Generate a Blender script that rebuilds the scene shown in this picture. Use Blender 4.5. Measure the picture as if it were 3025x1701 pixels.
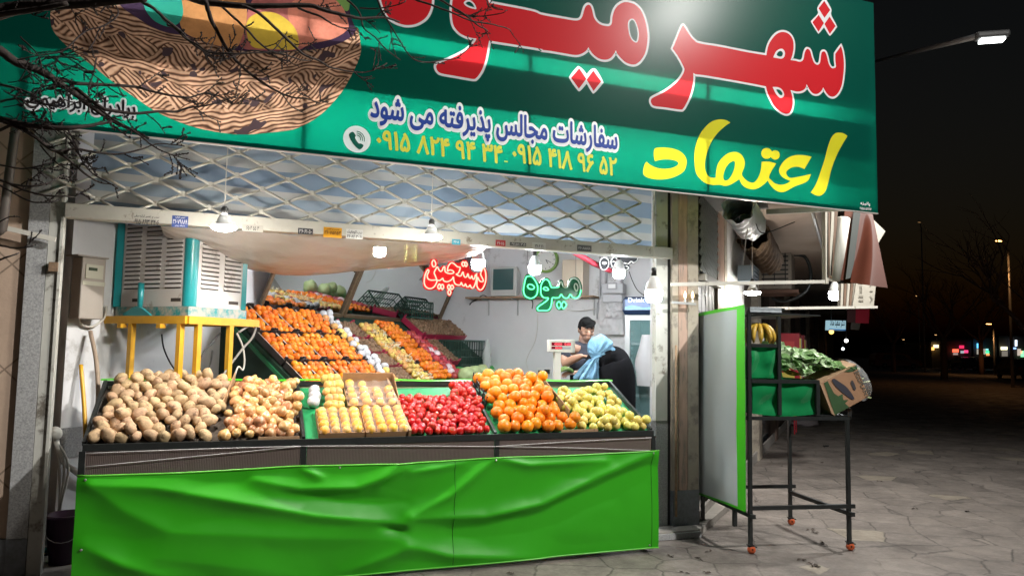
import bpy, bmesh, math, random
from mathutils import Vector, Matrix, noise
from mathutils.geometry import delaunay_2d_cdt
for _o in list(bpy.data.objects): bpy.data.objects.remove(_o)
SC = bpy.context.scene; COL = SC.collection
rnd = random.Random(11)
PI = math.pi
rad = math.radians
# ------------------------------------------------------------------ camera, sky, exposure
YAW, PITCH, ROLL, FPX, PW, PH = rad(20.5), rad(4.6), rad(1.05), 2200.0, 3025.0, 1701.0
CAM = Vector((0, 0, 1.55))
_fw = Vector((math.sin(YAW)*math.cos(PITCH), math.cos(YAW)*math.cos(PITCH), math.sin(PITCH)))
_rt = Vector((math.cos(YAW), -math.sin(YAW), 0)); _up = _rt.cross(_fw)
_r2 = _rt*math.cos(ROLL)+_up*math.sin(ROLL); _u2 = -_rt*math.sin(ROLL)+_up*math.cos(ROLL)
cd = bpy.data.cameras.new('camera'); cam = bpy.data.objects.new('camera', cd); COL.objects.link(cam)
cam.matrix_world = Matrix(((_r2.x, _u2.x, -_fw.x, CAM.x), (_r2.y, _u2.y, -_fw.y, CAM.y), (_r2.z, _u2.z, -_fw.z, CAM.z), (0, 0, 0, 1)))
cd.sensor_width = 36; cd.lens = FPX/PW*36; cd.clip_start = 0.05; cd.clip_end = 3000
SC.camera = cam
w = bpy.data.worlds.new("World"); SC.world = w; w.use_nodes = True
_n = w.node_tree.nodes; _bg = _n['Background']
_sky = _n.new('ShaderNodeTexSky'); _sky.sky_type = 'NISHITA'; _sky.sun_disc = False
_sky.sun_elevation = rad(-1.0); _sky.sun_rotation = rad(200)
w.node_tree.links.new(_sky.outputs[0], _bg.inputs[0]); _bg.inputs[1].default_value = 0.014
SC.view_settings.view_transform = 'Standard'; SC.view_settings.look = 'None'
SC.view_settings.exposure = 0.0; SC.view_settings.gamma = 1
SC.cycles.use_denoising = True
SC.cycles.max_bounces = 7; SC.cycles.diffuse_bounces = 4; SC.cycles.glossy_bounces = 3
SC.cycles.transparent_max_bounces = 16; SC.cycles.transmission_bounces = 4
SC.cycles.sample_clamp_indirect = 6.0
SC.cycles.caustics_reflective = False; SC.cycles.caustics_refractive = False

# ------------------------------------------------------------------ where a point of the photograph lies on a real plane
DS = 1/0.8516
def ray(px, py): return _fw + _r2*((px-PW/2)/FPX) - _u2*((py-PH/2)/FPX)
def on(px, py, p, n):
    d = ray(px, py); n = Vector(n); return CAM + d*((Vector(p)-CAM).dot(n)/d.dot(n))
def aty(px, py, y): return on(px, py, (0, y, 0), (0, 1, 0))
def atz(px, py, z): return on(px, py, (0, 0, z), (0, 0, 1))
def dy(px, py, y): return aty(px*DS, py*DS, y)
U45 = Vector((1, 1, 0)).normalized(); V45 = Vector((-1, 1, 0)).normalized(); Z = Vector((0, 0, 1))

# ------------------------------------------------------------------ tagging
def tag(o, label=None, cat=None, group=None, kind=None):
    if label: o['label'] = label
    if cat: o['category'] = cat
    if group: o['group'] = group
    if kind: o['kind'] = kind
    return o
def thing(name, label, cat, loc=(0, 0, 0), group=None, rz=0):
    o = bpy.data.objects.new(name, None); COL.objects.link(o); o.location = loc; o.rotation_euler.z = rz
    o.empty_display_size = .1
    return tag(o, label, cat, group)
def origin_of(o):
    p = Vector((0, 0, 0))
    while o is not None: p += o.location; o = o.parent
    return p
def dup(o, parent=None):
    c = o.copy(); COL.objects.link(c)
    if parent is not None: c.parent = parent
    for k in list(o.children): dup(k, c)
    return c

# ------------------------------------------------------------------ mesh builder
class MB:
    def __init__(s): s.v = []; s.f = []; s.m = []; s.s = []; s.cur = 0; s.smooth = False
    def add(s, vs, fs, smooth=None):
        b = len(s.v); s.v += [tuple(p) for p in vs]
        for f in fs: s.f.append([i+b for i in f]); s.m.append(s.cur); s.s.append(s.smooth if smooth is None else smooth)
    def poly(s, pts): s.add(pts, [list(range(len(pts)))])
    def hexa(s, p):  # 8 corners: bottom 4 ccw, top 4 ccw
        s.add(p, [(3, 2, 1, 0), (4, 5, 6, 7), (0, 1, 5, 4), (1, 2, 6, 5), (2, 3, 7, 6), (3, 0, 4, 7)])
    def box(s, c, sz, ax=None, ay=None, az=None):
        ax = Vector(ax or (1, 0, 0)); ay = Vector(ay or (0, 1, 0)); az = Vector(az or (0, 0, 1)); c = Vector(c)
        x, y, z = ax*sz[0]/2, ay*sz[1]/2, az*sz[2]/2
        s.hexa([c-x-y-z, c+x-y-z, c+x+y-z, c-x+y-z, c-x-y+z, c+x-y+z, c+x+y+z, c-x+y+z])
    def bbox(s, lo, hi): s.box([(lo[i]+hi[i])/2 for i in range(3)], [abs(hi[i]-lo[i]) for i in range(3)])
    def bar(s, a, b, w, h, up=(0, 0, 1)):
        a = Vector(a); b = Vector(b); d = (b-a); L = d.length; d.normalize(); up = Vector(up)
        x = d.cross(up)
        if x.length < 1e-4: x = d.cross(Vector((0, 1, 0)))
        x.normalize(); y = x.cross(d)
        s.box((a+b)/2, (w, L, h), x, d, y)
    def tube(s, pts, r, n=6, cap=True, smooth=True):
        pts = [Vector(p) for p in pts]; k = len(pts)
        rs = r if isinstance(r, (list, tuple)) else [r]*k
        vs = []; prev = None
        for i, p in enumerate(pts):
            d = (pts[min(i+1, k-1)]-pts[max(i-1, 0)])
            if d.length < 1e-9: d = Vector((0, 0, 1))
            d.normalize()
            if prev is None:
                x = d.cross(Vector((0, 0, 1)))
                if x.length < .05: x = d.cross(Vector((0, 1, 0)))
            else: x = prev - d*prev.dot(d)
            if x.length < 1e-6: x = d.orthogonal()
            x.normalize(); prev = x; y = d.cross(x)
            for j in range(n):
                a = 2*PI*j/n; vs.append(p+(x*math.cos(a)+y*math.sin(a))*rs[i])
        fs = [[i*n+j, i*n+(j+1) % n, (i+1)*n+(j+1) % n, (i+1)*n+j] for i in range(k-1) for j in range(n)]
        if cap: fs += [list(range(n))[::-1], [(k-1)*n+j for j in range(n)]]
        s.add(vs, fs, smooth)
    def lathe(s, prof, c=(0, 0, 0), ax=None, n=16, smooth=True):
        az = Vector(ax or (0, 0, 1)).normalized(); x = az.orthogonal().normalized()
        if abs(az.z) > .99: x = Vector((1, 0, 0))
        y = az.cross(x); c = Vector(c); vs = []
        for r, z in prof:
            for j in range(n):
                a = 2*PI*j/n; vs.append(c+az*z+(x*math.cos(a)+y*math.sin(a))*max(r, 1e-5))
        k = len(prof)
        fs = [[i*n+j, i*n+(j+1) % n, (i+1)*n+(j+1) % n, (i+1)*n+j] for i in range(k-1) for j in range(n)]
        s.add(vs, fs, smooth)
    def ball(s, c, r, nu=12, nv=8, fn=None, ax=None):
        c = Vector(c); r = Vector(r) if hasattr(r, '__len__') else Vector((r, r, r)); vs = []
        for i in range(nv+1):
            t = PI*i/nv
            for j in range(nu):
                a = 2*PI*j/nu; d = Vector((math.sin(t)*math.cos(a), math.sin(t)*math.sin(a), math.cos(t)))
                k = fn(d, t, a) if fn else 1
                p = Vector((d.x*r.x*k, d.y*r.y*k, d.z*r.z*k))
                if ax: p = ax[0]*p.x+ax[1]*p.y+ax[2]*p.z
                vs.append(c+p)
        fs = [[(i+1)*nu+j, (i+1)*nu+(j+1) % nu, i*nu+(j+1) % nu, i*nu+j] for i in range(nv) for j in range(nu)]
        s.add(vs, fs, True)
    def grid(s, fn, nu, nv, smooth=True):
        vs = [fn(i/nu, j/nv) for j in range(nv+1) for i in range(nu+1)]
        fs = [[j*(nu+1)+i, j*(nu+1)+i+1, (j+1)*(nu+1)+i+1, (j+1)*(nu+1)+i] for j in range(nv) for i in range(nu)]
        s.add(vs, fs, smooth)
    def prism(s, pts, dvec):
        pts = [Vector(p) for p in pts]; d = Vector(dvec); k = len(pts)
        s.add(pts+[p+d for p in pts], [list(range(k))[::-1], [k+i for i in range(k)]]+[[i, (i+1) % k, k+(i+1) % k, k+i] for i in range(k)])
    def build(s, name, mats, parent=None, loc=None):
        mats = mats if isinstance(mats, (list, tuple)) else [mats]
        me = bpy.data.meshes.new(name)
        base = Vector(loc) if loc is not None else Vector((0, 0, 0))
        pb = origin_of(parent)
        me.from_pydata([tuple(Vector(p)-base) for p in s.v] if loc is not None else s.v, [], s.f)
        for m in mats: me.materials.append(m)
        me.polygons.foreach_set('material_index', s.m); me.polygons.foreach_set('use_smooth', s.s); me.update()
        o = bpy.data.objects.new(name, me); COL.objects.link(o)
        if parent is not None: o.parent = parent
        o.location = base - pb
        return o
def weld(o, d=1e-4):
    bm = bmesh.new(); bm.from_mesh(o.data); bmesh.ops.remove_doubles(bm, verts=bm.verts, dist=d)
    bmesh.ops.recalc_face_normals(bm, faces=bm.faces); bm.to_mesh(o.data); bm.free(); return o
def bevel(o, w=.004, seg=2, ang=40):
    m = o.modifiers.new('bevel', 'BEVEL'); m.width = w; m.segments = seg; m.limit_method = 'ANGLE'; m.angle_limit = rad(ang); return o
def smooth_path(pts, sub=6, closed=False):
    P = [Vector(p) for p in pts]; n = len(P); out = []
    rng = range(n) if closed else range(n-1)
    for i in rng:
        p0 = P[(i-1) % n] if closed else P[max(i-1, 0)]; p1 = P[i]; p2 = P[(i+1) % n]
        p3 = P[(i+2) % n] if closed else P[min(i+2, n-1)]
        for k in range(sub):
            t = k/sub
            out.append(.5*((2*p1)+(p2-p0)*t+(2*p0-5*p1+4*p2-p3)*t*t+(3*p1-p0-3*p2+p3)*t**3))
    if not closed: out.append(P[-1])
    return out

# ------------------------------------------------------------------ materials
MATS = {}
def M(name, col, rough=.5, metal=0., var=0., vs=6., bump=0., bs=40., spec=.5, rnd_h=0., rnd_v=0., trans=0., emit=None, es=0., coat=0., dirt=None, dirtamt=0., ds=3., sss=0., stretch=None):
    if name in MATS: return MATS[name]
    m = bpy.data.materials.new(name); m.use_nodes = True; nt = m.node_tree; N = nt.nodes; L = nt.links
    b = N['Principled BSDF']; b.inputs['Roughness'].default_value = rough; b.inputs['Metallic'].default_value = metal
    b.inputs['Specular IOR Level'].default_value = spec; b.inputs['Coat Weight'].default_value = coat; b.inputs['Coat Roughness'].default_value = .1
    rgb = N.new('ShaderNodeRGB'); rgb.outputs[0].default_value = (*col, 1); out = rgb.outputs[0]
    tc = N.new('ShaderNodeTexCoord'); vec = tc.outputs['Object']
    if stretch:
        mp = N.new('ShaderNodeMapping'); mp.inputs['Scale'].default_value = stretch; L.new(vec, mp.inputs[0]); vec = mp.outputs[0]
    if var:
        nz = N.new('ShaderNodeTexNoise'); nz.inputs['Scale'].default_value = vs; nz.inputs['Detail'].default_value = 6; nz.inputs['Roughness'].default_value = .65
        L.new(vec, nz.inputs['Vector'])
        mr = N.new('ShaderNodeMapRange'); mr.inputs[1].default_value = .3; mr.inputs[2].default_value = .7; mr.inputs[3].default_value = 1-var; mr.inputs[4].default_value = 1+var*.6
        L.new(nz.outputs[0], mr.inputs[0])
        h = N.new('ShaderNodeHueSaturation'); L.new(out, h.inputs['Color']); L.new(mr.outputs[0], h.inputs['Value']); out = h.outputs[0]
    if dirt:
        nz = N.new('ShaderNodeTexNoise'); nz.inputs['Scale'].default_value = ds; nz.inputs['Detail'].default_value = 8; nz.inputs['Roughness'].default_value = .7
        L.new(vec, nz.inputs['Vector'])
        mr = N.new('ShaderNodeMapRange'); mr.inputs[1].default_value = .62-dirtamt*.3; mr.inputs[2].default_value = .68-dirtamt*.15; mr.inputs[3].default_value = 0; mr.inputs[4].default_value = .85
        L.new(nz.outputs[0], mr.inputs[0])
        mx = N.new('ShaderNodeMix'); mx.data_type = 'RGBA'; L.new(mr.outputs[0], mx.inputs['Factor']); L.new(out, mx.inputs['A']); mx.inputs['B'].default_value = (*dirt, 1); out = mx.outputs['Result']
    if rnd_h or rnd_v:
        oi = N.new('ShaderNodeObjectInfo'); h = N.new('ShaderNodeHueSaturation')
        a = N.new('ShaderNodeMapRange'); a.inputs[3].default_value = .5-rnd_h; a.inputs[4].default_value = .5+rnd_h; L.new(oi.outputs['Random'], a.inputs[0]); L.new(a.outputs[0], h.inputs['Hue'])
        wn = N.new('ShaderNodeMath'); wn.operation = 'MULTIPLY'; wn.inputs[1].default_value = 17.31; L.new(oi.outputs['Random'], wn.inputs[0])
        fr = N.new('ShaderNodeMath'); fr.operation = 'FRACT'; L.new(wn.outputs[0], fr.inputs[0])
        a2 = N.new('ShaderNodeMapRange'); a2.inputs[3].default_value = 1-rnd_v; a2.inputs[4].default_value = 1+rnd_v; L.new(fr.outputs[0], a2.inputs[0]); L.new(a2.outputs[0], h.inputs['Value'])
        L.new(out, h.inputs['Color']); out = h.outputs[0]
    L.new(out, b.inputs['Base Color'])
    if bump:
        nz = N.new('ShaderNodeTexNoise'); nz.inputs['Scale'].default_value = bs; nz.inputs['Detail'].default_value = 4; L.new(vec, nz.inputs['Vector'])
        bp = N.new('ShaderNodeBump'); bp.inputs['Strength'].default_value = bump; bp.inputs['Distance'].default_value = .01
        L.new(nz.outputs[0], bp.inputs['Height']); L.new(bp.outputs[0], b.inputs['Normal'])
    if emit:
        b.inputs['Emission Color'].default_value = (*emit, 1); b.inputs['Emission Strength'].default_value = es
    if sss: b.inputs['Subsurface Weight'].default_value = sss; b.inputs['Subsurface Radius'].default_value = (.02, .01, .006)
    if trans: b.inputs['Transmission Weight'].default_value = trans
    m['c'] = 1; MATS[name] = m; return m
def nodes(m): return m.node_tree.nodes, m.node_tree.links, m.node_tree.nodes['Principled BSDF'], m.node_tree.nodes['Material Output']
def cloth_mat(name, col, tr=.5, gloss=.12, rough=.35, var=.08, vs=3., weave=0):
    """thin sheet: diffuse + translucent + a little gloss"""
    if name in MATS: return MATS[name]
    m = M(name, col, var=var, vs=vs, rough=rough); N, L, b, o = nodes(m)
    src = b.inputs['Base Color'].links[0].from_socket
    d = N.new('ShaderNodeBsdfDiffuse'); t = N.new('ShaderNodeBsdfTranslucent'); g = N.new('ShaderNodeBsdfGlossy'); g.inputs['Roughness'].default_value = rough
    L.new(src, d.inputs[0]); L.new(src, t.inputs[0]); g.inputs[0].default_value = (1, 1, 1, 1)
    m1 = N.new('ShaderNodeMixShader'); m1.inputs[0].default_value = tr; L.new(d.outputs[0], m1.inputs[1]); L.new(t.outputs[0], m1.inputs[2])
    fr = N.new('ShaderNodeFresnel'); fr.inputs[0].default_value = 1.45
    mu = N.new('ShaderNodeMath'); mu.operation = 'MULTIPLY'; mu.inputs[1].default_value = gloss*8; L.new(fr.outputs[0], mu.inputs[0])
    m2 = N.new('ShaderNodeMixShader'); L.new(mu.outputs[0], m2.inputs[0]); L.new(m1.outputs[0], m2.inputs[1]); L.new(g.outputs[0], m2.inputs[2])
    L.new(m2.outputs[0], o.inputs[0]); return m
def film_mat(name, col=(.9, .9, .9), clear=.75, rough=.12, bump=.6, bs=18, haze=.25):
    """clear plastic film: mostly see-through with creased highlights"""
    if name in MATS: return MATS[name]
    m = M(name, col, rough=rough, bump=bump, bs=bs); N, L, b, o = nodes(m)
    tr = N.new('ShaderNodeBsdfTransparent'); mx = N.new('ShaderNodeMixShader'); mx.inputs[0].default_value = 1-clear
    L.new(tr.outputs[0], mx.inputs[1]); L.new(b.outputs[0], mx.inputs[2]); L.new(mx.outputs[0], o.inputs[0]); return m
def emis(name, col, s):
    if name in MATS: return MATS[name]
    m = bpy.data.materials.new(name); m.use_nodes = True; N = m.node_tree.nodes; N.clear()
    e = N.new('ShaderNodeEmission'); e.inputs[0].default_value = (*col, 1); e.inputs[1].default_value = s
    o = N.new('ShaderNodeOutputMaterial'); m.node_tree.links.new(e.outputs[0], o.inputs[0]); MATS[name] = m; return m

# ------------------------------------------------------------------ Persian lettering (Blender's own font, joined letter forms)
AR = {'ا': (0xFE8D, 0xFE8E), 'ب': (0xFE8F, 0xFE90, 0xFE91, 0xFE92), 'پ': (0xFB56, 0xFB57, 0xFB58, 0xFB59), 'ت': (0xFE95, 0xFE96, 0xFE97, 0xFE98),
 'ج': (0xFE9D, 0xFE9E, 0xFE9F, 0xFEA0), 'د': (0xFEA9, 0xFEAA), 'ذ': (0xFEAB, 0xFEAC), 'ر': (0xFEAD, 0xFEAE), 'ز': (0xFEAF, 0xFEB0), 'س': (0xFEB1, 0xFEB2, 0xFEB3, 0xFEB4),
 'ش': (0xFEB5, 0xFEB6, 0xFEB7, 0xFEB8), 'ع': (0xFEC9, 0xFECA, 0xFECB, 0xFECC), 'ف': (0xFED1, 0xFED2, 0xFED3, 0xFED4), 'ل': (0xFEDD, 0xFEDE, 0xFEDF, 0xFEE0),
 'م': (0xFEE1, 0xFEE2, 0xFEE3, 0xFEE4), 'ن': (0xFEE5, 0xFEE6, 0xFEE7, 0xFEE8), 'و': (0xFEED, 0xFEEE), 'ه': (0xFEE9, 0xFEEA, 0xFEEB, 0xFEEC), 'ی': (0xFBFC, 0xFBFD, 0xFBFE, 0xFBFF),
 'ک': (0xFB8E, 0xFB8F, 0xFB90, 0xFB91)}
def shape(t):
    out = []
    for i, c in enumerate(t):
        if c not in AR: out.append(c); continue
        pj = i > 0 and t[i-1] in AR and len(AR[t[i-1]]) == 4
        nj = i+1 < len(t) and t[i+1] in AR and len(AR[c]) == 4
        k = (3 if nj else 1) if pj else (2 if nj else 0)
        out.append(chr(AR[c][k]))
    return ''.join(out[::-1])
GLY = {}
def glyph_mesh(txt, off=0., res=4):
    """outlines of the letters from Blender's own font, filled by the non-zero winding rule"""
    if txt in GLY: return GLY[txt]
    c = bpy.data.curves.new('lettering', 'FONT'); c.body = txt
    o = bpy.data.objects.new('lettering', c); COL.objects.link(o); bpy.context.view_layer.update()
    cu = o.to_curve(bpy.context.evaluated_depsgraph_get()); loops = []
    for sp in cu.splines:
        bp = sp.bezier_points; l = []
        for k in range(len(bp)):
            a, b = bp[k], bp[(k+1) % len(bp)]; p0, p1, p2, p3 = a.co, a.handle_right, b.handle_left, b.co
            st = (p1-p0).cross(p3-p0).length + (p2-p3).cross(p3-p0).length < 1e-6
            for q in range(1 if st else res):
                t = q/res; l.append(((1-t)**3*p0+3*t*(1-t)**2*p1+3*t*t*(1-t)*p2+t**3*p3).to_2d())
        if len(l) > 2: loops.append(l)
    o.to_curve_clear(); bpy.data.objects.remove(o); bpy.data.curves.remove(c)
    vs = []; es = []
    for l in loops: b = len(vs); vs += l; es += [(b+i, b+(i+1) % len(l)) for i in range(len(l))]
    ov, oe, of, _, _, _ = delaunay_2d_cdt(vs, es, [], 0, 1e-7); keep = []
    for f in of:
        x = sum(ov[i].x for i in f)/3; y = sum(ov[i].y for i in f)/3; wn = 0
        for l in loops:
            for k in range(len(l)):
                a, b = l[k-1], l[k]
                if (a.y > y) != (b.y > y):
                    if x < (b.x-a.x)*(y-a.y)/(b.y-a.y)+a.x: wn += 1 if b.y > a.y else -1
        if wn: keep.append(list(f))
    GLY[txt] = ([Vector((p.x, p.y, 0)) for p in ov], keep); return GLY[txt]
def text_on(mb, txt, p0, ex, ey, off=0., ref=None):
    """set writing on a plane: p0 lower-left corner, ex full width vector, ey full height vector"""
    vs, fs = glyph_mesh(txt)
    rv = vs if ref is None else ref
    x0 = min(v.x for v in rv); x1 = max(v.x for v in rv); y0 = min(v.y for v in rv); y1 = max(v.y for v in rv)
    p0 = Vector(p0); ex = Vector(ex); ey = Vector(ey)
    n_ = ey.cross(ex).normalized()*.00012; sh_ = [(0, 0)]
    for ring, k in (((off, 8),) if off < .05 else ((off, 18), (off*.6, 10))):
        if ring > 0: sh_ += [(ring*math.cos(2*PI*i/k), ring*math.sin(2*PI*i/k)) for i in range(k)]
    for j, (sx_, sy_) in enumerate(sh_):
        mb.add([p0-n_*j+ex*((v.x+sx_-x0)/(x1-x0))+ey*((v.y+sy_-y0)/(y1-y0)) for v in vs], fs, False)
    return vs
# ================================================================== GROUND
def paving():
    m = M('paving', (.185, .162, .145), rough=.62, var=.3, vs=1.6, spec=.35); N, L, b, o = nodes(m)
    tc = N.new('ShaderNodeTexCoord'); mp = N.new('ShaderNodeMapping'); mp.inputs['Scale'].default_value = (2.5, 2.5, 2.5); mp.inputs['Rotation'].default_value = (0, 0, .5)
    L.new(tc.outputs['Object'], mp.inputs[0])
    wob = N.new('ShaderNodeTexNoise'); wob.inputs['Scale'].default_value = 5; wob.inputs['Detail'].default_value = 3; L.new(mp.outputs[0], wob.inputs['Vector'])
    vm = N.new('ShaderNodeVectorMath'); vm.operation = 'SCALE'; vm.inputs['Scale'].default_value = .12; L.new(wob.outputs['Color'], vm.inputs[0])
    va = N.new('ShaderNodeVectorMath'); va.operation = 'ADD'; L.new(mp.outputs[0], va.inputs[0]); L.new(vm.outputs[0], va.inputs[1])
    vo = N.new('ShaderNodeTexVoronoi'); vo.feature = 'DISTANCE_TO_EDGE'; vo.inputs['Scale'].default_value = 1; vo.inputs['Randomness'].default_value = .55; L.new(va.outputs[0], vo.inputs['Vector'])
    vc = N.new('ShaderNodeTexVoronoi'); vc.inputs['Scale'].default_value = 1; vc.inputs['Randomness'].default_value = .55; L.new(va.outputs[0], vc.inputs['Vector'])
    big = N.new('ShaderNodeTexNoise'); big.inputs['Scale'].default_value = .55; big.inputs['Detail'].default_value = 5; L.new(tc.outputs['Object'], big.inputs['Vector'])
    # joints show only where the dust has gone
    jr = N.new('ShaderNodeMapRange'); jr.inputs[1].default_value = 0; jr.inputs[2].default_value = .03; jr.inputs[3].default_value = 1; jr.inputs[4].default_value = 0; L.new(vo.outputs['Distance'], jr.inputs[0])
    bm_ = N.new('ShaderNodeMapRange'); bm_.inputs[1].default_value = .34; bm_.inputs[2].default_value = .5; bm_.inputs[3].default_value = 0; bm_.inputs[4].default_value = .85; L.new(big.outputs[0], bm_.inputs[0])
    jm = N.new('ShaderNodeMath'); jm.operation = 'MULTIPLY'; L.new(jr.outputs[0], jm.inputs[0]); L.new(bm_.outputs[0], jm.inputs[1])
    src = b.inputs['Base Color'].links[0].from_socket
    cell = N.new('ShaderNodeSeparateColor'); L.new(vc.outputs['Color'], cell.inputs[0])
    cr = N.new('ShaderNodeMapRange'); cr.inputs[3].default_value = .86; cr.inputs[4].default_value = 1.12; L.new(cell.outputs[0], cr.inputs[0])
    h = N.new('ShaderNodeHueSaturation'); L.new(src, h.inputs['Color']); L.new(cr.outputs[0], h.inputs['Value'])
    # a few worn or patched stones
    pt = N.new('ShaderNodeMath'); pt.operation = 'GREATER_THAN'; pt.inputs[1].default_value = .95; L.new(cell.outputs[1], pt.inputs[0])
    px = N.new('ShaderNodeMix'); px.data_type = 'RGBA'; L.new(pt.outputs[0], px.inputs['Factor']); L.new(h.outputs[0], px.inputs['A']); px.inputs['B'].default_value = (.24, .21, .17, 1)
    jx = N.new('ShaderNodeMix'); jx.data_type = 'RGBA'; L.new(jm.outputs[0], jx.inputs['Factor']); L.new(px.outputs['Result'], jx.inputs['A']); jx.inputs['B'].default_value = (.06, .055, .05, 1)
    st = N.new('ShaderNodeTexNoise'); st.inputs['Scale'].default_value = 2.2; st.inputs['Detail'].default_value = 8; st.inputs['Roughness'].default_value = .75; L.new(tc.outputs['Object'], st.inputs['Vector'])
    sr = N.new('ShaderNodeMapRange'); sr.inputs[1].default_value = .4; sr.inputs[2].default_value = .66; sr.inputs[3].default_value = 1.15; sr.inputs[4].default_value = .6; L.new(st.outputs[0], sr.inputs[0])
    h2 = N.new('ShaderNodeHueSaturation'); L.new(jx.outputs['Result'], h2.inputs['Color']); L.new(sr.outputs[0], h2.inputs['Value'])
    L.new(h2.outputs[0], b.inputs['Base Color'])
    # damp, slightly glossy patches and relief
    rr = N.new('ShaderNodeMapRange'); rr.inputs[1].default_value = .4; rr.inputs[2].default_value = .6; rr.inputs[3].default_value = .42; rr.inputs[4].default_value = .8; L.new(st.outputs[0], rr.inputs[0]); L.new(rr.outputs[0], b.inputs['Roughness'])
    fine = N.new('ShaderNodeTexNoise'); fine.inputs['Scale'].default_value = 45; fine.inputs['Detail'].default_value = 5; L.new(tc.outputs['Object'], fine.inputs['Vector'])
    hs = N.new('ShaderNodeMath'); hs.operation = 'MULTIPLY_ADD'; hs.inputs[1].default_value = -1.6; L.new(jm.outputs[0], hs.inputs[0]); L.new(fine.outputs[0], hs.inputs[2])
    hs2 = N.new('ShaderNodeMath'); hs2.operation = 'MULTIPLY_ADD'; hs2.inputs[1].default_value = 1.2; L.new(cell.outputs[2], hs2.inputs[0]); L.new(hs.outputs[0], hs2.inputs[2])
    bp = N.new('ShaderNodeBump'); bp.inputs['Strength'].default_value = .45; bp.inputs['Distance'].default_value = .008; L.new(hs2.outputs[0], bp.inputs['Height']); L.new(bp.outputs[0], b.inputs['Normal'])
    return m
g = MB(); g.poly([(-150, -60, 0), (250, -60, 0), (250, 300, 0), (-150, 300, 0)])
tag(g.build('pavement', paving()), kind='structure')
PR = Vector((3.86, 5.66, 0))                                   # where the neighbouring row of shops begins; it runs along U45
def RW(s, o, z): return PR + U45*s - V45*o + Z*z
g = MB(); p = [RW(-8, 9.5, .004), RW(150, 9.5, .004), RW(150, 19, .004), RW(-8, 19, .004)]; g.poly(p[::-1])
tag(g.build('road', M('asphalt', (.05, .05, .052), rough=.8, var=.2, vs=3, bump=.3, bs=60)), kind='structure')

# ================================================================== OWN SHOP: walls, pillars, ceiling
M_wall = M('white_plaster', (.66, .66, .67), rough=.75, var=.07, vs=1.6, bump=.08, bs=25, dirt=(.42, .41, .4), dirtamt=.12, ds=2.2)
M_tan = M('tan_stone', (.32, .225, .165), rough=.7, var=.2, vs=2.5, bump=.25, bs=30)
M_gran = M('grey_granite', (.38, .385, .39), rough=.45, var=.45, vs=90, spec=.5)
M_jamb = M('worn_white_paint', (.5, .5, .46), rough=.5, var=.12, vs=3, dirt=(.09, .07, .05), dirtamt=.25, ds=5)
M_white = M('cream_paint', (.6, .58, .52), rough=.45, var=.1, vs=4, dirt=(.2, .15, .1), dirtamt=.1, ds=9)
M_pink = M('pinkish_stone', (.48, .33, .26), rough=.6, var=.22, vs=5, dirt=(.2, .18, .16), dirtamt=.3, ds=7, stretch=(4, 4, .6))
M_beige = M('beige_stone', (.42, .37, .3), rough=.6, var=.18, vs=4, dirt=(.2, .18, .16), dirtamt=.3, ds=6)
M_black = M('black_steel', (.02, .023, .023), rough=.35, metal=0., spec=.5, var=.3, vs=30)
M_dark = M('dark_gap', (.02, .02, .02), rough=.8)
LF = Vector((.59, 6.49, 1.2)); WA = LF + V45*.9; WA.z = 0          # wall A runs along U45 through WA
CORN = Vector((2.657, 9.829, 0)); WN = -V45                        # its normal looks to the front right
def onA(px, py): return on(px, py, WA, WN)
def onB(px, py, d=0.): return on(px, py, CORN - U45*d, U45)
shop = thing('shop_building', 'corner fruit shop with white interior walls between two stone pillars', 'building', (1.2, 5.6, 0))
m = MB()
def wall(mb, a, b, z0, z1, th, nrm):
    a = Vector(a); b = Vector(b); n = Vector(nrm)*th
    mb.hexa([a+Z*z0, b+Z*z0, b+n+Z*z0, a+n+Z*z0, a+Z*z1, b+Z*z1, b+n+Z*z1, a+n+Z*z1])
A0 = WA + U45*((-1.10-WA.x)/U45.x); A0.z = 0
B1 = Vector((5.45, 7.036, 0))
m = MB(); wall(m, A0, CORN+U45*.1, 0, 3.2, .12, V45); m.build('wall', M_wall, shop)
m = MB(); wall(m, CORN, B1, 0, 3.2, .12, U45); m.build('wall', M_wall, shop)
m = MB(); wall(m, Vector((3.86, 5.66, 0))+V45*.3, B1, 0, 3.2, -.1, -V45); m.build('wall', M_wall, shop)
m = MB(); m.prism([(-1.2, 5.45, 3.2), (3.7, 5.45, 3.2), (5.6, 7.0, 3.2), (2.7, 10.1, 3.2), (-1.2, 6.1, 3.2)], (0, 0, .15)); m.build('ceiling', M_wall, shop)
m = MB(); m.prism([(-1.2, 5.42, .004), (3.75, 5.42, .004), (5.5, 7.0, .004), (2.7, 9.9, .004), (-1.2, 6.1, .004)], (0, 0, .06))
m.build('floor', M('shop_floor', (.34, .32, .29), rough=.4, var=.15, vs=5, dirt=(.1, .09, .08), dirtamt=.3, ds=4), shop)
m = MB()
e = V45*-.012
za, zb = .72, .93
m.hexa([A0+Z*za+e, A0+U45*1.2+Z*za+e, A0+U45*1.2+Z*za, A0+Z*za, A0+Z*zb+e, A0+U45*1.2+Z*zb+e, A0+U45*1.2+Z*zb, A0+Z*zb])
m.build('granite_band', M_gran, shop)
m = MB(); m.hexa([A0+Z*.06+e, A0+U45*3.9+Z*.06+e, A0+U45*3.9+Z*.06, A0+Z*.06, A0+Z*.33+e, A0+U45*3.9+Z*.33+e, A0+U45*3.9+Z*.33, A0+Z*.33])
m.build('skirting', M('grey_skirting', (.16, .18, .2), rough=.5, var=.3, vs=30), shop)
# facade above the opening, and everything behind the sign
m = MB(); m.bbox((-4.2, 5.75, 3.35), (3.7, 5.95, 6.2)); m.build('upper_wall', M_beige, shop)
m = MB(); m.bbox((-1.15, 5.5, 3.1), (3.62, 5.75, 3.34)); m.build('lintel', M_beige, shop)
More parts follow.
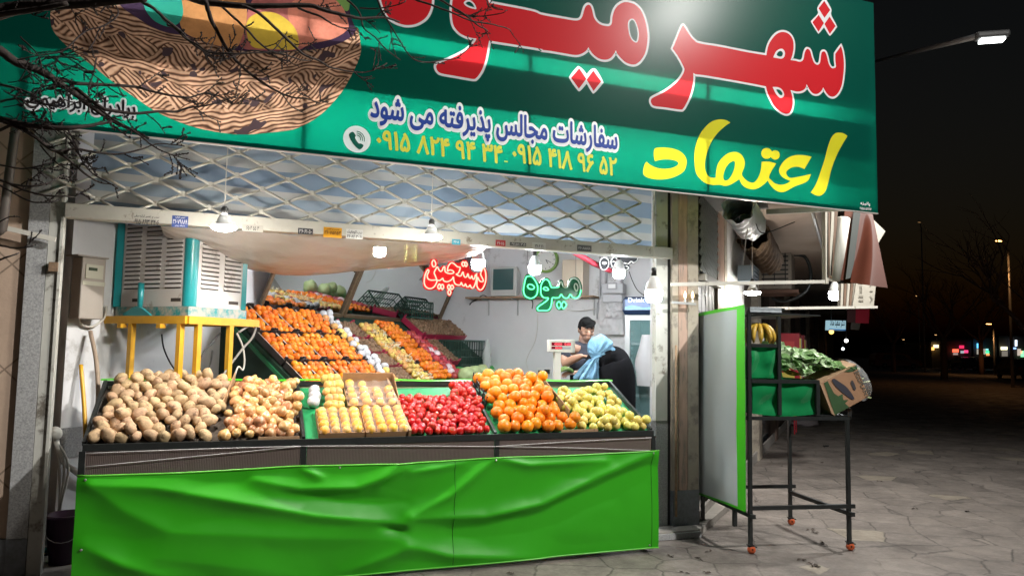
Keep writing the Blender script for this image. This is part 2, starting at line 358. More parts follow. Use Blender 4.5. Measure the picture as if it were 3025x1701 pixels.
# left jamb: granite strip, white metal channel with rust
m = MB(); m.bbox((-1.265, 5.57, .30), (-1.152, 5.72, 3.3)); m.build('pillar', M_gran, shop)
m = MB(); m.bbox((-1.265, 5.572, .004), (-1.152, 5.72, .296)); m.build('plinth', M('dark_granite', (.17, .19, .21), rough=.5, var=.3, vs=25), shop)
m = MB(); m.bbox((-1.149, 5.575, .004), (-1.085, 5.62, 3.3)); m.bbox((-1.082, 5.56, .004), (-1.066, 5.64, 3.3)); m.build('door_channel', M_jamb, shop)
m = MB(); m.box((-1.105, 5.552, 2.02), (.05, .03, .06)); m.build('latch_plate', M('rusty_plate', (.2, .13, .08), rough=.8, var=.4, vs=30), shop)
# right jamb and pillar
m = MB(); m.bbox((3.43, 5.60, .95), (3.545, 5.66, 3.3)); m.build('door_channel', M_jamb, shop)
m = MB(); m.bbox((3.44, 5.61, .02), (3.555, 5.70, .947)); m.build('granite_panel', M_gran, shop)
m = MB(); m.bbox((3.55, 5.62, 0.004), (3.585, 5.72, 3.3)); m.build('shadow_gap', M_dark, shop)
m = MB(); m.bbox((3.585, 5.585, .36), (3.645, 5.75, 3.3)); m.build('pillar', M_beige, shop)
m = MB(); m.bbox((3.648, 5.58, .36), (3.735, 5.75, 3.3)); m.build('pillar', M_pink, shop)
m = MB(); m.bbox((3.738, 5.575, .36), (3.845, 5.75, 3.3)); m.build('pillar', M_beige, shop)
m = MB(); m.bbox((3.585, 5.573, .004), (3.848, 5.76, .357)); m.build('plinth', M('dark_granite', (.17, .19, .21)), shop)
m = MB(); m.bbox((3.15, 5.40, .004), (3.75, 5.70, .05)); m.build('sill', M_gran, shop)
m = MB(); m.tube([(3.60, 5.55, .15), (3.60, 5.55, 1.6)], .012); m.build('conduit', M('rusty_pipe', (.3, .2, .12), rough=.7, var=.5, vs=20), shop)

# ---- security grille over the opening with its cross beam and stickers
grille = thing('security_grille', 'white diamond lattice grille on a cream steel beam above the shop opening', 'grille', (1.2, 5.58, 2.35))
m = MB(); m.bbox((-1.062, 5.54, 2.35), (3.56, 5.64, 2.445)); bevel(m.build('beam', M_white, grille), .005)
m = MB()
n0 = aty(294, 517, 5.56); DXG, DZG = .172, .0825
xs = [n0.x + DXG*k for k in range(-5, 24)]
zr = [n0.z + DZG*k for k in range(-6, 10)]
ok = lambda x, z: -1.07 <= x <= 3.58 and 2.42 <= z <= 3.16
for i in range(len(xs)):
    for j in range(len(zr)):
        if (i+j) % 2 != (5+6) % 2: continue
        p = Vector((xs[i], 5.56, zr[j]))
        for dx, dz in ((1, 1), (1, -1)):
            q = p + Vector((DXG*dx, 0, DZG*dz))
            if ok(p.x, p.z) and ok(q.x, q.z) or (ok(p.x, p.z) != ok(q.x, q.z) and 2.36 < min(p.z, q.z)):
                a, b_ = p.copy(), q.copy()
                sg = 1 if dz > 0 else -1
                m.tube([a+Vector((0, .006*sg, 0)), b_+Vector((0, .006*sg, 0))], .0098, 6)
        if ok(p.x, p.z): m.box(p, (.026, .03, .034))
m.build('lattice', M_white, grille)
def sticker(px, py, wpx, hpx, col, lines, tcol=(.05, .05, .06)):
    a = aty(px, py+hpx/2, 5.5385); b_ = aty(px+wpx, py+hpx/2, 5.5385); c = aty(px, py-hpx/2, 5.5385)
    W = b_.x-a.x; H = c.z-a.z; mb = MB(); x, z = a.x, a.z
    if col: mb.bbox((x, 5.5375, z), (x+W, 5.5395, z+H))
    mb.cur = 1
    for (tx, u0, v0, uw, vh) in lines:
        text_on(mb, shape(tx) if any(ch in AR for ch in tx) else tx, (x+W*u0, 5.536, z+H*v0), (W*uw, 0, 0), (0, 0, H*vh), .012)
    mb.build('sticker', [M('sticker_%.2f_%.2f_%.2f' % (col or (.6, .58, .52)), col or (.6, .58, .52), rough=.5), M('ink_%.2f' % tcol[0], tcol, rough=.6)], grille)
NUM = lambda s: ''.join(chr(0x06F0+int(c)) if c.isdigit() else c for c in s)
sticker(395, 646, 74, 30, None, [(NUM('0915 893 3406'), 0, 0, 1, .5), ('نصب و تعمیر کرکره برقی'.replace('ق', 'ف').replace('ص', 'س'), 0, .65, 1, .3)])
sticker(507, 653, 48, 34, (.05, .09, .3), [(NUM('36079889'), .06, .3, .88, .38), ('تعمیر کرکره', .2, .76, .6, .18), ('شبانه روزی', .2, .06, .6, .16)], (.85, .86, .9))
sticker(715, 672, 62, 20, (.5, .47, .42), [(NUM('6504 55 3'), .2, .2, .6, .6)])
sticker(880, 682, 44, 18, (.07, .07, .08), [(NUM('36061050'), .08, .2, .84, .6)], (.8, .8, .8))
sticker(955, 685, 54, 30, (.75, .36, .02), [(NUM('36075253'), .06, .3, .88, .36), ('نصب و تعمیر'.replace('ص', 'س'), .15, .72, .7, .2)], (.15, .05, .02))
sticker(1022, 690, 50, 28, (.72, .72, .7), [('درب اتوماتیک'.replace('ط', 'ت'), .06, .5, .88, .4), (NUM('36 82 30 61'), .06, .1, .88, .3)], (.05, .05, .06))
sticker(1335, 714, 25, 16, (.06, .36, .5), [(NUM('3608'), .2, .3, .6, .4)], (.8, .8, .8))
sticker(1464, 717, 29, 18, (.6, .06, .07), [(NUM('36065'), .15, .2, .7, .5)], (.8, .8, .8))
sticker(1506, 720, 48, 10, (.1, .1, .1), [(NUM('09151045'), .05, .2, .9, .6)], (.75, .75, .75))
sticker(1572, 726, 40, 22, (.7, .7, .66), [(NUM('3604 21'), .2, .3, .6, .4)])
sticker(1705, 732, 42, 18, (.12, .12, .12), [(NUM('36085518'), .08, .3, .84, .4)], (.75, .75, .75))
# ---- striped sheet behind the grille
def sheet_mat():
    m = cloth_mat('striped_sheet', (.5, .52, .55), tr=.35, gloss=.03, rough=.5, var=.1); N, L, b, o = nodes(m)
    tc = N.new('ShaderNodeTexCoord'); sp = N.new('ShaderNodeSeparateXYZ'); nz = N.new('ShaderNodeTexNoise'); nz.inputs['Scale'].default_value = .8; L.new(tc.outputs['Object'], nz.inputs['Vector']); L.new(tc.outputs['Object'], sp.inputs[0])
    a = N.new('ShaderNodeMath'); a.operation = 'MULTIPLY_ADD'; a.inputs[1].default_value = .12; L.new(nz.outputs[0], a.inputs[0]); L.new(sp.outputs['Z'], a.inputs[2])
    f = N.new('ShaderNodeMath'); f.operation = 'MULTIPLY'; f.inputs[1].default_value = 2.9; L.new(a.outputs[0], f.inputs[0]); fr = N.new('ShaderNodeMath'); fr.operation = 'FRACT'; L.new(f.outputs[0], fr.inputs[0])
    r = N.new('ShaderNodeValToRGB'); r.color_ramp.interpolation = 'CONSTANT'; el = r.color_ramp.elements
    el[0].position = 0; el[0].color = (.25, .33, .43, 1); el[1].position = .42; el[1].color = (.52, .53, .52, 1); e2 = el.new(.62); e2.color = (.34, .42, .5, 1); e3 = el.new(.85); e3.color = (.5, .5, .48, 1)
    L.new(fr.outputs[0], r.inputs[0])
    for n in N:
        if n.type in ('BSDF_DIFFUSE', 'BSDF_TRANSLUCENT'): L.new(r.outputs[0], n.inputs[0])
    return m
m = MB()
m.grid(lambda a, b: Vector((-.95+4.4*a, 5.72+.025*math.sin(9*a+3*b)+.02*math.sin(23*a-4*b)+.012*noise.noise((a*30, b*5, 0)), 2.36+.78*b)), 90, 16)
tag(m.build('tarpaulin_sheet', sheet_mat()), 'faded blue and white striped sheet hung behind the diamond lattice', 'tarpaulin')
# ---- sagging clear plastic under the beam, at the left of the opening
def sag(a, b):
    x = -.50+2.4*a; top = 2.352
    drop = (.185*math.sin(PI*min(1, a*1.02))**.7 + .05*math.sin(PI*a)*math.sin(2*PI*a)) if a < 1 else 0
    y = 5.66 + .9*b*(.35+.65*math.sin(PI*a))
    z = top - .03*b - drop*math.sin(PI*min(1, b*.62)) + .008*noise.noise((a*18, b*9, 1))
    return Vector((x, y, z))
m = MB(); m.grid(sag, 70, 26)
sm = film_mat('milky_film', (.6, .54, .51), clear=.12, rough=.22, bump=.9, bs=10)
tag(m.build('plastic_sheet', sm), 'milky clear plastic sheet sagging below the cream beam', 'plastic sheet')

# ================================================================== LEFT NEIGHBOUR
lb = thing('neighbour_building', 'tan stone clad shopfront at the left edge of the photo', 'building', (-2.5, 5.6, 0))
def clad():
    m = M('tan_cladding', (.5, .37, .28), rough=.7, var=.16, vs=3, bump=.2, bs=30); N, L, b, o = nodes(m)
    tc = N.new('ShaderNodeTexCoord'); src = b.inputs['Base Color'].links[0].from_socket
    mp = N.new('ShaderNodeMapping'); mp.inputs['Rotation'].default_value = (0, rad(45), 0); mp.inputs['Scale'].default_value = (2.1, 1, 2.1); L.new(tc.outputs['Object'], mp.inputs[0])
    sp = N.new('ShaderNodeSeparateXYZ'); L.new(mp.outputs[0], sp.inputs[0]); prev = None
    for ax in ('X', 'Z'):
        fr = N.new('ShaderNodeMath'); fr.operation = 'FRACT'; L.new(sp.outputs[ax], fr.inputs[0])
        lt = N.new('ShaderNodeMath'); lt.operation = 'LESS_THAN'; lt.inputs[1].default_value = .022; L.new(fr.outputs[0], lt.inputs[0])
        if prev is None: prev = lt.outputs[0]
        else:
            mx = N.new('ShaderNodeMath'); mx.operation = 'MAXIMUM'; L.new(prev, mx.inputs[0]); L.new(lt.outputs[0], mx.inputs[1]); prev = mx.outputs[0]
    mix = N.new('ShaderNodeMix'); mix.data_type = 'RGBA'; L.new(prev, mix.inputs['Factor']); L.new(src, mix.inputs['A']); mix.inputs['B'].default_value = (.26, .19, .14, 1); L.new(mix.outputs['Result'], b.inputs['Base Color'])
    bp = N.new('ShaderNodeBump'); bp.invert = True; bp.inputs['Strength'].default_value = .8; bp.inputs['Distance'].default_value = .006; L.new(prev, bp.inputs['Height'])
    L.new(b.inputs['Normal'].links[0].from_socket, bp.inputs['Normal']); L.new(bp.outputs[0], b.inputs['Normal'])
    return m
m = MB(); m.bbox((-5, 5.60, .30), (-1.268, 5.9, 3.34)); m.build('wall', clad(), lb)
m = MB(); m.bbox((-5, 5.58, .004), (-1.268, 5.9, .297)); m.build('plinth', M('dark_granite', (.17, .19, .21)), lb)
m = MB(); a = dy(38, 330, 5.45); b_ = dy(5, 580, 5.45); m.tube([a+Vector((.02, 0, .4)), a, b_, b_-Vector((.03, 0, .02))], .028, 8); m.build('drain_pipe', M('brown_pipe', (.09, .075, .065), rough=.5), lb)
m = MB(); m.bar(dy(20, 575, 5.52), dy(140, 603, 5.52), .02, .03); m.build('bracket_bar', M_white, lb)
m = MB()
for k in range(7):
    x = -2.05+.07*k; m.tube([(x-.12, 5.3, 2.25), (x+.02, 5.36, 2.95)], .034, 8)
m.build('rolled_blind', M('cream_blind', (.5, .46, .4), rough=.6), lb)
# ================================================================== THE BIG SIGN
YS = 5.0
sign = thing('shop_sign', 'large green printed shop sign with red and yellow Persian lettering and a fruit basket', 'sign', (1.6, YS, 2.8))
SX0, SX1, SZ0, SZ1 = -2.3, 5.335, 2.805, 4.74
def SP(px, py): p = aty(px, py, YS); return (p.x, p.z)
def loop(pts, conv=None, sub=5, closed_smooth=True):
    """outline in photo pixels (3rd value 1 = sharp corner) -> dense (x,z) loop on the sign"""
    pts = [(*(conv(p[0], p[1]) if conv else (p[0], p[1])), p[2] if len(p) > 2 else 0) for p in pts]
    n = len(pts); out = []
    for i in range(n):
        p0, p1, p2, p3 = pts[i-1], pts[i], pts[(i+1) % n], pts[(i+2) % n]
        a = p1 if p1[2] else p0; d = p2 if p2[2] else p3
        for k in range(sub):
            t = k/sub
            q = [.5*((2*p1[j])+(p2[j]-a[j])*t+(2*a[j]-5*p1[j]+4*p2[j]-d[j])*t*t+(3*p1[j]-a[j]-3*p2[j]+d[j])*t**3) for j in (0, 1)]
            out.append(SP(*q))
    return out
def area(l): return sum(l[i-1][0]*l[i][1]-l[i][0]*l[i-1][1] for i in range(len(l)))/2
def grow(l, d):
    if area(l) < 0: l = l[::-1]
    n = len(l); out = []
    for i in range(n):
        a, b, c = Vector(l[i-1]), Vector(l[i]), Vector(l[(i+1) % n])
        e1 = (b-a); e2 = (c-b)
        if e1.length < 1e-7 or e2.length < 1e-7: continue
        e1.normalize(); e2.normalize(); n1 = Vector((e1.y, -e1.x)); n2 = Vector((e2.y, -e2.x)); nn = n1+n2
        if nn.length < .2: out.append((b.x+n1.x*d, b.y+n1.y*d)); continue
        nn.normalize(); k = min(1/max(nn.dot(n1), .3), 1.6); out.append((b.x+nn.x*d*k, b.y+nn.y*d*k))
    return out
A_ = lambda x, y: (1100+x*.23465, y*.23465); B_ = lambda x, y: (1600+x*.19324, y*.19324); C_ = lambda x, y: (1900+x*.25621, y*.25621); D_ = lambda x, y: (1860+x*.27174, 330+y*.27174)
def cv(f, pts): return [(*f(p[0], p[1]), p[2] if len(p) > 2 else 0) for p in pts]
mivo = loop(cv(A_, [(1470, 40, 1), (2000, 142)]) + cv(B_, [(0, 230), (300, 285), (500, 318), (580, 308), (620, 260), (645, 180), (670, 110), (710, 78), (750, 100), (775, 170), (800, 270), (850, 345), (920, 388), (1000, 405), (1050, 395), (1075, 350), (1085, 250), (1120, 150), (1180, 80), (1270, 38), (1370, 50), (1450, 90), (1520, 170), (1570, 280), (1605, 420), (1620, 560), (1610, 700), (1580, 820), (1520, 920), (1450, 980), (1380, 990), (1290, 960), (1220, 900), (1160, 830), (1135, 775, 1), (1095, 845), (1040, 900), (960, 918), (870, 895), (790, 835), (740, 770), (715, 725, 1), (680, 780), (600, 830), (510, 845), (350, 820), (150, 785), (0, 765)])
 + cv(A_, [(2100, 615), (1470, 515, 1), (1460, 560), (1445, 650), (1420, 770), (1380, 880), (1330, 960), (1295, 995, 1), (1250, 995), (1050, 960), (880, 930), (830, 905), (805, 860), (810, 820), (860, 795), (1000, 735), (1150, 660), (1240, 590), (1290, 530), (1310, 490, 1), (1200, 470), (1100, 420), (1030, 340), (1005, 240), (1000, 120), (1010, 0), (1030, -120), (1090, -220), (1200, -280), (1320, -250), (1400, -150), (1440, -50)]))
mivo_h1 = loop(cv(B_, [(1370, 290), (1420, 310), (1460, 390), (1485, 500), (1480, 600), (1455, 655), (1400, 635), (1350, 560), (1325, 450), (1325, 340)]))
mivo_h2 = loop(cv(A_, [(1150, 40), (1180, 10), (1230, 5), (1280, 45), (1310, 115), (1250, 110), (1180, 80)]))
he = loop(cv(A_, [(110, 0), (135, 90), (190, 200), (270, 270), (370, 310), (460, 320), (560, 300), (660, 240), (715, 160), (745, 60), (750, -60), (730, -200), (680, -320), (590, -410), (470, -450), (360, -420), (250, -330), (170, -220), (120, -100)]))
he_h = loop(cv(A_, [(340, -80), (430, -130), (520, -90), (540, -30), (440, 0), (350, -20)]))
ydot1 = loop(cv(B_, [(575, 1050, 1), (683, 1210, 1), (570, 1360, 1), (450, 1195, 1)])); ydot2 = loop(cv(B_, [(790, 1085, 1), (910, 1250, 1), (793, 1395, 1), (688, 1222, 1)]))
ydotw = loop(cv(B_, [(570, 1015), (640, 1070), (690, 1135, 1), (745, 1070), (790, 1048), (845, 1075), (940, 1245), (930, 1290), (810, 1425), (765, 1410), (688, 1285, 1), (595, 1390), (545, 1380), (430, 1215), (430, 1160), (530, 1035)]))
shahr = loop(cv(C_, [(455, 300), (480, 320), (530, 400), (590, 470), (660, 505), (900, 545), (1200, 605), (1420, 640, 1), (1440, 540), (1480, 460), (1540, 395), (1610, 372), (1680, 395), (1725, 460), (1735, 550), (1720, 640), (1700, 695, 1), (1760, 705), (1810, 715), (1845, 690), (1860, 620), (1880, 575), (1900, 568), (1925, 590), (1945, 660), (1970, 725), (2005, 750), (2035, 735), (2045, 690), (2055, 620), (2075, 597), (2100, 605), (2120, 660), (2140, 740), (2170, 785), (2200, 790), (2222, 770), (2215, 700), (2215, 625, 1), (2280, 535, 1), (2300, 600), (2315, 720), (2310, 850), (2290, 980), (2250, 1070), (2200, 1115), (2150, 1110), (2110, 1070), (2075, 1010, 1), (2055, 1050), (2010, 1085), (1960, 1080), (1920, 1040), (1885, 975, 1), (1870, 1020), (1830, 1050), (1770, 1058), (1700, 1042, 1), (1715, 1100), (1725, 1180), (1715, 1250), (1690, 1300), (1640, 1315), (1570, 1280), (1510, 1220), (1460, 1130), (1430, 1060), (1415, 1000, 1), (1300, 975), (1000, 920), (700, 870), (610, 860), (580, 845, 1), (578, 920), (565, 1010), (540, 1100), (500, 1190), (460, 1255), (420, 1265), (250, 1240), (130, 1225), (95, 1195), (90, 1155), (120, 1125), (250, 1060), (370, 970), (440, 890), (475, 810), (450, 740), (400, 650), (340, 565, 1), (380, 470), (420, 370)]))
sh1 = loop(cv(C_, [(1500, 665, 1), (1530, 600), (1570, 570), (1610, 570), (1635, 610), (1625, 660), (1595, 680), (1550, 675)])); sh1c = loop(cv(C_, [(1540, 635), (1560, 600), (1590, 592), (1610, 615), (1600, 650), (1570, 655)]))
sh2 = loop(cv(C_, [(1492, 1005, 1), (1560, 1010), (1605, 1040), (1625, 1090), (1610, 1125), (1575, 1130), (1535, 1090), (1510, 1045)])); sh2c = loop(cv(C_, [(1537, 1035), (1575, 1040), (1605, 1075), (1600, 1100), (1575, 1095), (1550, 1065)]))
sd = [loop(cv(C_, [(*p, 1) for p in q])) for q in (((2088, 15), (2157, 120), (2090, 210), (2022, 100)), ((2022, 175), (2084, 270), (2022, 370), (1952, 262)), ((2150, 195), (2220, 305), (2152, 395), (2090, 280)))]
sdw = loop(cv(C_, [(2085, -10), (2110, 0), (2170, 110), (2168, 175), (2232, 300), (2225, 330), (2165, 408), (2140, 405), (2085, 320, 1), (2030, 385), (2010, 380), (1940, 265), (1945, 235), (2015, 160), (2008, 95), (2065, 5)]))
dal = loop(cv(D_, [(262, 480), (265, 420), (290, 395), (380, 390), (480, 405), (560, 440), (610, 500), (620, 560), (595, 640), (530, 690), (440, 725), (330, 738), (220, 725), (155, 690), (148, 630), (165, 570), (185, 545, 1), (220, 575), (290, 610), (370, 622), (450, 615), (510, 590), (530, 560), (500, 535), (430, 520), (350, 522), (275, 540, 1)]))
etm = loop(cv(D_, [(1095, 120, 1), (1050, 95), (980, 85), (900, 105), (830, 160), (770, 240), (730, 330), (705, 440), (705, 560), (720, 660), (755, 720), (820, 775), (900, 798), (985, 795), (1030, 808), (1080, 800), (1140, 770), (1192, 735, 1), (1220, 790), (1270, 830), (1340, 845), (1400, 830), (1460, 790), (1500, 750, 1), (1530, 800), (1580, 850), (1640, 875), (1700, 865), (1790, 815), (1900, 775), (1945, 740), (1972, 680, 1), (1900, 695), (1800, 715), (1740, 718), (1705, 680), (1710, 645), (1760, 610), (1830, 600), (1900, 625, 1), (1978, 492, 1), (1900, 475), (1800, 475), (1720, 505), (1660, 560), (1625, 630), (1640, 690), (1690, 730), (1750, 755, 1), (1700, 785), (1640, 795), (1580, 780), (1540, 745), (1515, 715), (1540, 650), (1593, 565, 1), (1520, 545), (1435, 545, 1), (1425, 640), (1395, 720), (1350, 770), (1300, 765), (1250, 730), (1220, 680), (1245, 610), (1250, 540), (1215, 470), (1150, 438), (1070, 455), (1000, 510), (955, 580), (940, 660), (935, 720, 1), (880, 715), (840, 680), (820, 610), (825, 520), (850, 420), (900, 310), (970, 220), (1050, 150)]))
etm_h = loop(cv(D_, [(1140, 540), (1085, 560), (1040, 620), (1018, 700), (1030, 745), (1070, 740), (1110, 690), (1140, 610)]))
circ = lambda f, cx, cy, r, n=18: [SP(*f(cx+r*math.cos(2*PI*k/n), cy+r*math.sin(2*PI*k/n))) for k in range(n)]
ed1, ed2 = circ(D_, 1490, 455, 60), circ(D_, 1582, 472, 51)
alef = loop(cv(D_, [(2240, 235), (2190, 290), (2150, 400), (2120, 520), (2080, 640), (2030, 780), (1968, 880, 1), (2040, 915), (2090, 905), (2130, 860), (2160, 770), (2190, 640), (2240, 500), (2300, 380), (2368, 265, 1), (2330, 240), (2290, 230)]))
# the printed basket (flat print)
basket = loop([(150, 25, 1), (152, 80), (190, 130), (260, 185), (330, 240), (400, 290), (470, 335), (560, 372), (650, 392), (720, 398), (800, 392), (870, 382), (940, 345), (1000, 285), (1040, 220), (1065, 160), (1064, 120), (1058, 85, 1), (1030, 60), (1020, 0), (1000, -120, 1), (600, -220), (250, -200), (160, -80)])
pic = {'pic_lime': loop([(425, -10), (460, -40), (520, -35), (540, 20), (535, 60), (505, 80), (460, 65), (430, 30)]),
 'pic_lemon': loop([(728, 90), (735, 55), (775, 36), (820, 42), (860, 70), (880, 105), (875, 145), (800, 145), (745, 138)]),
 'pic_apple': loop([(850, 30), (900, -20), (960, -20), (1010, 20), (1028, 65), (1025, 90), (985, 115), (930, 128), (890, 138), (870, 100)]),
 'pic_orange': loop([(530, 40), (545, -60), (620, -110), (690, -80), (725, 0), (728, 60), (715, 110), (695, 142), (640, 135), (580, 115), (540, 90)]),
 'pic_plum': loop([(715, 90), (760, -20), (850, -40), (880, 60), (900, 140), (800, 150), (715, 142)]),
 'pic_leaf': loop([(1000, -60), (1030, -20), (1030, 30), (1010, 25), (985, -20)]),
 'pic_grape': loop([(330, -60), (420, -140), (900, -140), (1000, -60), (1040, 60), (1050, 95), (1000, 130), (900, 150), (700, 150), (560, 110), (470, 90), (400, 50), (350, 10)])}
WB = .0175
REG = [('yel_d', [dal]), ('yel_a', [alef]), ('yellow', [ed1, ed2]), ('yellow', [etm, etm_h]), ('green', [sh1c]), ('green', [sh2c]), ('white', [sh1]), ('white', [sh2]),
 ('green', [grow(mivo_h1, -.011)]), ('white', [mivo_h1]), ('green', [grow(mivo_h2, -.013)]), ('white', [mivo_h2]), ('white', [he_h]),
 ('red', [ydot1]), ('red', [ydot2]), ('red', [sd[0]]), ('red', [sd[1]]), ('red', [sd[2]]), ('red', [mivo]), ('red', [he]), ('red', [shahr]),
 ('white', [ydotw]), ('white', [sdw]), ('white', [grow(mivo, WB)]), ('white', [grow(he, WB)]), ('white', [grow(shahr, WB)])]
REG += [(k, [l]) for k, l in pic.items()] + [('basket', [basket])]
def inside(p, l):
    x, y = p; c = False; n = len(l); j = n-1
    for i in range(n):
        xi, yi = l[i]; xj, yj = l[j]
        if (yi > y) != (yj > y) and x < (xj-xi)*(y-yi)/(yj-yi)+xi: c = not c
        j = i
    return c
vs, es = [], []
def addloop(l):
    b = len(vs); n = len(l)
    for p in l: vs.append(Vector((min(max(p[0], SX0+.001), SX1-.001), min(max(p[1], SZ0+.001), SZ1-.001))))
    es.extend([(b+i, b+(i+1) % n) for i in range(n)])
for nm_, ls in REG:
    for l in ls: addloop(l)
addloop([(SX0, SZ0), (SX1, SZ0), (SX1, SZ1), (SX0, SZ1)])
for i in range(1, 60):
    for j in range(1, 14): vs.append(Vector((SX0+(SX1-SX0)*i/60, SZ0+(SZ1-SZ0)*j/14)))
ov, oe, of, _, _, _ = delaunay_2d_cdt(vs, es, [], 0, 1e-6)
RB = [(k, ls, [(min(p[0] for p in l), max(p[0] for p in l), min(p[1] for p in l), max(p[1] for p in l)) for l in ls]) for k, ls in REG]
tri = {}
for f in of:
    cx = sum(ov[i].x for i in f)/len(f); cy = sum(ov[i].y for i in f)/len(f); cls = 'green'
    for k, ls, bb in RB:
        c = 0
        for l, q in zip(ls, bb):
            if q[0] <= cx <= q[1] and q[2] <= cy <= q[3] and inside((cx, cy), l): c += 1
        if c % 2 == 1 or (c and ls[0] is ed1): cls = k; break
    tri.setdefault(cls, []).append(f)
def flex(name, col, var=.0):
    m = cloth_mat('flex_'+name, col, tr=.5, gloss=.016, rough=.27, var=var, vs=3)
    return m
def basket_mat():
    m = flex('basket', (.6, .38, .26)); N, L, b, o = nodes(m)
    uv = N.new('ShaderNodeUVMap'); uv.uv_map = 'weave'
    nz = N.new('ShaderNodeTexNoise'); nz.inputs['Scale'].default_value = 3.5; nz.inputs['Detail'].default_value = 2; L.new(uv.outputs[0], nz.inputs['Vector'])
    s = N.new('ShaderNodeVectorMath'); s.operation = 'SCALE'; s.inputs['Scale'].default_value = .16; L.new(nz.outputs['Color'], s.inputs[0])
    ad = N.new('ShaderNodeVectorMath'); ad.operation = 'ADD'; L.new(uv.outputs[0], ad.inputs[0]); L.new(s.outputs[0], ad.inputs[1])
    def wv(scale, rot):
        mp = N.new('ShaderNodeMapping'); mp.inputs['Rotation'].default_value = (0, 0, rot); L.new(ad.outputs[0], mp.inputs[0])
        t = N.new('ShaderNodeTexWave'); t.inputs['Scale'].default_value = scale; t.inputs['Distortion'].default_value = .8; t.inputs['Detail'].default_value = 2; t.bands_direction = 'Y'; L.new(mp.outputs[0], t.inputs['Vector']); return t.outputs['Fac'], mp
    w1, _m = wv(9.5, .05); w2, m2 = wv(10, rad(48)); w3, m3 = wv(10, rad(-44))
    ck = N.new('ShaderNodeTexChecker'); ck.inputs['Scale'].default_value = 5.0; L.new(m2.outputs[0], ck.inputs['Vector'])
    ck2 = N.new('ShaderNodeTexWave'); ck2.inputs['Scale'].default_value = .62; ck2.bands_direction = 'Y'; L.new(ad.outputs[0], ck2.inputs['Vector'])
    g1 = N.new('ShaderNodeMix'); L.new(ck.outputs['Fac'], g1.inputs[0]); L.new(w2, g1.inputs[2]); L.new(w3, g1.inputs[3])
    sv = N.new('ShaderNodeSeparateXYZ'); L.new(ad.outputs[0], sv.inputs[0]); dv = N.new('ShaderNodeMath'); dv.operation = 'DIVIDE'; dv.inputs[1].default_value = 1.8; L.new(sv.outputs['Y'], dv.inputs[0])
    gt = N.new('ShaderNodeValToRGB'); ge = gt.color_ramp.elements; ge[0].position = 0; ge[0].color = (1, 1, 1, 1); ge[1].position = .50; ge[1].color = (1, 1, 1, 1)
    for ps, vl in ((.515, 0), (.60, 0), (.615, 1), (.655, 1), (.67, 0), (.78, 0), (.80, 1)): q_ = ge.new(ps); q_.color = (vl, vl, vl, 1)
    L.new(dv.outputs[0], gt.inputs[0])
    g2 = N.new('ShaderNodeMix'); L.new(gt.outputs[0], g2.inputs[0]); L.new(g1.outputs[0], g2.inputs[2]); L.new(w1, g2.inputs[3])
    r = N.new('ShaderNodeValToRGB'); el = r.color_ramp.elements; el[0].position = .05; el[0].color = (.09, .045, .03, 1); el[1].position = .8; el[1].color = (.62, .39, .26, 1); e = el.new(.38); e.color = (.35, .185, .11, 1)
    L.new(g2.outputs[0], r.inputs[0])
    bw = N.new('ShaderNodeTexNoise'); bw.inputs['Scale'].default_value = 9; bw.inputs['Detail'].default_value = 3; L.new(ad.outputs[0], bw.inputs['Vector'])
    br_ = N.new('ShaderNodeMapRange'); br_.inputs[1].default_value = .3; br_.inputs[2].default_value = .7; br_.inputs[3].default_value = .35; br_.inputs[4].default_value = 1.3; L.new(bw.outputs[0], br_.inputs[0])
    hv = N.new('ShaderNodeHueSaturation'); L.new(r.outputs[0], hv.inputs['Color']); L.new(br_.outputs[0], hv.inputs['Value'])
    # dark openings of the wickerwork
    vo = N.new('ShaderNodeTexNoise'); vo.inputs['Scale'].default_value = 10; vo.inputs['Detail'].default_value = 1; L.new(ad.outputs[0], vo.inputs['Vector'])
    vr = N.new('ShaderNodeMapRange'); vr.inputs[1].default_value = .66; vr.inputs[2].default_value = .675; L.new(vo.outputs[0], vr.inputs[0])
    mx = N.new('ShaderNodeMix'); mx.data_type = 'RGBA'; L.new(vr.outputs[0], mx.inputs['Factor']); L.new(hv.outputs[0], mx.inputs['A']); mx.inputs['B'].default_value = (.06, .04, .045, 1)
    for n in N:
        if n.type in ('BSDF_DIFFUSE', 'BSDF_TRANSLUCENT'): L.new(mx.outputs['Result'], n.inputs[0])
    return m
FL = {'yel_d': flex('yellow', (.72, .68, .03)), 'yel_a': flex('yellow', (.72, .68, .03)), 'green': flex('green', (.003, .29, .165), .06), 'red': flex('red', (.62, .022, .03)), 'white': flex('white', (.78, .8, .82)), 'yellow': flex('yellow', (.72, .68, .03)), 'basket': basket_mat(),
 'pic_grape': flex('grape', (.05, .03, .06), .4), 'pic_lime': flex('lime', (.03, .3, .22), .15), 'pic_orange': flex('orange', (.55, .26, .1), .5), 'pic_plum': flex('plum', (.4, .13, .12), .6), 'pic_lemon': flex('lemon', (.6, .42, .06), .35), 'pic_apple': flex('apple', (.62, .22, .15), .7), 'pic_leaf': flex('leaf', (.2, .35, .1), .3)}
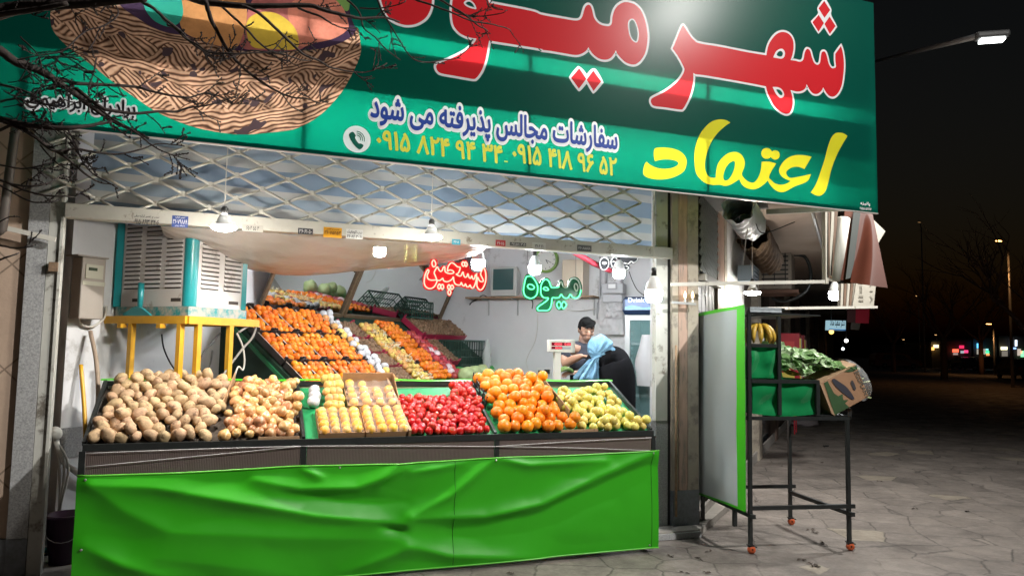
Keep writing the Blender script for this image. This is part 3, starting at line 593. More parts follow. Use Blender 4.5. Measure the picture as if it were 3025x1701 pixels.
def region(name, keys):
    m = MB(); m.smooth = False; mats = []
    for k in keys:
        m.cur = len(mats); mats.append(FL[k])
        for f in tri.get(k, []):
            q = [ov[i] for i in f]
            if (q[1]-q[0]).cross(q[2]-q[0]) < 0: q = q[::-1]
            m.poly([(p.x, YS, p.y) for p in q])
    o = m.build(name, mats, sign)
    if name == 'basket_picture':
        uvl = o.data.uv_layers.new(name='weave'); c0 = Vector(SP(560, -160)); c1 = Vector(SP(640, 395)); c2 = Vector(SP(1060, 120))
        for li, lp in enumerate(o.data.loops):
            co = o.data.vertices[lp.vertex_index].co; p = Vector((co.x, co.z))-c0
            uvl.data[li].uv = (p.x*1.1, (p.x*p.x*.28+(-p.y)*1.0)*1.25)
    return o
for n_ in FL['green'].node_tree.nodes:                            # the printed ink is darker seen from the front than lit through
    if n_.type == 'BSDF_DIFFUSE':
        for l_ in list(n_.inputs[0].links): FL['green'].node_tree.links.remove(l_)
        n_.inputs[0].default_value = (.0012, .07, .052, 1)
region('sign_face', ['green']); region('red_lettering', ['red']); region('white_lettering', ['white']); region('yellow_lettering', ['yellow']); region('yellow_lettering', ['yel_d']); region('yellow_lettering', ['yel_a']); region('basket_picture', ['basket']+list(pic))
# smaller lettering printed on top
def band(px0, py0, px1, py1, hpx):
    a = aty(px0, py0, YS-.003); b = aty(px1, py1, YS-.003); mx = (px0+px1)/2; my = (py0+py1)/2
    return a, b-a, Z*((aty(mx, my-hpx, YS).z-aty(mx, my, YS).z))
FLW = cloth_mat('print_white', (.9, .92, .94), tr=.15, gloss=.05); FLB = cloth_mat('print_blue', (.03, .07, .34), tr=.15, gloss=.05); FLY = cloth_mat('print_yellow', (.76, .72, .08), tr=.15, gloss=.05); FLK = cloth_mat('print_black', (.02, .02, .025), tr=.1, gloss=.05)
def outlined(txt, px0, py0, px1, py1, hpx, name, cols, o1, o2, shrink=0.):
    p, ex, ey = band(px0, py0, px1, py1, hpx)
    if o2:
        m = MB()
        text_on(m, txt, p, ex, ey, o2); m.build(name+'_border', cols[1], sign)
    m = MB(); text_on(m, txt, p-Vector((0, .0042, 0)), ex, ey, o1); return m.build(name, cols[0], sign)
outlined(shape('سفارشات مجالس پذیرفته می شود'), 1094, 373, 1822, 466, 90, 'blue_lettering', (FLB, FLW), .03, .15)
outlined(shape('برادران ابراهیمی'), 78, 318, 398, 352, 52, 'black_lettering', (FLK, FLW), .025, .15)
def digits(txt, px0, py0, px1, py1, h): outlined(NUM(txt), px0, py0, px1, py1, h, 'telephone_number', (FLY, None), .032, 0)
digits('0915 824 94 34', 1113, 438, 1482, 484, 52); digits('0915 418 96 52', 1514, 478, 1820, 520, 52)
m = MB(); a, ex, ey = band(1490, 479, 1500, 480, 4); m.add([a, a+ex, a+ex+ey, a+ey], [(0, 1, 2, 3)]); m.build('dash', FLY, sign)
# telephone mark in a white disc
c = Vector((*SP(1054.5, 412), 0)); r = abs(SP(1095, 412)[0]-c.x)
P2 = lambda x, y, o=.003: Vector((c.x+x*r, YS-o, c.y+y*r))
m = MB(); m.poly([P2(math.cos(2*PI*k/40), math.sin(2*PI*k/40)) for k in range(40)]); m.build('telephone_disc', FLW, sign)
m = MB(); ph = smooth_path([(-.5, .42, 0), (-.3, .5, 0), (-.1, .25, 0), (-.15, .08, 0), (.1, -.28, 0), (.3, -.3, 0), (.48, -.42, 0), (.35, -.66, 0), (.15, -.72, 0), (-.2, -.45, 0), (-.48, -.05, 0), (-.58, .25, 0)], 4, True)
m.poly([P2(p.x, p.y, .0045) for p in ph])
for rr in (.28, .42, .56):
    q = [(-.02+rr*math.cos(t), .02+rr*math.sin(t)) for t in [rad(-15+12*k) for k in range(10)]]
    for k in range(9):
        u0, u1 = (rr-.025)/rr, (rr+.025)/rr
        f = lambda pt, s: P2(-.02+(pt[0]+.02)*s, .02+(pt[1]-.02)*s, .0045)
        m.poly([f(q[k], u0), f(q[k], u1), f(q[k+1], u1), f(q[k+1], u0)])
m.build('telephone_handset', cloth_mat('print_green', (.01, .12, .08), tr=.1, gloss=.05), sign)
outlined(shape('پانیزه'), 2541, 607, 2569, 610, 12, 'printer_name', (FLW, None), .02, 0)
outlined(NUM('09155052617'), 2537, 619, 2573, 622, 7, 'printer_number', (FLW, None), .01, 0)
# frame behind the face
fm = M('sign_frame_steel', (.12, .12, .12), rough=.5, metal=.4)
for x in (-1.19, .383, 1.983, 3.543):
    m = MB(); m.bbox((x-.014, YS+.012, SZ0+.032), (x+.014, YS+.042, SZ1-.032)); m.build('frame_bar', fm, sign)
m = MB(); m.bbox((SX0, YS+.006, SZ0), (SX1, YS+.05, SZ0+.03)); m.bbox((SX0, YS+.006, SZ1-.03), (SX1, YS+.05, SZ1)); m.build('frame_rail', fm, sign)
m = MB(); m.bbox((SX1-.02, YS+.006, SZ0+.032), (SX1, YS+.05, SZ1-.032)); m.bbox((SX0, YS+.006, SZ0+.032), (SX0+.02, YS+.05, SZ1-.032)); m.build('frame_side', fm, sign)
m = MB(); m.bbox((SX0, YS-.004, SZ0-.008), (SX1, YS+.02, SZ0-.001)); m.build('edge_strip', M('pale_edge', (.6, .58, .55), rough=.3, metal=.3), sign)
# unseen boards shaped to cast the dark bands on the sign, with steel arms
can = thing('sign_shade_boards', 'unseen dark boards on steel arms that shade the sign from behind', 'canopy', (1.6, 5.3, 3.3))
m = MB(); m.bbox((SX0, 5.06, 3.225), (5.30, 5.08, 3.595)); m.build('cross_board', M('old_board', (.2, .17, .14), rough=.8, var=.3, vs=5), can)
m = MB(); m.bbox((SX0, 5.06, 3.70), (5.30, 5.08, 4.72)); m.build('back_board', M('old_board', (.2, .17, .14)), can)
for x in (-1.8, -.3, 1.2, 2.7, 4.2):
    m = MB(); m.bar((x, 5.085, 4.3), (x, 5.75, 4.3), .03, .03); m.build('arm', fm, can)
# unseen tubes inferred from the glow; plates added behind them to confine their light
tr_m = M('baffle_white', (.6, .6, .58), rough=.6); E_tube = emis('tube_light', (.98, .98, .96), 58.)
m = MB(); m.bbox((SX0, 5.45, 2.93), (4.95, 5.46, 4.2)); m.bbox((SX0, 5.36, 2.925), (4.95, 5.449, 2.935)); m.bbox((SX0, 5.09, 3.38), (4.95, 5.449, 3.39)); m.build('added_light_baffle', tr_m, can)
for k in range(6):
    m = MB(); m.tube([(-1.0+.98*k, 5.40, 2.975), (-1.0+.98*k+.93, 5.40, 2.975)], .013, 8); m.build('tube_lamp', E_tube, can)
    m = MB(); m.tube([(-1.0+.98*k, 5.40, 3.60), (-1.0+.98*k+.93, 5.40, 3.60)], .013, 8); m.build('tube_lamp', E_tube, can)
# ================================================================== FRUIT AND VEGETABLE MESHES
def noise3(p, s, seed): return noise.noise(Vector(p)*s+Vector((seed*7.3, seed*3.1, seed*1.7)))
def fruit_mesh(name, fn, r, mats, nu=16, nv=11, extra=None):
    m = MB(); m.ball((0, 0, 0), r, nu, nv, fn)
    if extra: extra(m)
    o = m.build(name, mats); me = o.data; bpy.data.objects.remove(o); return me
m_pot = M('potato_skin', (.5, .335, .19), rough=.75, var=.22, vs=28, bump=.25, bs=70, rnd_h=.012, rnd_v=.18, dirt=(.17, .1, .055), dirtamt=.25, ds=22)
m_oni = M('onion_skin', (.6, .31, .13), rough=.25, var=.35, vs=9, rnd_h=.02, rnd_v=.34, dirt=(.82, .68, .42), dirtamt=.3, ds=9, stretch=(2.5, 2.5, .5))
m_tom = M('tomato_skin', (.5, .014, .006), rough=.22, var=.12, vs=8, spec=.6, rnd_h=.004, rnd_v=.12)
m_cal = M('calyx_green', (.07, .14, .03), rough=.6)
m_ora = M('orange_peel', (.80, .235, .008), rough=.36, var=.1, vs=9, bump=.16, bs=160, rnd_h=.012, rnd_v=.1)
m_tan = M('persimmon_skin', (.80, .20, .014), rough=.22, var=.13, vs=9, rnd_h=.012, rnd_v=.12)
m_gold = M('golden_apple_skin', (.66, .56, .13), rough=.3, var=.12, vs=8, rnd_h=.018, rnd_v=.1, dirt=(.5, .3, .12), dirtamt=.08, ds=9)
m_peach = M('yellow_peach_skin', (.80, .42, .05), rough=.35, var=.14, vs=10, rnd_h=.014, rnd_v=.1)
m_yap = M('yellow_apple_skin', (.72, .47, .13), rough=.35, var=.15, vs=9, rnd_h=.03, rnd_v=.15, dirt=(.6, .2, .06), dirtamt=.22, ds=9)
m_kiwi = M('kiwi_skin', (.21, .125, .07), rough=.8, var=.25, vs=25, bump=.4, bs=150, rnd_v=.18)
m_pom = M('pomegranate_skin', (.46, .05, .055), rough=.32, var=.3, vs=7, rnd_h=.012, rnd_v=.2)
m_net = M('white_foam_net', (.62, .62, .64), rough=.6, rnd_v=.06, bump=.9, bs=55)
m_pernet = M('pink_foam_net', (.78, .62, .64), rough=.6, rnd_v=.06, bump=.9, bs=55)
m_cab = M('cabbage_leaf', (.42, .52, .25), rough=.45, var=.25, vs=9, rnd_v=.12, bump=.3, bs=18)
m_stem = M('dry_stem', (.14, .08, .04), rough=.8)
def potato(k):
    def f(d, t, a): return 1+.16*noise3(d, 1.3, k)+.07*noise3(d, 2.8, k+9)-.03*(noise3(d, 5, k+4) > .42)
    return fruit_mesh('potato', f, (.058+.004*(k % 3), .047+.003*(k % 2), .044), m_pot)
def onion(k):
    def f(d, t, a):
        top = max(0, d.z)
        return 1+.05*noise3(d, 1.5, k)-.12*(top**2)+.42*max(0, d.z-.86)/.14*.55-.08*max(0, -d.z-.8)/.2
    return fruit_mesh('onion', f, (.044, .044, .042), m_oni)
def dimple(k, depth=.14, lob=0, lobn=5, w=.5):
    def f(d, t, a): return 1-depth*math.exp(-(t/w)**2)-depth*.6*math.exp(-((PI-t)/(w*.7))**2)+lob*math.cos(a*lobn)*math.sin(t)+.03*noise3(d, 1.4, k)
    return f
def star(r, n, z, l, mat=1):
    def e(m):
        m.cur = mat
        for i in range(n):
            a = 2*PI*i/n; c, s_ = math.cos(a), math.sin(a); px, py = -s_, c
            m.add([(c*r*.2+px*r*.16, s_*r*.2+py*r*.16, z), (c*r*.2-px*r*.16, s_*r*.2-py*r*.16, z), (c*r, s_*r, z+l)], [(0, 1, 2)])
        m.cur = 0
    return e
def stem(h, z, r=.003, mat=1):
    def e(m): m.cur = mat; m.tube([(0, 0, z), (.003, .002, z+h)], r, 5); m.cur = 0
    return e
ME = {
 'potato': [potato(k) for k in range(7)], 'onion': [onion(k) for k in range(5)],
 'tomato': [fruit_mesh('tomato', dimple(k, .13, .025, 5), (.042, .042, .035), [m_tom, m_cal], 16, 10, star(.02, 5, .031, .004)) for k in range(3)],
 'orange': [fruit_mesh('orange', dimple(k, .035, 0, 5, .2), .046, [m_ora, m_cal], 18, 12, stem(.002, .0435, .004)) for k in range(3)],
 'persimmon': [fruit_mesh('persimmon', dimple(k, .04, .008, 4, .3), (.041, .041, .037), [m_tan, m_stem], 14, 9, stem(.002, .035, .004)) for k in range(3)],
 'golden_apple': [fruit_mesh('golden_apple', dimple(k, .2, .015, 5, .42), (.043, .043, .041), [m_gold, m_stem], 16, 11, stem(.022, .028)) for k in range(3)],
 'peach': [fruit_mesh('peach', dimple(k, .1, .02, 1, .4), (.036, .036, .034), m_peach, 14, 9) for k in range(3)],
 'yellow_apple': [fruit_mesh('yellow_apple', dimple(k, .17, .01, 5, .45), (.04, .04, .038), [m_yap, m_stem], 14, 9, stem(.018, .027)) for k in range(3)],
 'kiwi': [fruit_mesh('kiwi', lambda d, t, a, k=k: 1+.05*noise3(d, 1.5, k), (.035, .028, .027), m_kiwi, 12, 8) for k in range(3)],
 'pomegranate': [fruit_mesh('pomegranate', dimple(k, -.02, .025, 6, .25), (.05, .05, .047), [m_pom, m_pom], 14, 9, star(.018, 6, .045, .02)) for k in range(3)],
 'netted_apple': [fruit_mesh('netted_apple', lambda d, t, a, k=k: 1+.035*math.sin(14*a+9*t)+.05*noise3(d, 2, k), (.045, .045, .042), [m_net, m_net], 22, 12) for k in range(2)],
 'netted_pomegranate': [fruit_mesh('netted_pomegranate', lambda d, t, a: 1+.04*math.sin(12*a+8*t), (.047, .047, .045), m_pernet, 22, 12)],
 'cabbage': [fruit_mesh('cabbage', lambda d, t, a, k=k: 1+.1*noise3(d, 1.8, k)+.06*math.sin(5*a+3*math.sin(2*t))*math.sin(t), (.105, .1, .085), m_cab, 26, 16) for k in range(3)],
}
CNT = {}
def spawn(kind, p, label, cat, group, s=1., up=None, full=True):
    me = rnd.choice(ME[kind]); o = bpy.data.objects.new(kind, me); COL.objects.link(o)
    o.location = p; v_ = .2 if kind in ('potato', 'onion') else .1; k = s*rnd.uniform(1-v_, 1+v_); o.scale = (k, k*rnd.uniform(1-v_*.6, 1+v_*.3), k*rnd.uniform(.94, 1.06))
    if up is None or full: o.rotation_euler = (rnd.uniform(-PI, PI), rnd.uniform(-1.2, 1.2), rnd.uniform(-PI, PI)) if full else (rnd.uniform(-.5, .5), rnd.uniform(-.5, .5), rnd.uniform(-PI, PI))
    else:
        q = Vector(up).to_track_quat('Z', 'Y'); e = q.to_matrix() @ Matrix.Rotation(rnd.uniform(-PI, PI), 3, 'Z'); o.rotation_euler = e.to_euler()
    tag(o, label, cat, group); return o

# ================================================================== THE FRONT STAND
YF, YB, ZF, ZB = 5.17, 5.90, .905, 1.225
def T(x, t, h=0.): return Vector((x, YF+.02+(YB-YF-.04)*t, ZF+(ZB-ZF)*t)) + Vector((0, -.4, .916))*h
TN = Vector((0, -(ZB-ZF), (YB-YF))).normalized()
def onT(px, py, h=.03):
    q = on(px, py, T(0, 0, h), TN); return q.x, (q.y-YF-.02+.4*h)/(YB-YF-.04)
stand = thing('fruit_stand', 'long black steel fruit stand with sloping trays behind the green skirt', 'fruit stand', (1.16, 5.5, 0))
M_green = M('green_liner', (.012, .26, .085), rough=.5, var=.12, vs=5)
M_lime = M('lime_vinyl', (.055, .42, .012), rough=.32, var=.06, vs=4, spec=.5)
M_cream = M('pale_green_panel', (.33, .37, .22), rough=.55, var=.12, vs=6)
XS = (-.81, .478, 1.832, 3.135)
m = MB(); m.bbox((XS[0], 5.145, .885), (XS[3], 5.18, .925)); m.build('front_rail', M_black, stand)
m = MB(); m.bbox((XS[0], 5.885, 1.235), (XS[3], 5.915, 1.27)); m.build('back_rail', M_black, stand)
m = MB(); m.grid(lambda a, b: Vector((XS[0]-.03+(XS[3]-XS[0]+.06)*a, 5.88+.045*b, 1.273+.012*math.sin(PI*b)+.003*math.sin(40*a))), 60, 4); m.build('green_trim', M_lime, stand)
m = MB(); m.bbox((XS[0], 5.145, .12), (XS[3], 5.175, .15)); m.bbox((XS[0], 5.885, .12), (XS[3], 5.915, .15)); m.build('bottom_rail', M_black, stand)
for x in XS:
    w_ = .035
    m = MB(); m.bbox((x-w_/2-(.0 if x != XS[1] else .0), 5.148, .151), (x+w_/2, 5.178, .884)); m.build('post', M_black, stand)
    m = MB(); m.bbox((x-w_/2, 5.887, .151), (x+w_/2, 5.913, 1.234)); m.build('post', M_black, stand)
    m = MB(); m.bar((x, 5.19, .925), (x, 5.885, 1.262), .022, .03); m.build('side_rail', M_black, stand)
pc = film_mat('smoky_polycarbonate', (.15, .115, .105), clear=.1, rough=.16, bump=.25, bs=14)
def ribbed():
    N, L, b, o = nodes(pc); tc = N.new('ShaderNodeTexCoord'); wv = N.new('ShaderNodeTexWave'); wv.inputs['Scale'].default_value = 32; wv.bands_direction = 'X'; L.new(tc.outputs['Object'], wv.inputs['Vector'])
    bp = N.new('ShaderNodeBump'); bp.inputs['Strength'].default_value = .5; bp.inputs['Distance'].default_value = .004; L.new(wv.outputs['Fac'], bp.inputs['Height']); L.new(b.inputs['Normal'].links[0].from_socket, bp.inputs['Normal']); L.new(bp.outputs[0], b.inputs['Normal'])
ribbed()
clear = film_mat('clear_sheet', (.5, .5, .48), clear=.6, rough=.15, bump=.3, bs=10)
for a, b_ in zip(XS[:-1], XS[1:]):
    m = MB(); m.bbox((a+.02, 5.152, .151), (b_-.02, 5.158, .884)); m.build('front_panel', pc, stand)
    m = MB(); m.bbox((a+.02, 5.895, 1.165), (b_-.02, 5.905, 1.233)); m.build('back_panel', M_cream, stand)
    m = MB(); m.grid(lambda u_, v_, a=a, b_=b_: T(a+.012+(b_-a-.024)*u_, v_*.97, .004+.004*math.sin(9*u_)), 20, 8); m.build('tray_liner', M_green if a > 0 else M('dark_liner', (.05, .035, .025), rough=.8), stand)
for x in XS: m = MB(); m.prism([(x-.004, 5.19, .91), (x-.004, 5.88, 1.245), (x-.004, 5.88, 1.14), (x-.004, 5.19, .84)], (.008, 0, 0)); m.build('side_sheet', clear, stand)
def caster(name='caster', parent=None):
    pass
for x in (XS[0]+.05, XS[3]-.05):
    for y in (5.2, 5.86):
        m = MB(); m.box((x, y, .105), (.05, .05, .03)); m.lathe([(.0, -.015), (.045, -.015), (.045, .015), (0, .015)], (x, y+.01, .049), (1, 0, 0), 16); m.build('caster', M_black, stand)
# white strings tied across the front
for k, pts in enumerate(([(253, 1338), (600, 1325), (890, 1317)], [(252, 1378), (600, 1345), (890, 1317)], [(890, 1317), (1100, 1316), (1460, 1318)], [(1460, 1318), (1700, 1303), (1925, 1292)], [(1460, 1318), (1700, 1322), (1920, 1330)])):
    q = [aty(px, py, 5.138) for px, py in pts]; m = MB(); m.tube(smooth_path(q, 6), .0022, 5)
    tag(m.build('string', M('white_string', (.62, .6, .6), rough=.5)), ['upper white string across the left smoky panel', 'slanting white string crossing the left smoky panel', 'white string across the middle smoky panel', 'upper white string across the right smoky panel', 'lower white string across the right smoky panel'][k], 'string', 'strings tied across the stand')
# ---- lime green vinyl skirt hanging in front, pulled into folds
def seg_d(p, a, b):
    ab = b-a; t = max(0, min(1, (p-a).dot(ab)/ab.dot(ab))); return (p-(a+ab*t)), t
K5 = lambda x, y: (1100+x*.38043, 1280+y*.38043); K4 = lambda x, y: (200+x*.42702, 1300+y*.42702)
def yb(c): p = aty(c[0], c[1], 5.13); return Vector((p.x, p.z))
RIDGES = [([K5(2165, 150), K5(1700, 350), K5(1300, 540), K5(880, 635), K5(300, 650)], .034, .024), ([K5(930, 200), K5(600, 470), K5(290, 630)], .028, .022), ([K4(2330, 190), K4(2000, 320), K4(1600, 330), K4(1300, 270)], .03, .02),
 ([K4(2330, 570), K4(1700, 510), K4(1100, 400), K4(600, 320), K4(160, 300)], .034, .024), ([K4(160, 300), K4(400, 480), K4(700, 620), K4(1500, 660), K4(2300, 680)], .05, .018), ([K4(120, 720), K4(400, 850), K4(700, 930)], .04, .022), ([K5(265, 860), K5(600, 940), K5(1300, 960)], .035, .018),
 ([K4(2340, 740), K4(1900, 900)], .04, .02), ([K5(975, 195), K5(1200, 240), K5(1800, 210)], .02, .012), ([K4(1630, 200), K4(1750, 250)], .016, .01), ([K4(2330, 420), K4(1900, 420), K4(1500, 360)], .03, -.012), ([K5(2150, 250), K5(1700, 480), K5(1200, 690), K5(600, 760)], .06, -.018), ([K5(250, 160), K5(40, 380)], .03, .02), ([K5(250, 750), K5(60, 720)], .02, -.014), ([K5(700, 230), K5(300, 300)], .02, .012), ([K4(600, 800), K4(1500, 900)], .08, .02)]
RIDGES = [([yb(c) for c in pl], w_, a) for pl, w_, a in RIDGES]
TL, TR2 = yb((237, 1402)), yb((1943, 1329)); BR = yb((1935, 1607))
TLp, TRp, BRp = Vector((TL.x-.012, TL.y)), Vector((TR2.x, TR2.y)), Vector((BR.x+.005, .035))
def skirt(a, b):
    x = TLp.x+(TRp.x-TLp.x)*a
    top = TLp.y+(TRp.y-TLp.y)*a - .010*math.sin(PI*min(1, a/.31))*(a < .31) - .012*math.sin(PI*(a-.31)/.36)*(.31 < a < .67) - .008*math.sin(PI*(a-.67)/.33)*(a > .67)
    z = top+(BRp.y+.004*math.sin(9*a)-top)*b; p = Vector((x, z)); d = 0
    for pl, w_, am in RIDGES:
        best = 9; bt = 0
        for i in range(len(pl)-1):
            dv, t = seg_d(p, pl[i], pl[i+1])
            if dv.length < best: best = dv.length; bt = (i+t)/(len(pl)-1)
        d += 2.0*am*math.exp(-(best/(w_*1.7))**1.35)*(.35+.65*math.sin(PI*min(1, max(0, .12+.8*bt))))
    d += .013*abs(noise.noise((x*1.6+z*2.2, z*4.5-x*.8, 7)))+.006*noise.noise((x*2.2, z*3, 0))+.0015*noise.noise((x*9, z*9, 4))
    d = max(d, -.012)
    return Vector((x, 5.118-d, z))
def lime_skirt():
    m = M('skirt_vinyl', (.032, .37, .008), rough=.42, var=.06, vs=2, spec=.4); N, L, b, o = nodes(m)
    tc = N.new('ShaderNodeTexCoord'); n = N.new('ShaderNodeTexNoise'); n.inputs['Scale'].default_value = 420; L.new(tc.outputs['Object'], n.inputs['Vector'])
    bp = N.new('ShaderNodeBump'); bp.inputs['Strength'].default_value = .12; bp.inputs['Distance'].default_value = .002; L.new(n.outputs[0], bp.inputs['Height']); L.new(bp.outputs[0], b.inputs['Normal']); return m
sk = thing('skirt_banner', 'creased plain lime green vinyl banner tied along the front of the stand', 'banner', (1.16, 5.125, .4))
m = MB(); m.grid(skirt, 200, 60); o = m.build('vinyl_sheet', lime_skirt(), sk)
m = MB(); m.tube([skirt(a/60, 0)+Vector((0, -.002, 0)) for a in range(61)], .006, 5); m.tube([skirt(a/60, 1)+Vector((0, -.002, 0)) for a in range(61)], .006, 5); m.build('hem', M('hem_lime', (.12, .5, .05), rough=.35), sk)
sx = (1199*1.0-237)/(1943-237); 
m = MB(); m.tube([skirt(.585, b/20)+Vector((0, -.001, 0)) for b in range(21)], .0022, 4); m.tube([skirt(.985, b/20)+Vector((0, -.001, 0)) for b in range(21)], .0022, 4); m.build('seam', M('seam_green', (.02, .2, .01)), sk)
for a, b in ((.012, .03), (.385, .02), (.66, .02), (.985, .02), (.012, .6), (.98, .97)):
    m = MB(); m.lathe([(.0, 0), (.007, 0), (.007, .004), (.003, .004)], skirt(a, b)+Vector((0, -.001, 0)), (0, -1, 0), 10); m.build('eyelet', M('eyelet', (.7, .7, .7), rough=.3, metal=.8), sk)

# ---- heaps on the stand
def heap(kind, x0, x1, x0b, x1b, t0, t1, dx, dt, h0, bump, label, cat, group, s=1., skip=0., jit=.25, full=True, up=None, lim=None, layer2=0.):
    t = t0; r = 0
    while t <= t1:
        a = x0+(x0b-x0)*(t-t0)/(t1-t0); b_ = x1+(x1b-x1)*(t-t0)/(t1-t0); x = a+(dx/2 if r % 2 else 0)
        while x <= b_:
            if rnd.random() >= skip and (lim is None or lim(x, t)):
                u_ = (x-a)/max(1e-6, b_-a)
                spawn(kind, T(x+rnd.uniform(-1, 1)*dx*jit*.5, t+rnd.uniform(-1, 1)*dt*jit*.5, h0+bump(u_, t)+rnd.uniform(-1, 1)*.008), label, cat, group, s, up, full)
                if layer2 and rnd.random() < layer2: spawn(kind, T(x+dx*.5, t+dt*.3, h0+bump(u_, t)+dx*.55), label, cat, group, s, up, full)
            x += dx
        t += dt; r += 1
heap('potato', -.76, -.10, -.69, .01, .05, 1.0, .079, .088, .04, lambda u_, t: .075*min(1, t*1.6)*(.55+.6*math.sin(PI*min(1, max(0, u_*.9+.12)))), 'brown unwashed potato in the heap at the left end of the front stand', 'potato', 'potatoes heaped on the stand', .80, .0, .4, layer2=.2)
heap('onion', -.01, .43, .07, .43, .06, .97, .066, .074, .042, lambda u_, t: .04*min(1, t*2)*math.sin(PI*min(1, t*1.05)), 'golden skinned onion in the heap beside the potatoes', 'onion', 'onions heaped on the stand', .86, 0, .5, layer2=.3)
heap('tomato', 1.225, 1.79, 1.20, 1.79, .05, .68, .055, .068, .032, lambda u_, t: .02*math.sin(PI*t/.7)+.05*max(0, u_-.7)*t*4, 'glossy red tomato in the heap on the middle of the front stand', 'tomato', 'tomatoes heaped on the stand', .76, .0, .45, layer2=.2)
heap('tomato', 1.66, 1.79, 1.68, 1.79, .71, .88, .056, .07, .045, lambda u_, t: .03, 'glossy red tomato in the heap on the middle of the front stand', 'tomato', 'tomatoes heaped on the stand', .98, .0, .4)
heap('orange', 1.90, 2.45, 1.88, 2.38, .07, 1.0, .09, .108, .045, lambda u_, t: .10*min(1, t*1.5)*(.6+.4*math.sin(PI*u_)), 'large orange in the tall heap near the right end of the front stand', 'orange', 'oranges heaped on the stand', 1.03, .0, .4, layer2=.25)
heap('golden_apple', 2.55, 3.07, 2.50, 3.0, .05, .78, .074, .088, .038, lambda u_, t: .015*math.sin(PI*min(1, t))+.03*max(0, .3-u_), 'pale golden apple in the heap at the right end of the front stand', 'apple', 'golden apples heaped on the stand', .88, .03, .5, layer2=.3)
# boards that part the heaps
M_card = M('brown_cardboard', (.38, .22, .11), rough=.75, var=.12, vs=8, bump=.08, bs=60)
M_wood = M('raw_wood', (.36, .22, .12), rough=.7, var=.25, vs=6, stretch=(8, 1, 1))
def plank(name, x0, t0, x1, t1, hh, mat, label, cat='board', th=.008):
    m = MB(); a, b_ = T(x0, t0), T(x1, t1); c, d = T(x1, t1, hh), T(x0, t0, hh*.8)
    m.prism([a, b_, c, d], (th, 0, 0)); return tag(m.build(name, mat), label, cat)
plank('cardboard_strip', -.04, .5, .03, 1.0, .12, M_card, 'brown cardboard strip standing between the potatoes and the onions')
plank('wooden_board', 1.185, .0, 1.145, .99, .085, M_wood, 'grey brown wooden board between the peach boxes and the tomatoes', th=.018)
plank('cardboard_strip', 2.505, .3, 2.465, .98, .10, M_card, 'brown cardboard strip between the oranges and the golden apples')
m = MB(); m.bbox((2.35, 5.172, .926), (2.66, 5.18, .945)); tag(m.build('wooden_lath', M_wood), 'short wooden lath lying on the front rail below the golden apples', 'lath')
m = MB(); m.bbox((.19, 5.172, .926), (.45, 5.18, .943)); tag(m.build('wooden_lath', M_wood), 'short wooden lath lying on the front rail below the onions', 'lath')
m = MB()
for z_ in (.0, .035, .07, .105): m.bar(T(1.865, .5, z_), T(1.865, 1.02, z_), .006, .012); 
for t_ in (.5, .63, .76, .89, 1.02): m.bar(T(1.865, t_, 0), T(1.865, t_, .125), .008, .008)
for z_ in (.02, .06, .1): m.bar(T(1.865, 1.02, z_), T(2.46, 1.02, z_), .006, .012)
tag(m.build('plastic_crate', M('dark_plastic', (.025, .025, .028), rough=.45)), 'black plastic crate behind the heap of large oranges', 'crate')
# peach boxes
BX = {'upper right': ((1016, 1166), (1137, 1203)), 'lower left': ((935, 1064), (1213, 1290)), 'lower right': ((1070, 1196), (1208, 1288))}
fm_ = film_mat('crinkled_wrap', (.92, .88, .84), clear=.86, rough=.1, bump=1.0, bs=34)
for nm_, ((pa, pb), (ya, yb_)) in BX.items():
    x0, t1 = onT(pa, ya, .05); x1, _ = onT(pb, ya, .05); x0f, t0 = onT(pa+6, yb_, .05); x1f, _ = onT(pb+8, yb_, .05)
    x0 = (x0+x0f)/2; x1 = (x1+x1f)/2; t0 = max(.01, t0)
    if nm_ == 'upper right': t1 = .98
    bxo = MB(); hh = .055; bx_h = .13 if nm_ == 'upper right' else .055
    for (xa, ta, xb, tb, h_) in ((x0, t0, x1, t0, hh), (x0, t1, x1, t1, bx_h), (x0, t0, x0, t1, hh), (x1, t0, x1, t1, hh)):
        a, b_ = T(xa, ta), T(xb, tb); off = Vector((.005, 0, 0)) if xa == xb else Vector((0, .006, .003))
        h2 = bx_h if xb == x1 and ta != tb and nm_ == 'upper right' else h_
        bxo.hexa([a, a+off, b_+off, b_, T(xa, ta, h_), T(xa, ta, h_)+off, T(xb, tb, h2)+off, T(xb, tb, h2)])
    bxo.hexa([T(x0, t0, .008), T(x1, t0, .008), T(x1, t1, .008), T(x0, t1, .008), T(x0, t0, .012), T(x1, t0, .012), T(x1, t1, .012), T(x0, t1, .012)])
    tag(bxo.build('cardboard_box', M_card), 'open cardboard box of wrapped yellow peaches, %s of the three on the stand' % nm_, 'box', 'cardboard boxes of peaches')
    lab = 'yellow peach in clear wrap in the %s cardboard box' % nm_
    for i in range(4):
        for j in range(5 if nm_ != 'upper right' else 4):
            if nm_ == 'upper right' and j == 3 and i > 1: continue
            spawn('peach', T(x0+(x1-x0)*(i+.5)/4, t0+(t1-t0)*(j+.5)/(5 if nm_ != 'upper right' else 4), .05+rnd.uniform(0, .012)), lab, 'peach', 'peaches in the %s box' % nm_, .97)
    mm = MB()
    def wrap(a, b_, x0=x0, x1=x1, t0=t0, t1=t1):
        cell = abs(math.sin(PI*4*a))*abs(math.sin(PI*4*b_))
        return T(x0+.006+(x1-x0-.012)*a, t0+(t1-t0)*b_*(.97 if True else 1), .062+.03*cell**.6+.008*noise.noise((a*22, b_*22, x0*9)))
    mm.grid(wrap, 48, 48); tag(mm.build('plastic_wrap', fm_), 'crinkled clear wrap over the peaches in the %s box' % nm_, 'plastic wrap', 'wraps over the peach boxes')
x0, t1 = onT(946, 1140, .05); x1, t0 = onT(1012, 1208, .05)
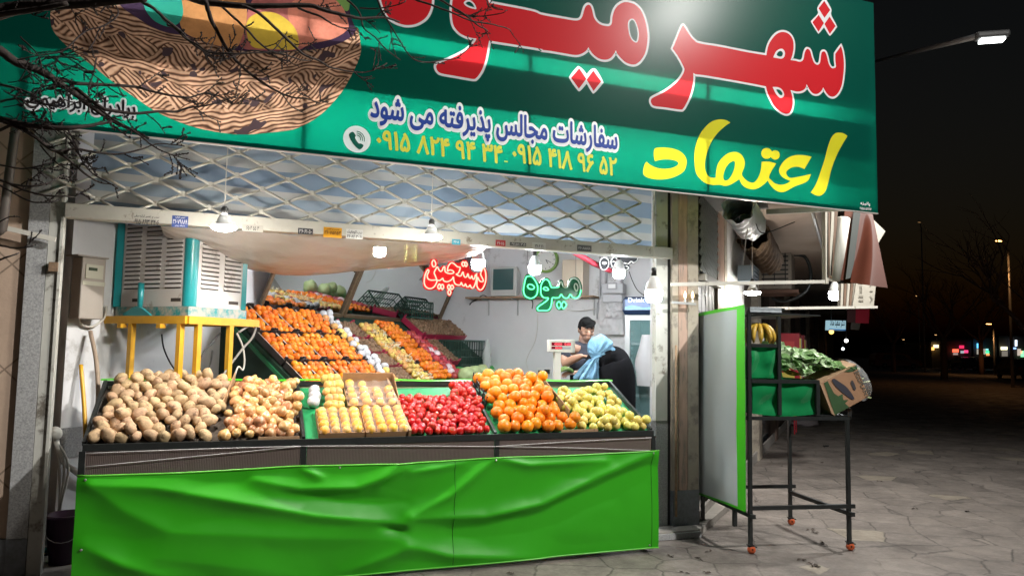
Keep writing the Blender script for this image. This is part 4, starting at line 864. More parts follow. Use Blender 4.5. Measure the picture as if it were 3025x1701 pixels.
for r_ in range(5):
    for c_ in range(3):
        spawn('yellow_apple', T(x0+.02+(x1-x0-.03)*(c_+.3+.35*(r_ % 2))/2.6, t0+(t1-t0)*(r_+.2)/4.6, .055+.012*r_+rnd.uniform(0, .01)), 'yellow red flushed apple piled left of the wrapped peaches', 'apple', 'yellow apples beside the peach boxes', .98)
for k, (px, py) in enumerate(((928, 1158), (930, 1175), (926, 1190))):
    x, t = onT(px, py, .05); o = spawn('netted_apple', T(x, t, .05), 'white foam netted apple against the post beside the peach boxes', 'apple', 'foam netted apples on the stand', .95)
# ================================================================== DISPLAY INSIDE (runs along wall A, slopes down to the front)
SL = rad(37); SV = V45*math.cos(SL)+Z*math.sin(SL); NV = U45.cross(SV)
def DP(u, s, h=0.): return LF + U45*u + SV*s + NV*h
disp = thing('display_rack', 'sloping dark green and black fruit display rack along the back wall', 'display rack', tuple(LF-Z*1.2))
m = MB(); m.hexa([DP(-.07, -.15, -.07), DP(2.74, -.15, -.07), DP(2.74, 1.1, -.07), DP(-.07, 1.1, -.07), DP(-.07, -.15, -.01), DP(2.74, -.15, -.01), DP(2.74, 1.1, -.01), DP(-.07, 1.1, -.01)]); m.build('sloping_shelf', M('dark_green_board', (.01, .035, .02), rough=.7), disp)
m = MB(); a, b_ = DP(-.07, -.15, -.075), DP(-.07, 1.1, -.075); m.prism([a, b_, Vector((b_.x, b_.y, .07)), Vector((a.x, a.y, .07))], U45*.02); m.build('side_panel', M('dark_green_cloth', (.012, .035, .022), rough=.8, var=.2, vs=4), disp)
m = MB(); m.bar(DP(-.075, -.16, -.06), DP(-.075, 1.1, -.06), .03, .03); m.build('side_rail', M('green_rail', (.01, .14, .05), rough=.5), disp)
m = MB(); a, b_ = DP(-.07, -.15, -.075), DP(2.74, -.15, -.075); m.prism([a, b_, Vector((b_.x, b_.y, .07)), Vector((a.x, a.y, .07))], V45*.02); m.build('front_panel', M_green, disp)
m = MB(); m.tube([DP(1.1+1.63*k/12, -.10, .012+.004*math.sin(k)) for k in range(13)], .028, 8); m.build('rolled_edge', M('green_cloth', (.012, .2, .075), rough=.6, var=.15, vs=8), disp)
M_btray = M('black_card', (.028, .022, .02), rough=.5, var=.2, vs=20)
M_edge = M('card_edge', (.35, .28, .22), rough=.7)
M_mag = M('magenta_plastic', (.35, .02, .06), rough=.4)
M_dgc = M('dark_green_plastic', (.012, .05, .035), rough=.4)
def tray(u0, u1, s0, s1, mat, label, h=.06, group='fruit trays on the display', tabs=True, name='fruit_tray', base=0.):
    m = MB()
    for (a, b_, w_) in (((u0, s0), (u1, s0), SV), ((u0, s1), (u1, s1), -SV), ((u0, s0), (u0, s1), U45), ((u1, s0), (u1, s1), -U45)):
        p, q = DP(*a, base), DP(*b_, base); m.hexa([p, q, q+w_*.006, p+w_*.006, p+NV*h, q+NV*h, q+NV*h+w_*.006, p+NV*h+w_*.006])
    m.hexa([DP(u0, s0, base), DP(u1, s0, base), DP(u1, s1, base), DP(u0, s1, base), DP(u0, s0, base+.005), DP(u1, s0, base+.005), DP(u1, s1, base+.005), DP(u0, s1, base+.005)])
    m.cur = 1
    for uu in (u0, u1): m.bar(DP(uu, s0, base+h+.002), DP(uu, s1, base+h+.002), .008, .003, NV)
    m.cur = 0
    if tabs:
        for uu, du in ((u0, 1), (u1, -1)):
            for ss, ds_ in ((s0, 1), (s1, -1)):
                p = DP(uu, ss, base+h); m.prism([p, p+U45*.045*du, p+NV*.03+U45*.03*du, p+NV*.032], SV*.012*ds_)
    return tag(m.build(name, [mat, M_edge if mat is M_btray else mat]), label, 'tray', group)
ORD = ['first', 'second', 'third', 'fourth', 'fifth']
CU = [(-.05, .165), (.175, .455), (.465, .775), (.785, 1.09)]; RS = [(-.13, .255, 'bottom'), (.275, .66, 'middle'), (.685, 1.07, 'top')]
for ri, (s0, s1, rn) in enumerate(RS):
    for ci, (u0, u1) in enumerate(CU):
        tray(u0, u1, s0, s1, M_btray, 'black cardboard tray of shiny persimmons, %s row, %s from the left' % (rn, ORD[ci]))
        nc = 3 if ci == 0 else 4; nr = 6
        for r_ in range(nr):
            n_ = nc if r_ % 2 == 0 else nc-1
            for c_ in range(n_):
                u_ = u0+(u1-u0)*(c_+.5+(.5 if n_ < nc else 0))/nc; s_ = s0+.038+(s1-s0-.076)*r_/(nr-1)
                spawn('persimmon', DP(u_, s_, .045+rnd.uniform(0, .02)), 'shiny orange persimmon in the %s row of black trays, %s tray from the left' % (rn, ORD[ci]), 'persimmon', 'persimmons in the %s row, %s tray' % (rn, ORD[ci]), .9, NV, rnd.random() < .3)
# apples in white foam nets
for r_ in range(16):
    for c_ in range(2):
        k = 'netted_apple' if rnd.random() < .62 else 'yellow_apple'
        u_ = 1.155+.085*c_+.04*(r_ % 2)-.03+rnd.uniform(-.01, .01); s_ = -.08+.073*r_
        if s_ > 1.02: continue
        if k == 'netted_apple': spawn(k, DP(u_, s_, .055+rnd.uniform(0, .03)), 'apple in a white foam net in the column right of the persimmons', 'apple', 'foam netted apples on the display', .86)
        else: spawn(k, DP(u_, s_, .05+rnd.uniform(0, .03)), 'bare yellow apple among the white foam netted ones', 'apple', 'bare apples among the foam nets', 1.)
# kiwi trays
def kiwis(u0, u1, s0, s1, nu_, ns_, label, group, h=.035, base=0.):
    for j in range(ns_):
        for i in range(nu_):
            o = spawn('kiwi', DP(u0+(u1-u0)*(i+.5)/nu_, s0+(s1-s0)*(j+.5)/ns_, base+h+rnd.uniform(0, .014)), label, 'kiwi', group, 1.03)
            o.rotation_euler = (Matrix((U45, SV, NV)).transposed() @ Matrix.Rotation(rnd.uniform(-.35, .35), 3, 'Z')).to_euler()
for k, (s0, s1) in enumerate(((-.09, .16), (.185, .385), (.41, .63), (.655, .93))):
    tray(1.3, 1.60, s0, s1, M_mag, 'magenta tray of kiwis in the narrow column, %s from the bottom' % ORD[k], .045)
    kiwis(1.31, 1.6, s0+.01, s1-.01, 4, 5, 'brown kiwi in the narrow column of magenta trays, %s tray from the bottom' % ORD[k], 'kiwis in the %s magenta tray' % ORD[k])
# yellow apples in torn tissue
M_straw = M('dry_paper_shreds', (.7, .62, .42), rough=.8)
for k, (s0, s1) in enumerate(((-.1, .19), (.2, .42), (.43, .64), (.65, .9))):
    tray(1.625, 1.955, s0, s1, M_card, 'low cardboard tray of small yellow apples, %s from the bottom' % ORD[k], .03, tabs=False)
    for j in range(4):
        for i in range(4):
            spawn('yellow_apple', DP(1.625+.33*(i+.5+.2*(j % 2))/4.2, s0+(s1-s0)*(j+.5)/4, .045+rnd.uniform(0, .015)), 'small yellow apple between the kiwis and the tangerines, %s tray from the bottom' % ORD[k], 'apple', 'small yellow apples in the %s tray' % ORD[k], .82)
    m = MB()
    for q in range(26):
        p = DP(1.64+.3*rnd.random(), s0+.01+(s1-s0)*.45*rnd.random(), .075+rnd.random()*.02); d = Vector((rnd.uniform(-1, 1), rnd.uniform(-1, 1), rnd.uniform(-.3, .6))).normalized()*.035
        e_ = d.cross(NV).normalized()*.005; m.add([p-d-e_, p-d+e_, p+e_+NV*.006, p-e_+NV*.006, p+d+e_, p+d-e_], [(0, 1, 2, 3), (3, 2, 4, 5)])
    tag(m.build('paper_shreds', M_straw), 'pale paper shreds strewn over the small yellow apples, %s tray from the bottom' % ORD[k], 'shreds', kind='stuff')
# tangerines
for k, (s0, s1) in enumerate(((-.1, .2), (.215, .44), (.455, .95))):
    tray(1.975, 2.36, s0, s1, M_dgc if k == 2 else M_btray, '%s of small tangerines, %s from the bottom' % ('dark green crate' if k == 2 else 'dark tray', ORD[k]), .05)
    nr = max(4, int((s1-s0)/.062))
    for j in range(nr):
        for i in range(5):
            spawn('persimmon', DP(1.975+.385*(i+.5+.25*(j % 2)-.12)/5, s0+.02+(s1-s0-.02)*(j+.5)/nr, .05+rnd.uniform(0, .018)+.02*math.sin(PI*(j+.5)/nr)), 'small bright tangerine in the %s tangerine tray from the bottom' % ORD[k], 'tangerine', 'tangerines in the %s tray' % ORD[k], .88)
# pomegranates
for r_ in range(11):
    for c_ in range(3):
        u_ = 2.42+.088*c_+.03*(r_ % 2); s_ = -.06+.078*r_
        if s_ > .72 or (c_ == 2 and s_ > .62): continue
        if r_ in (2, 5, 6) and c_ == 1 or (r_ == 1 and c_ == 0): spawn('netted_pomegranate', DP(u_, s_, .06+rnd.uniform(0, .02)), 'pomegranate in a pale pink foam net at the right of the display', 'pomegranate', 'foam netted pomegranates', 1.)
        else: spawn('pomegranate', DP(u_, s_, .055+rnd.uniform(0, .025)), 'red pomegranate in the column at the right of the display', 'pomegranate', 'pomegranates on the display', .98)
# kiwi crates to the right, tipped against the wall
tray(2.72, 3.86, .70, 1.06, M_mag, 'wide magenta crate of kiwis tipped up high against the wall', .07, base=.02)
kiwis(2.74, 3.84, .72, 1.04, 15, 7, 'brown kiwi in the wide magenta crate high on the right', 'kiwis in the wide crate', .05, .03)
tray(2.72, 2.98, .22, .66, M_mag, 'narrow magenta crate of kiwis beside the pomegranates', .06)
kiwis(2.73, 2.97, .24, .64, 4, 8, 'brown kiwi in the narrow crate between pomegranates and green crate', 'kiwis in the narrow crate', .045)
tray(3.9, 4.1, .2, .5, M_mag, 'small magenta crate of kiwis behind the tall dark green crate', .06)
kiwis(3.91, 4.09, .22, .48, 3, 4, 'brown kiwi in the small crate behind the dark green crate', 'kiwis in the small crate', .045)
# shelf under the right crates
m = MB(); m.hexa([DP(2.72, .15, -.06), DP(4.12, .15, -.06), DP(4.12, 1.1, -.06), DP(2.72, 1.1, -.06), DP(2.72, .15, -.0), DP(4.12, .15, -.0), DP(4.12, 1.1, -.0), DP(2.72, 1.1, -.0)])
m.build('sloping_shelf', M('dark_green_board', (.01, .035, .02)), disp)
def lattice_crate(label, pos, ex, ey, ez, W, D, H, mat, name='plastic_crate'):
    m = MB(); p0 = Vector(pos); ex, ey, ez = Vector(ex), Vector(ey), Vector(ez)
    P = lambda a, b, c: p0+ex*(W*a)+ey*(D*b)+ez*(H*c)
    for c in (0, .33, .62, 1):
        th = .02 if c in (0, 1) else .01
        for a, b in ((P(0, 0, c), P(1, 0, c)), (P(0, 1, c), P(1, 1, c)), (P(0, 0, c), P(0, 1, c)), (P(1, 0, c), P(1, 1, c))): m.bar(a, b, .01, th, ez)
    for k in range(13):
        a = k/12
        for b in (0, 1): m.bar(P(a, b, 0), P(a, b, 1), .012 if k in (0, 12) else .006, .008, ey)
    for k in range(9):
        b = k/8
        for a in (0, 1): m.bar(P(a, b, 0), P(a, b, 1), .012 if k in (0, 8) else .006, .008, ex)
    for k in range(9): m.bar(P(k/8, 0, 0), P(k/8, 1, 0), .012, .006, ez)
    return tag(m.build(name, mat), label, 'crate')
q = DP(3.0, .18, .0); lattice_crate('tall dark green plastic crate on the right shelf beside the kiwis', q+Z*.02, U45, V45, Z, .72, .3, .30, M_dgc)
lattice_crate('upturned dark green plastic crate on top of the wide kiwi crate', DP(2.75, .98, .14), U45, V45, Z, .5, .28, .2, M_dgc).location.z -= .0
# green cloth and cabbages in front of the right end
m = MB()
def gc(a, b_):
    p = DP(2.78+1.25*a, .14-.25*b_, .0); return Vector((p.x, p.y, p.z+.02-.22*b_**1.5+.012*math.sin(17*a)))
m.grid(gc, 24, 8); tag(m.build('green_cloth', M('bright_green_cloth', (.02, .32, .05), rough=.5, var=.1, vs=6)), 'bright green cloth spread below the dark green crate', 'cloth')
ledge = thing('cabbage_shelf', 'low green shelf holding the cabbages beside the display', 'shelf', tuple(DP(3.1, -.1)-Z*1.1))
m = MB(); p = DP(2.76, -.32, 0); m.hexa([p, p+U45*1.2, p+U45*1.2+V45*.3, p+V45*.3, p+Z*.03, p+U45*1.2+Z*.03, p+U45*1.2+V45*.3+Z*.03, p+V45*.3+Z*.03]); m.build('shelf_board', M_green, ledge)
for a in (.05, 1.1):
    m = MB(); m.bar(p+U45*a+V45*.15, Vector(((p+U45*a+V45*.15).x, (p+U45*a+V45*.15).y, .07)), .04, .04); m.build('leg', M_black, ledge)
for k, (px, py, hh) in enumerate(((1378, 1108, 0), (1398, 1105, 0), (1422, 1098, .06), (1421, 1118, 0), (1450, 1112, 0), (1408, 1116, 0))):
    q = on(px, py, p+V45*(.05+.04*(k % 2)), V45); spawn('cabbage', q, 'pale green cabbage on the low green shelf beside the display', 'cabbage', 'cabbages on the low shelf', .95)
bagm = film_mat('thin_clear_bag', (.75, .78, .75), clear=.55, rough=.15, bump=1., bs=22)
def bag(label, c, W, H, ey, mat, seed=0, cat='plastic bag', flat=.05, name='plastic_bag', full=.5):
    ey = Vector(ey).normalized(); ex = ey.cross(Z).normalized(); m = MB(); c = Vector(c)
    def f(a, b_):
        t = 2*PI*a; wv = (1-.5*(b_**3))*(.75+.25*math.sin(PI*min(1, b_*1.3))); q = 1+.16*noise.noise((math.cos(t)*1.8, math.sin(t)*1.8+seed, b_*5))
        return c+ex*(W/2*wv*math.cos(t)*q)+ey*(flat*math.sin(t)*q*wv)+Z*(-H/2+H*b_)
    m.grid(f, 26, 18); m.add([f(k/26, .0) for k in range(26)], [list(range(26))]); return tag(m.build(name, mat), label, cat)
q = DP(3.3, .1, .0); qq = on(1432, 1045, q, V45); bag('crumpled clear plastic bag hanging on the dark green crate', qq-V45*.03, .17, .36, V45, bagm, 3)
# ---- mirrors leaning out from wall A
M_mir = M('mirror_glass', (.78, .8, .8), rough=.02, metal=1.)
M_frame = M('dark_gilt_frame', (.12, .08, .045), rough=.45, var=.4, vs=40)
def mirror(label, u0, u1, z0, ln, tilt):
    b0 = Vector((WA.x, WA.y, 0)); k0 = (LF-WA).dot(U45)
    base = lambda u_: WA + U45*(u_+k0) - V45*.03 + Z*z0
    dv = (Z*math.cos(tilt)-V45*math.sin(tilt)); nn = U45.cross(dv)
    t = thing('wall_mirror', label, 'mirror', tuple(base((u0+u1)/2)), 'mirrors above the display')
    m = MB(); a, b_ = base(u0), base(u1); m.prism([a, b_, b_+dv*ln, a+dv*ln], nn*-.008); m.build('glass', M_mir, t)
    for p_, q_ in ((a, b_), (a+dv*ln, b_+dv*ln), (a, a+dv*ln), (b_, b_+dv*ln)):
        m = MB(); m.bar(p_+nn*.006, q_+nn*.006, .035, .03, nn); m.build('frame', M_frame, t)
mirror('tilted framed mirror above the persimmon trays', .35, 1.585, 1.87, .9, rad(24.5))
mirror('tilted framed mirror above the kiwi and tangerine trays', 1.63, 3.68, 1.87, .9, rad(24.5))
# ================================================================== BULBS
E_bulb = emis('bulb_light', (1., .95, .86), 430.)
E_dim = emis('bulb_light_dim', (1., .95, .86), 260.); E_big = emis('bulb_light_big', (.93, .98, 1.), 75.)
E_cool = emis('bulb_light_cool', (.93, .97, 1.), 330.)
M_sock = M('black_socket', (.02, .02, .02), rough=.4)
M_bwhite = M('bulb_white', (.75, .76, .74), rough=.35)
M_cord = M('pale_cord', (.55, .52, .46), rough=.6)
M_bcord = M('black_cord', (.02, .02, .02), rough=.5)
def disc_bulb(label, p, ztop, em, r=.078, grp='flat disc bulbs'):
    """wide flat lamp; p = centre of the glowing disc"""
    t = thing('disc_lamp', label, 'lamp', p, grp); p = Vector(p); k = r/.078
    m = MB(); m.lathe([(.001, -.022*k), (.04*k, -.019*k), (.07*k, -.008*k), (.078*k, .003*k), (.07*k, .010*k)], p, None, 24); m.build('diffuser', em, t)
    m = MB(); m.lathe([(.0705*k, .011*k), (.05*k, .022*k), (.038*k, .055*k), (.03*k, .075*k), (.024*k, .08*k)], p, None, 20); m.build('housing', M_bwhite, t)
    m = MB(); m.lathe([(.0, .08*k), (.021*k, .08*k), (.022*k, .12*k), (.014*k, .135*k), (0, .136*k)], p, None, 14); m.build('socket', M_sock, t)
    m = MB(); m.tube([p+Z*.135*k+Vector((.002*math.sin(5*i), 0, (ztop-p.z-.135*k)*i/6)) for i in range(7)], .003, 5); m.build('cord', M_cord, t); return t
def tbulb(label, p, ztop, em, r=.055, cord=M_bcord, grp='cylinder bulbs', tilt=0):
    """big cylindrical LED bulb; p = centre of the glowing part"""
    t = thing('cylinder_bulb', label, 'bulb', p, grp); p = Vector(p); k = r/.055
    m = MB(); m.lathe([(.0, -.052*k), (.03*k, -.05*k), (.046*k, -.04*k), (.054*k, -.022*k), (.055*k, .03*k)], p, None, 24); m.build('diffuser', em, t)
    m = MB(); m.lathe([(.055*k, .031*k), (.05*k, .065*k), (.042*k, .085*k), (.03*k, .11*k), (.019*k, .125*k), (.0, .126*k)], p, None, 24); m.build('housing', M_bwhite, t)
    m = MB(); m.lathe([(.0, .126*k), (.017*k, .126*k), (.017*k, .175*k), (.009*k, .182*k), (0, .182*k)], p, None, 14); m.build('socket', M_sock, t)
    m = MB(); m.tube([p+Z*.18*k, p+Z*(ztop-p.z)], .003, 5); m.build('cord', cord, t); return t
YL = 5.07
disc_bulb('flat disc lamp glowing before the left half of the cream beam', dy(563, 573, YL), 3.2, E_bulb, .08)
disc_bulb('flat disc lamp glowing before the middle of the cream beam', dy(1085, 597, YL), 3.2, E_bulb, .075)
tbulb('largest cylinder bulb, hanging at the right end of the shop opening', dy(1645, 742, 5.25), 2.9, E_big, .068, M_cord)
tbulb('cylinder bulb beside the red neon sign', dy(1203, 664, 6.3), 3.2, E_cool, .06)
tbulb('cylinder bulb just above the green neon sign', dy(1345, 677, 6.35), 3.2, E_cool, .056)
tbulb('cylinder bulb in front of the black unlit sign', dy(1557, 687, 6.5), 3.2, E_cool, .058)
tbulb('cylinder bulb half hidden by the sagging plastic sheet', dy(955, 632, 6.6), 3.2, E_cool, .055)

# ================================================================== NEON SIGNS
def neon(name, label, loops, backing, yplane, conv, core, back, rad_, closed, bk_off=.02, dark=(), darkm=None, hang=()):
    c = conv(loops[0][0][0], loops[0][0][1]); c = aty(*c, yplane)
    t = thing(name, label, 'neon sign', tuple(c), None)
    for outl in backing:
        pts = [aty(*conv(*q), yplane+bk_off) for q in outl]; pts = smooth_path(pts, 3, True); m = MB(); m.prism(pts, (0, .006, 0)); m.build('backing', back, t)
    for k, l in enumerate(loops):
        pts = [aty(*conv(*q), yplane) for q in l]; pts = smooth_path(pts, 4, closed[k])
        if closed[k]: pts.append(pts[0])
        m = MB(); m.tube(pts, rad_, 6); m.build('tube', darkm if k in dark else core, t)
    for q, zt in hang:
        p = aty(*conv(*q), yplane); m = MB(); m.tube([p, p+Vector((-.01, 0, zt-p.z))], .002, 4); m.build('wire', M_bcord, t)
    return t
NR = lambda x, y: (1230+x*.10351, 740+y*.10351)
NG = lambda x, y: (1520+x*.11044, 780+y*.11044)
E_red = emis('neon_red', (1., .32, .23), 2.8); E_grn = emis('neon_green', (.13, 1., .38), 2.6)
redl = [[(340, 545), (300, 580), (250, 700), (225, 850), (230, 950), (270, 1030), (350, 1080), (430, 1080), (510, 1030), (570, 930), (590, 850), (540, 840), (480, 845), (400, 840), (330, 800), (310, 700), (355, 600)],
 [(590, 850), (540, 720), (510, 630), (560, 520), (600, 470), (650, 560), (700, 595), (740, 560), (770, 480), (810, 470), (820, 590), (880, 640), (980, 660), (1060, 640), (1060, 600), (1000, 560), (940, 560), (890, 590), (900, 480), (950, 390), (1010, 350), (1080, 380), (1170, 460), (1245, 480), (1235, 560), (1190, 650), (1130, 670)],
 [(590, 850), (680, 850), (750, 790), (780, 860), (870, 890), (960, 860), (1030, 800), (1055, 750), (1070, 860), (1110, 950), (1200, 985), (1260, 970), (1280, 910), (1320, 990), (1370, 1010), (1400, 950), (1440, 1030), (1500, 1030), (1530, 980), (1570, 1060), (1620, 1060), (1670, 980), (1710, 830), (1720, 650)],
 [(1130, 670), (1200, 715), (1270, 720), (1330, 610), (1350, 700), (1390, 760), (1440, 740), (1470, 660), (1500, 760), (1550, 790), (1580, 720), (1610, 800), (1650, 810), (1690, 680)],
 [(1920, 500), (1870, 560), (1835, 670), (1870, 760), (1910, 850), (1880, 890), (1800, 860), (1750, 760), (1730, 900), (1730, 1010), (1780, 1100), (1850, 1120), (1920, 1040), (1970, 900), (1985, 750), (1970, 600)],
 [(490, 270), (445, 360), (480, 460), (540, 440), (550, 350)], [(1330, 320), (1300, 390), (1340, 450), (1385, 390)], [(1400, 320), (1380, 390), (1420, 460), (1450, 390)],
 [(660, 950), (610, 1030), (650, 1100), (690, 1030)], [(740, 960), (700, 1030), (740, 1110), (780, 1030)], [(930, 970), (890, 1040), (930, 1110), (970, 1040)], [(1020, 980), (980, 1040), (1010, 1110), (1060, 1050)], [(940, 1120), (900, 1190), (940, 1270), (985, 1190)]]
redb = [[(480, 210), (400, 280), (365, 470), (270, 520), (200, 680), (175, 880), (210, 1060), (320, 1130), (480, 1130), (570, 1110), (640, 1160), (740, 1150), (800, 1060), (850, 1100), (880, 1260), (960, 1310), (1020, 1240), (1070, 1090), (1150, 1030), (1300, 1050), (1550, 1110), (1680, 1070), (1750, 1150), (1850, 1180), (1960, 1100), (2030, 850), (2020, 600), (1930, 460), (1850, 520), (1800, 640), (1640, 620), (1560, 560), (1490, 420), (1440, 280), (1330, 270), (1250, 340), (1150, 350), (1020, 300), (920, 330), (850, 440), (740, 420), (680, 500), (620, 440), (600, 280)]]
YN = 5.95
neon('red_neon_sign', 'glowing red Persian neon sign hanging under the beam', redl, redb, YN, NR, E_red, M('red_acrylic', (.6, .02, .025), rough=.25), .0058, [True, False, False, False, True]+[True]*8, hang=(((490, 215), 3.1), ((1400, 280), 3.1)))
grl = [[(390, 320), (310, 360), (260, 550), (240, 720), (290, 850), (400, 910), (500, 900), (590, 820), (620, 680), (610, 560), (550, 440), (470, 340)], [(390, 540), (350, 600), (400, 660), (490, 670), (530, 620), (480, 560)],
 [(1190, 600), (1150, 620), (1000, 625), (960, 560), (920, 460), (850, 410), (780, 440), (720, 540), (700, 660), (710, 800), (760, 880), (830, 905), (900, 905), (880, 960), (780, 1040), (660, 1120), (610, 1180), (640, 1235), (750, 1240), (880, 1235), (950, 1180), (990, 1050), (1010, 905), (1100, 905), (1190, 890), (1250, 810), (1300, 880), (1370, 910), (1440, 890), (1490, 810), (1550, 880), (1640, 910), (1720, 860), (1765, 760), (1770, 690)], [(770, 660), (820, 615), (880, 640), (905, 690), (840, 700)],
 [(1190, 1000), (1130, 1080), (1190, 1190), (1245, 1090)], [(1320, 1000), (1260, 1090), (1310, 1190), (1390, 1090)],
 [(1195, 600), (1210, 520), (1240, 470), (1275, 510), (1290, 580), (1330, 620), (1420, 620), (1450, 560), (1470, 480), (1530, 400), (1610, 385), (1690, 430), (1740, 530), (1770, 690)], [(1630, 520), (1600, 580), (1620, 680), (1670, 715), (1695, 620), (1665, 540)]]
grb = [[(370, 265), (290, 310), (230, 500), (205, 720), (250, 880), (350, 940), (500, 950), (620, 870), (690, 890), (790, 930), (720, 1010), (600, 1110), (575, 1200), (620, 1275), (900, 1280), (990, 1200), (1040, 1000), (1100, 960), (1090, 1100), (1170, 1230), (1330, 1220), (1420, 1090), (1370, 960), (1600, 960), (1740, 920), (1810, 760), (1800, 560), (1720, 390), (1600, 340), (1470, 400), (1410, 570), (1330, 580), (1300, 450), (1230, 420), (1170, 480), (1150, 580), (1010, 580), (950, 420), (850, 360), (740, 410), (660, 500), (560, 380), (470, 300)]]
neon('green_neon_sign', 'glowing green Persian neon sign with its right end unlit', grl, grb, YN, NG, E_grn, M('green_acrylic', (.01, .13, .06), rough=.25), .006, [True, True, False, True, True, True, False, True], dark=(6, 7), darkm=M('dead_tube', (.5, .62, .55), rough=.4), hang=(((340, 270), 3.1), ((1640, 340), 3.1)))
NB = lambda x, y: (1700+x*.15873, 730+y*.15873)
bkl = [[(540, 190), (470, 230), (455, 320), (490, 410), (560, 415), (610, 350), (615, 250)], [(500, 295), (535, 280), (575, 295), (540, 315)], [(780, 220), (720, 185), (670, 230), (665, 310), (700, 380), (770, 400), (900, 420), (970, 410), (990, 380), (940, 350)], [(690, 275), (725, 262), (745, 280)], [(900, 290), (980, 310), (1035, 265), (1080, 290), (1140, 260), (1165, 190), (1160, 120)], [(930, 150), (960, 190), (1000, 150)]]
bkb = [[(540, 175), (450, 220), (440, 330), (490, 430), (570, 430), (640, 370), (700, 400), (900, 440), (980, 430), (1020, 380), (1010, 320), (1110, 300), (1180, 220), (1180, 100), (1050, 40), (900, 90), (800, 190), (720, 170), (650, 220), (600, 200)]]
neon('unlit_neon_sign', 'black unlit Persian neon sign under the right end of the beam', bkl, bkb, 6.9, NB, M('dead_tube_pale', (.5, .5, .48), rough=.4), M('black_acrylic', (.03, .032, .035), rough=.25), .006, [True, True, False, False, False, False], hang=(((500, 180), 3.1),))

# ================================================================== COOLER ON ITS YELLOW STAND
PLc = onA(292*DS, 700*DS); PLc = Vector((PLc.x, PLc.y, 0)) - V45*.03
cw1, cw2 = .74, .54
cx0 = PLc - V45*cw1                                             # corner that points at the street
CZ0, CZ1 = 1.735, 2.62
M_cool = M('cooler_white', (.58, .55, .53), rough=.5, var=.06, vs=3, dirt=(.33, .28, .24), dirtamt=.12, ds=6)
M_teal = M('teal_metal', (.015, .24, .26), rough=.3, var=.12, vs=4)
M_slot = M('slot_dark', (.05, .04, .035), rough=.9)
cooler = thing('evaporative_cooler', 'large white and teal evaporative cooler with louvred sides on the yellow stand', 'air cooler', tuple(cx0+Z*CZ0))
def louvre(p0, ex, wid, nout, cols, handles):
    m = MB(); a = Vector(p0); ex = Vector(ex); no = Vector(nout)
    q = lambda u_, z, o=0.: a+ex*u_+Z*z+no*o
    m.cur = 0; m.hexa([q(0, CZ0+.07, -.02), q(wid, CZ0+.07, -.02), q(wid, CZ0+.07, 0), q(0, CZ0+.07, 0), q(0, CZ1, -.02), q(wid, CZ1, -.02), q(wid, CZ1, 0), q(0, CZ1, 0)])
    cw = wid/cols
    for c in range(cols):
        u0, u1 = cw*c+cw*.12, cw*c+cw*.88
        for r_ in range(22):
            z = CZ0+.2+r_*.0325
            m.cur = 1; m.add([q(u0, z, .0015), q(u1, z, .0015), q(u1, z+.009, .0015), q(u0, z+.009, .0015)], [(0, 1, 2, 3)])
            m.cur = 0; m.add([q(u0, z+.026, .0015), q(u1, z+.026, .0015), q(u1, z+.0095, .012), q(u0, z+.0095, .012), q(u0, z+.009, .0015), q(u1, z+.009, .0015)], [(0, 3, 2, 1), (3, 4, 5, 2), (0, 4, 3), (1, 2, 5)])
    m.cur = 1
    for hu in handles: m.add([q(hu, CZ0+.105, .0016), q(hu+.1, CZ0+.105, .0016), q(hu+.1, CZ0+.13, .0016), q(hu, CZ0+.13, .0016)], [(0, 1, 2, 3)])
    return m.build('louvre_panel', [M_cool, M_slot], cooler)
louvre(PLc - V45*.04, -V45, cw1-.10, -U45, 3, (.12, .52))
louvre(cx0 + U45*.07, U45, cw2-.1, -V45, 2, (.3,))
m = MB(); m.lathe([(.052, CZ0+.07), (.052, CZ1)], cx0+(V45+U45)*.045, None, 20); m.build('corner_post', M_teal, cooler)
m = MB(); p = PLc-V45*.0; m.bar(p+Z*(CZ0+.07)-U45*.0, p+Z*CZ1, .05, .05); m.build('corner_post', M_teal, cooler); m = MB(); p = cx0+U45*(cw2-.015); m.bar(p+Z*(CZ0+.07), p+Z*CZ1, .035, .05); m.build('corner_post', M_teal, cooler)
m = MB(); b0, b1, b2, b3 = cx0-V45*.01-U45*.01, cx0+U45*(cw2+.01)-V45*.01, cx0+U45*(cw2+.01)+V45*cw1, cx0+V45*cw1-U45*.01
m.hexa([x+Z*CZ0 for x in (b0, b1, b2, b3)]+[x+Z*(CZ0+.068) for x in (b0, b1, b2, b3)]); m.build('base_tray', M('teal_flaking', (.015, .24, .26), rough=.5, dirt=(.45, .38, .33), dirtamt=.75, ds=14), cooler)
m = MB(); b0, b1, b2, b3 = cx0+(V45+U45)*.03, cx0+U45*(cw2-.03)+V45*.03, cx0+U45*(cw2-.03)+V45*(cw1-.03), cx0+V45*(cw1-.03)+U45*.03
m.hexa([x+Z*(CZ0+.07) for x in (b0, b1, b2, b3)]+[x+Z*CZ1 for x in (b0, b1, b2, b3)]); m.build('body', M_cool, cooler)
M_yel = M('yellow_paint', (.62, .33, .02), rough=.4, var=.12, vs=8)
ys = thing('cooler_stand', 'yellow painted steel stand carrying the cooler', 'stand', tuple(cx0))
m = MB(); zt = CZ0-.03; c0 = cx0-(V45+U45)*.06
m.bar(c0+Z*zt, c0+V45*(cw1+.13)+Z*zt, .04, .055); m.bar(c0+Z*zt, c0+U45*(cw2+.14)+Z*zt, .04, .055); m.bar(c0+U45*(cw2+.12)+Z*zt, c0+U45*(cw2+.12)+V45*.8+Z*zt, .04, .055); m.build('top_frame', M_yel, ys)
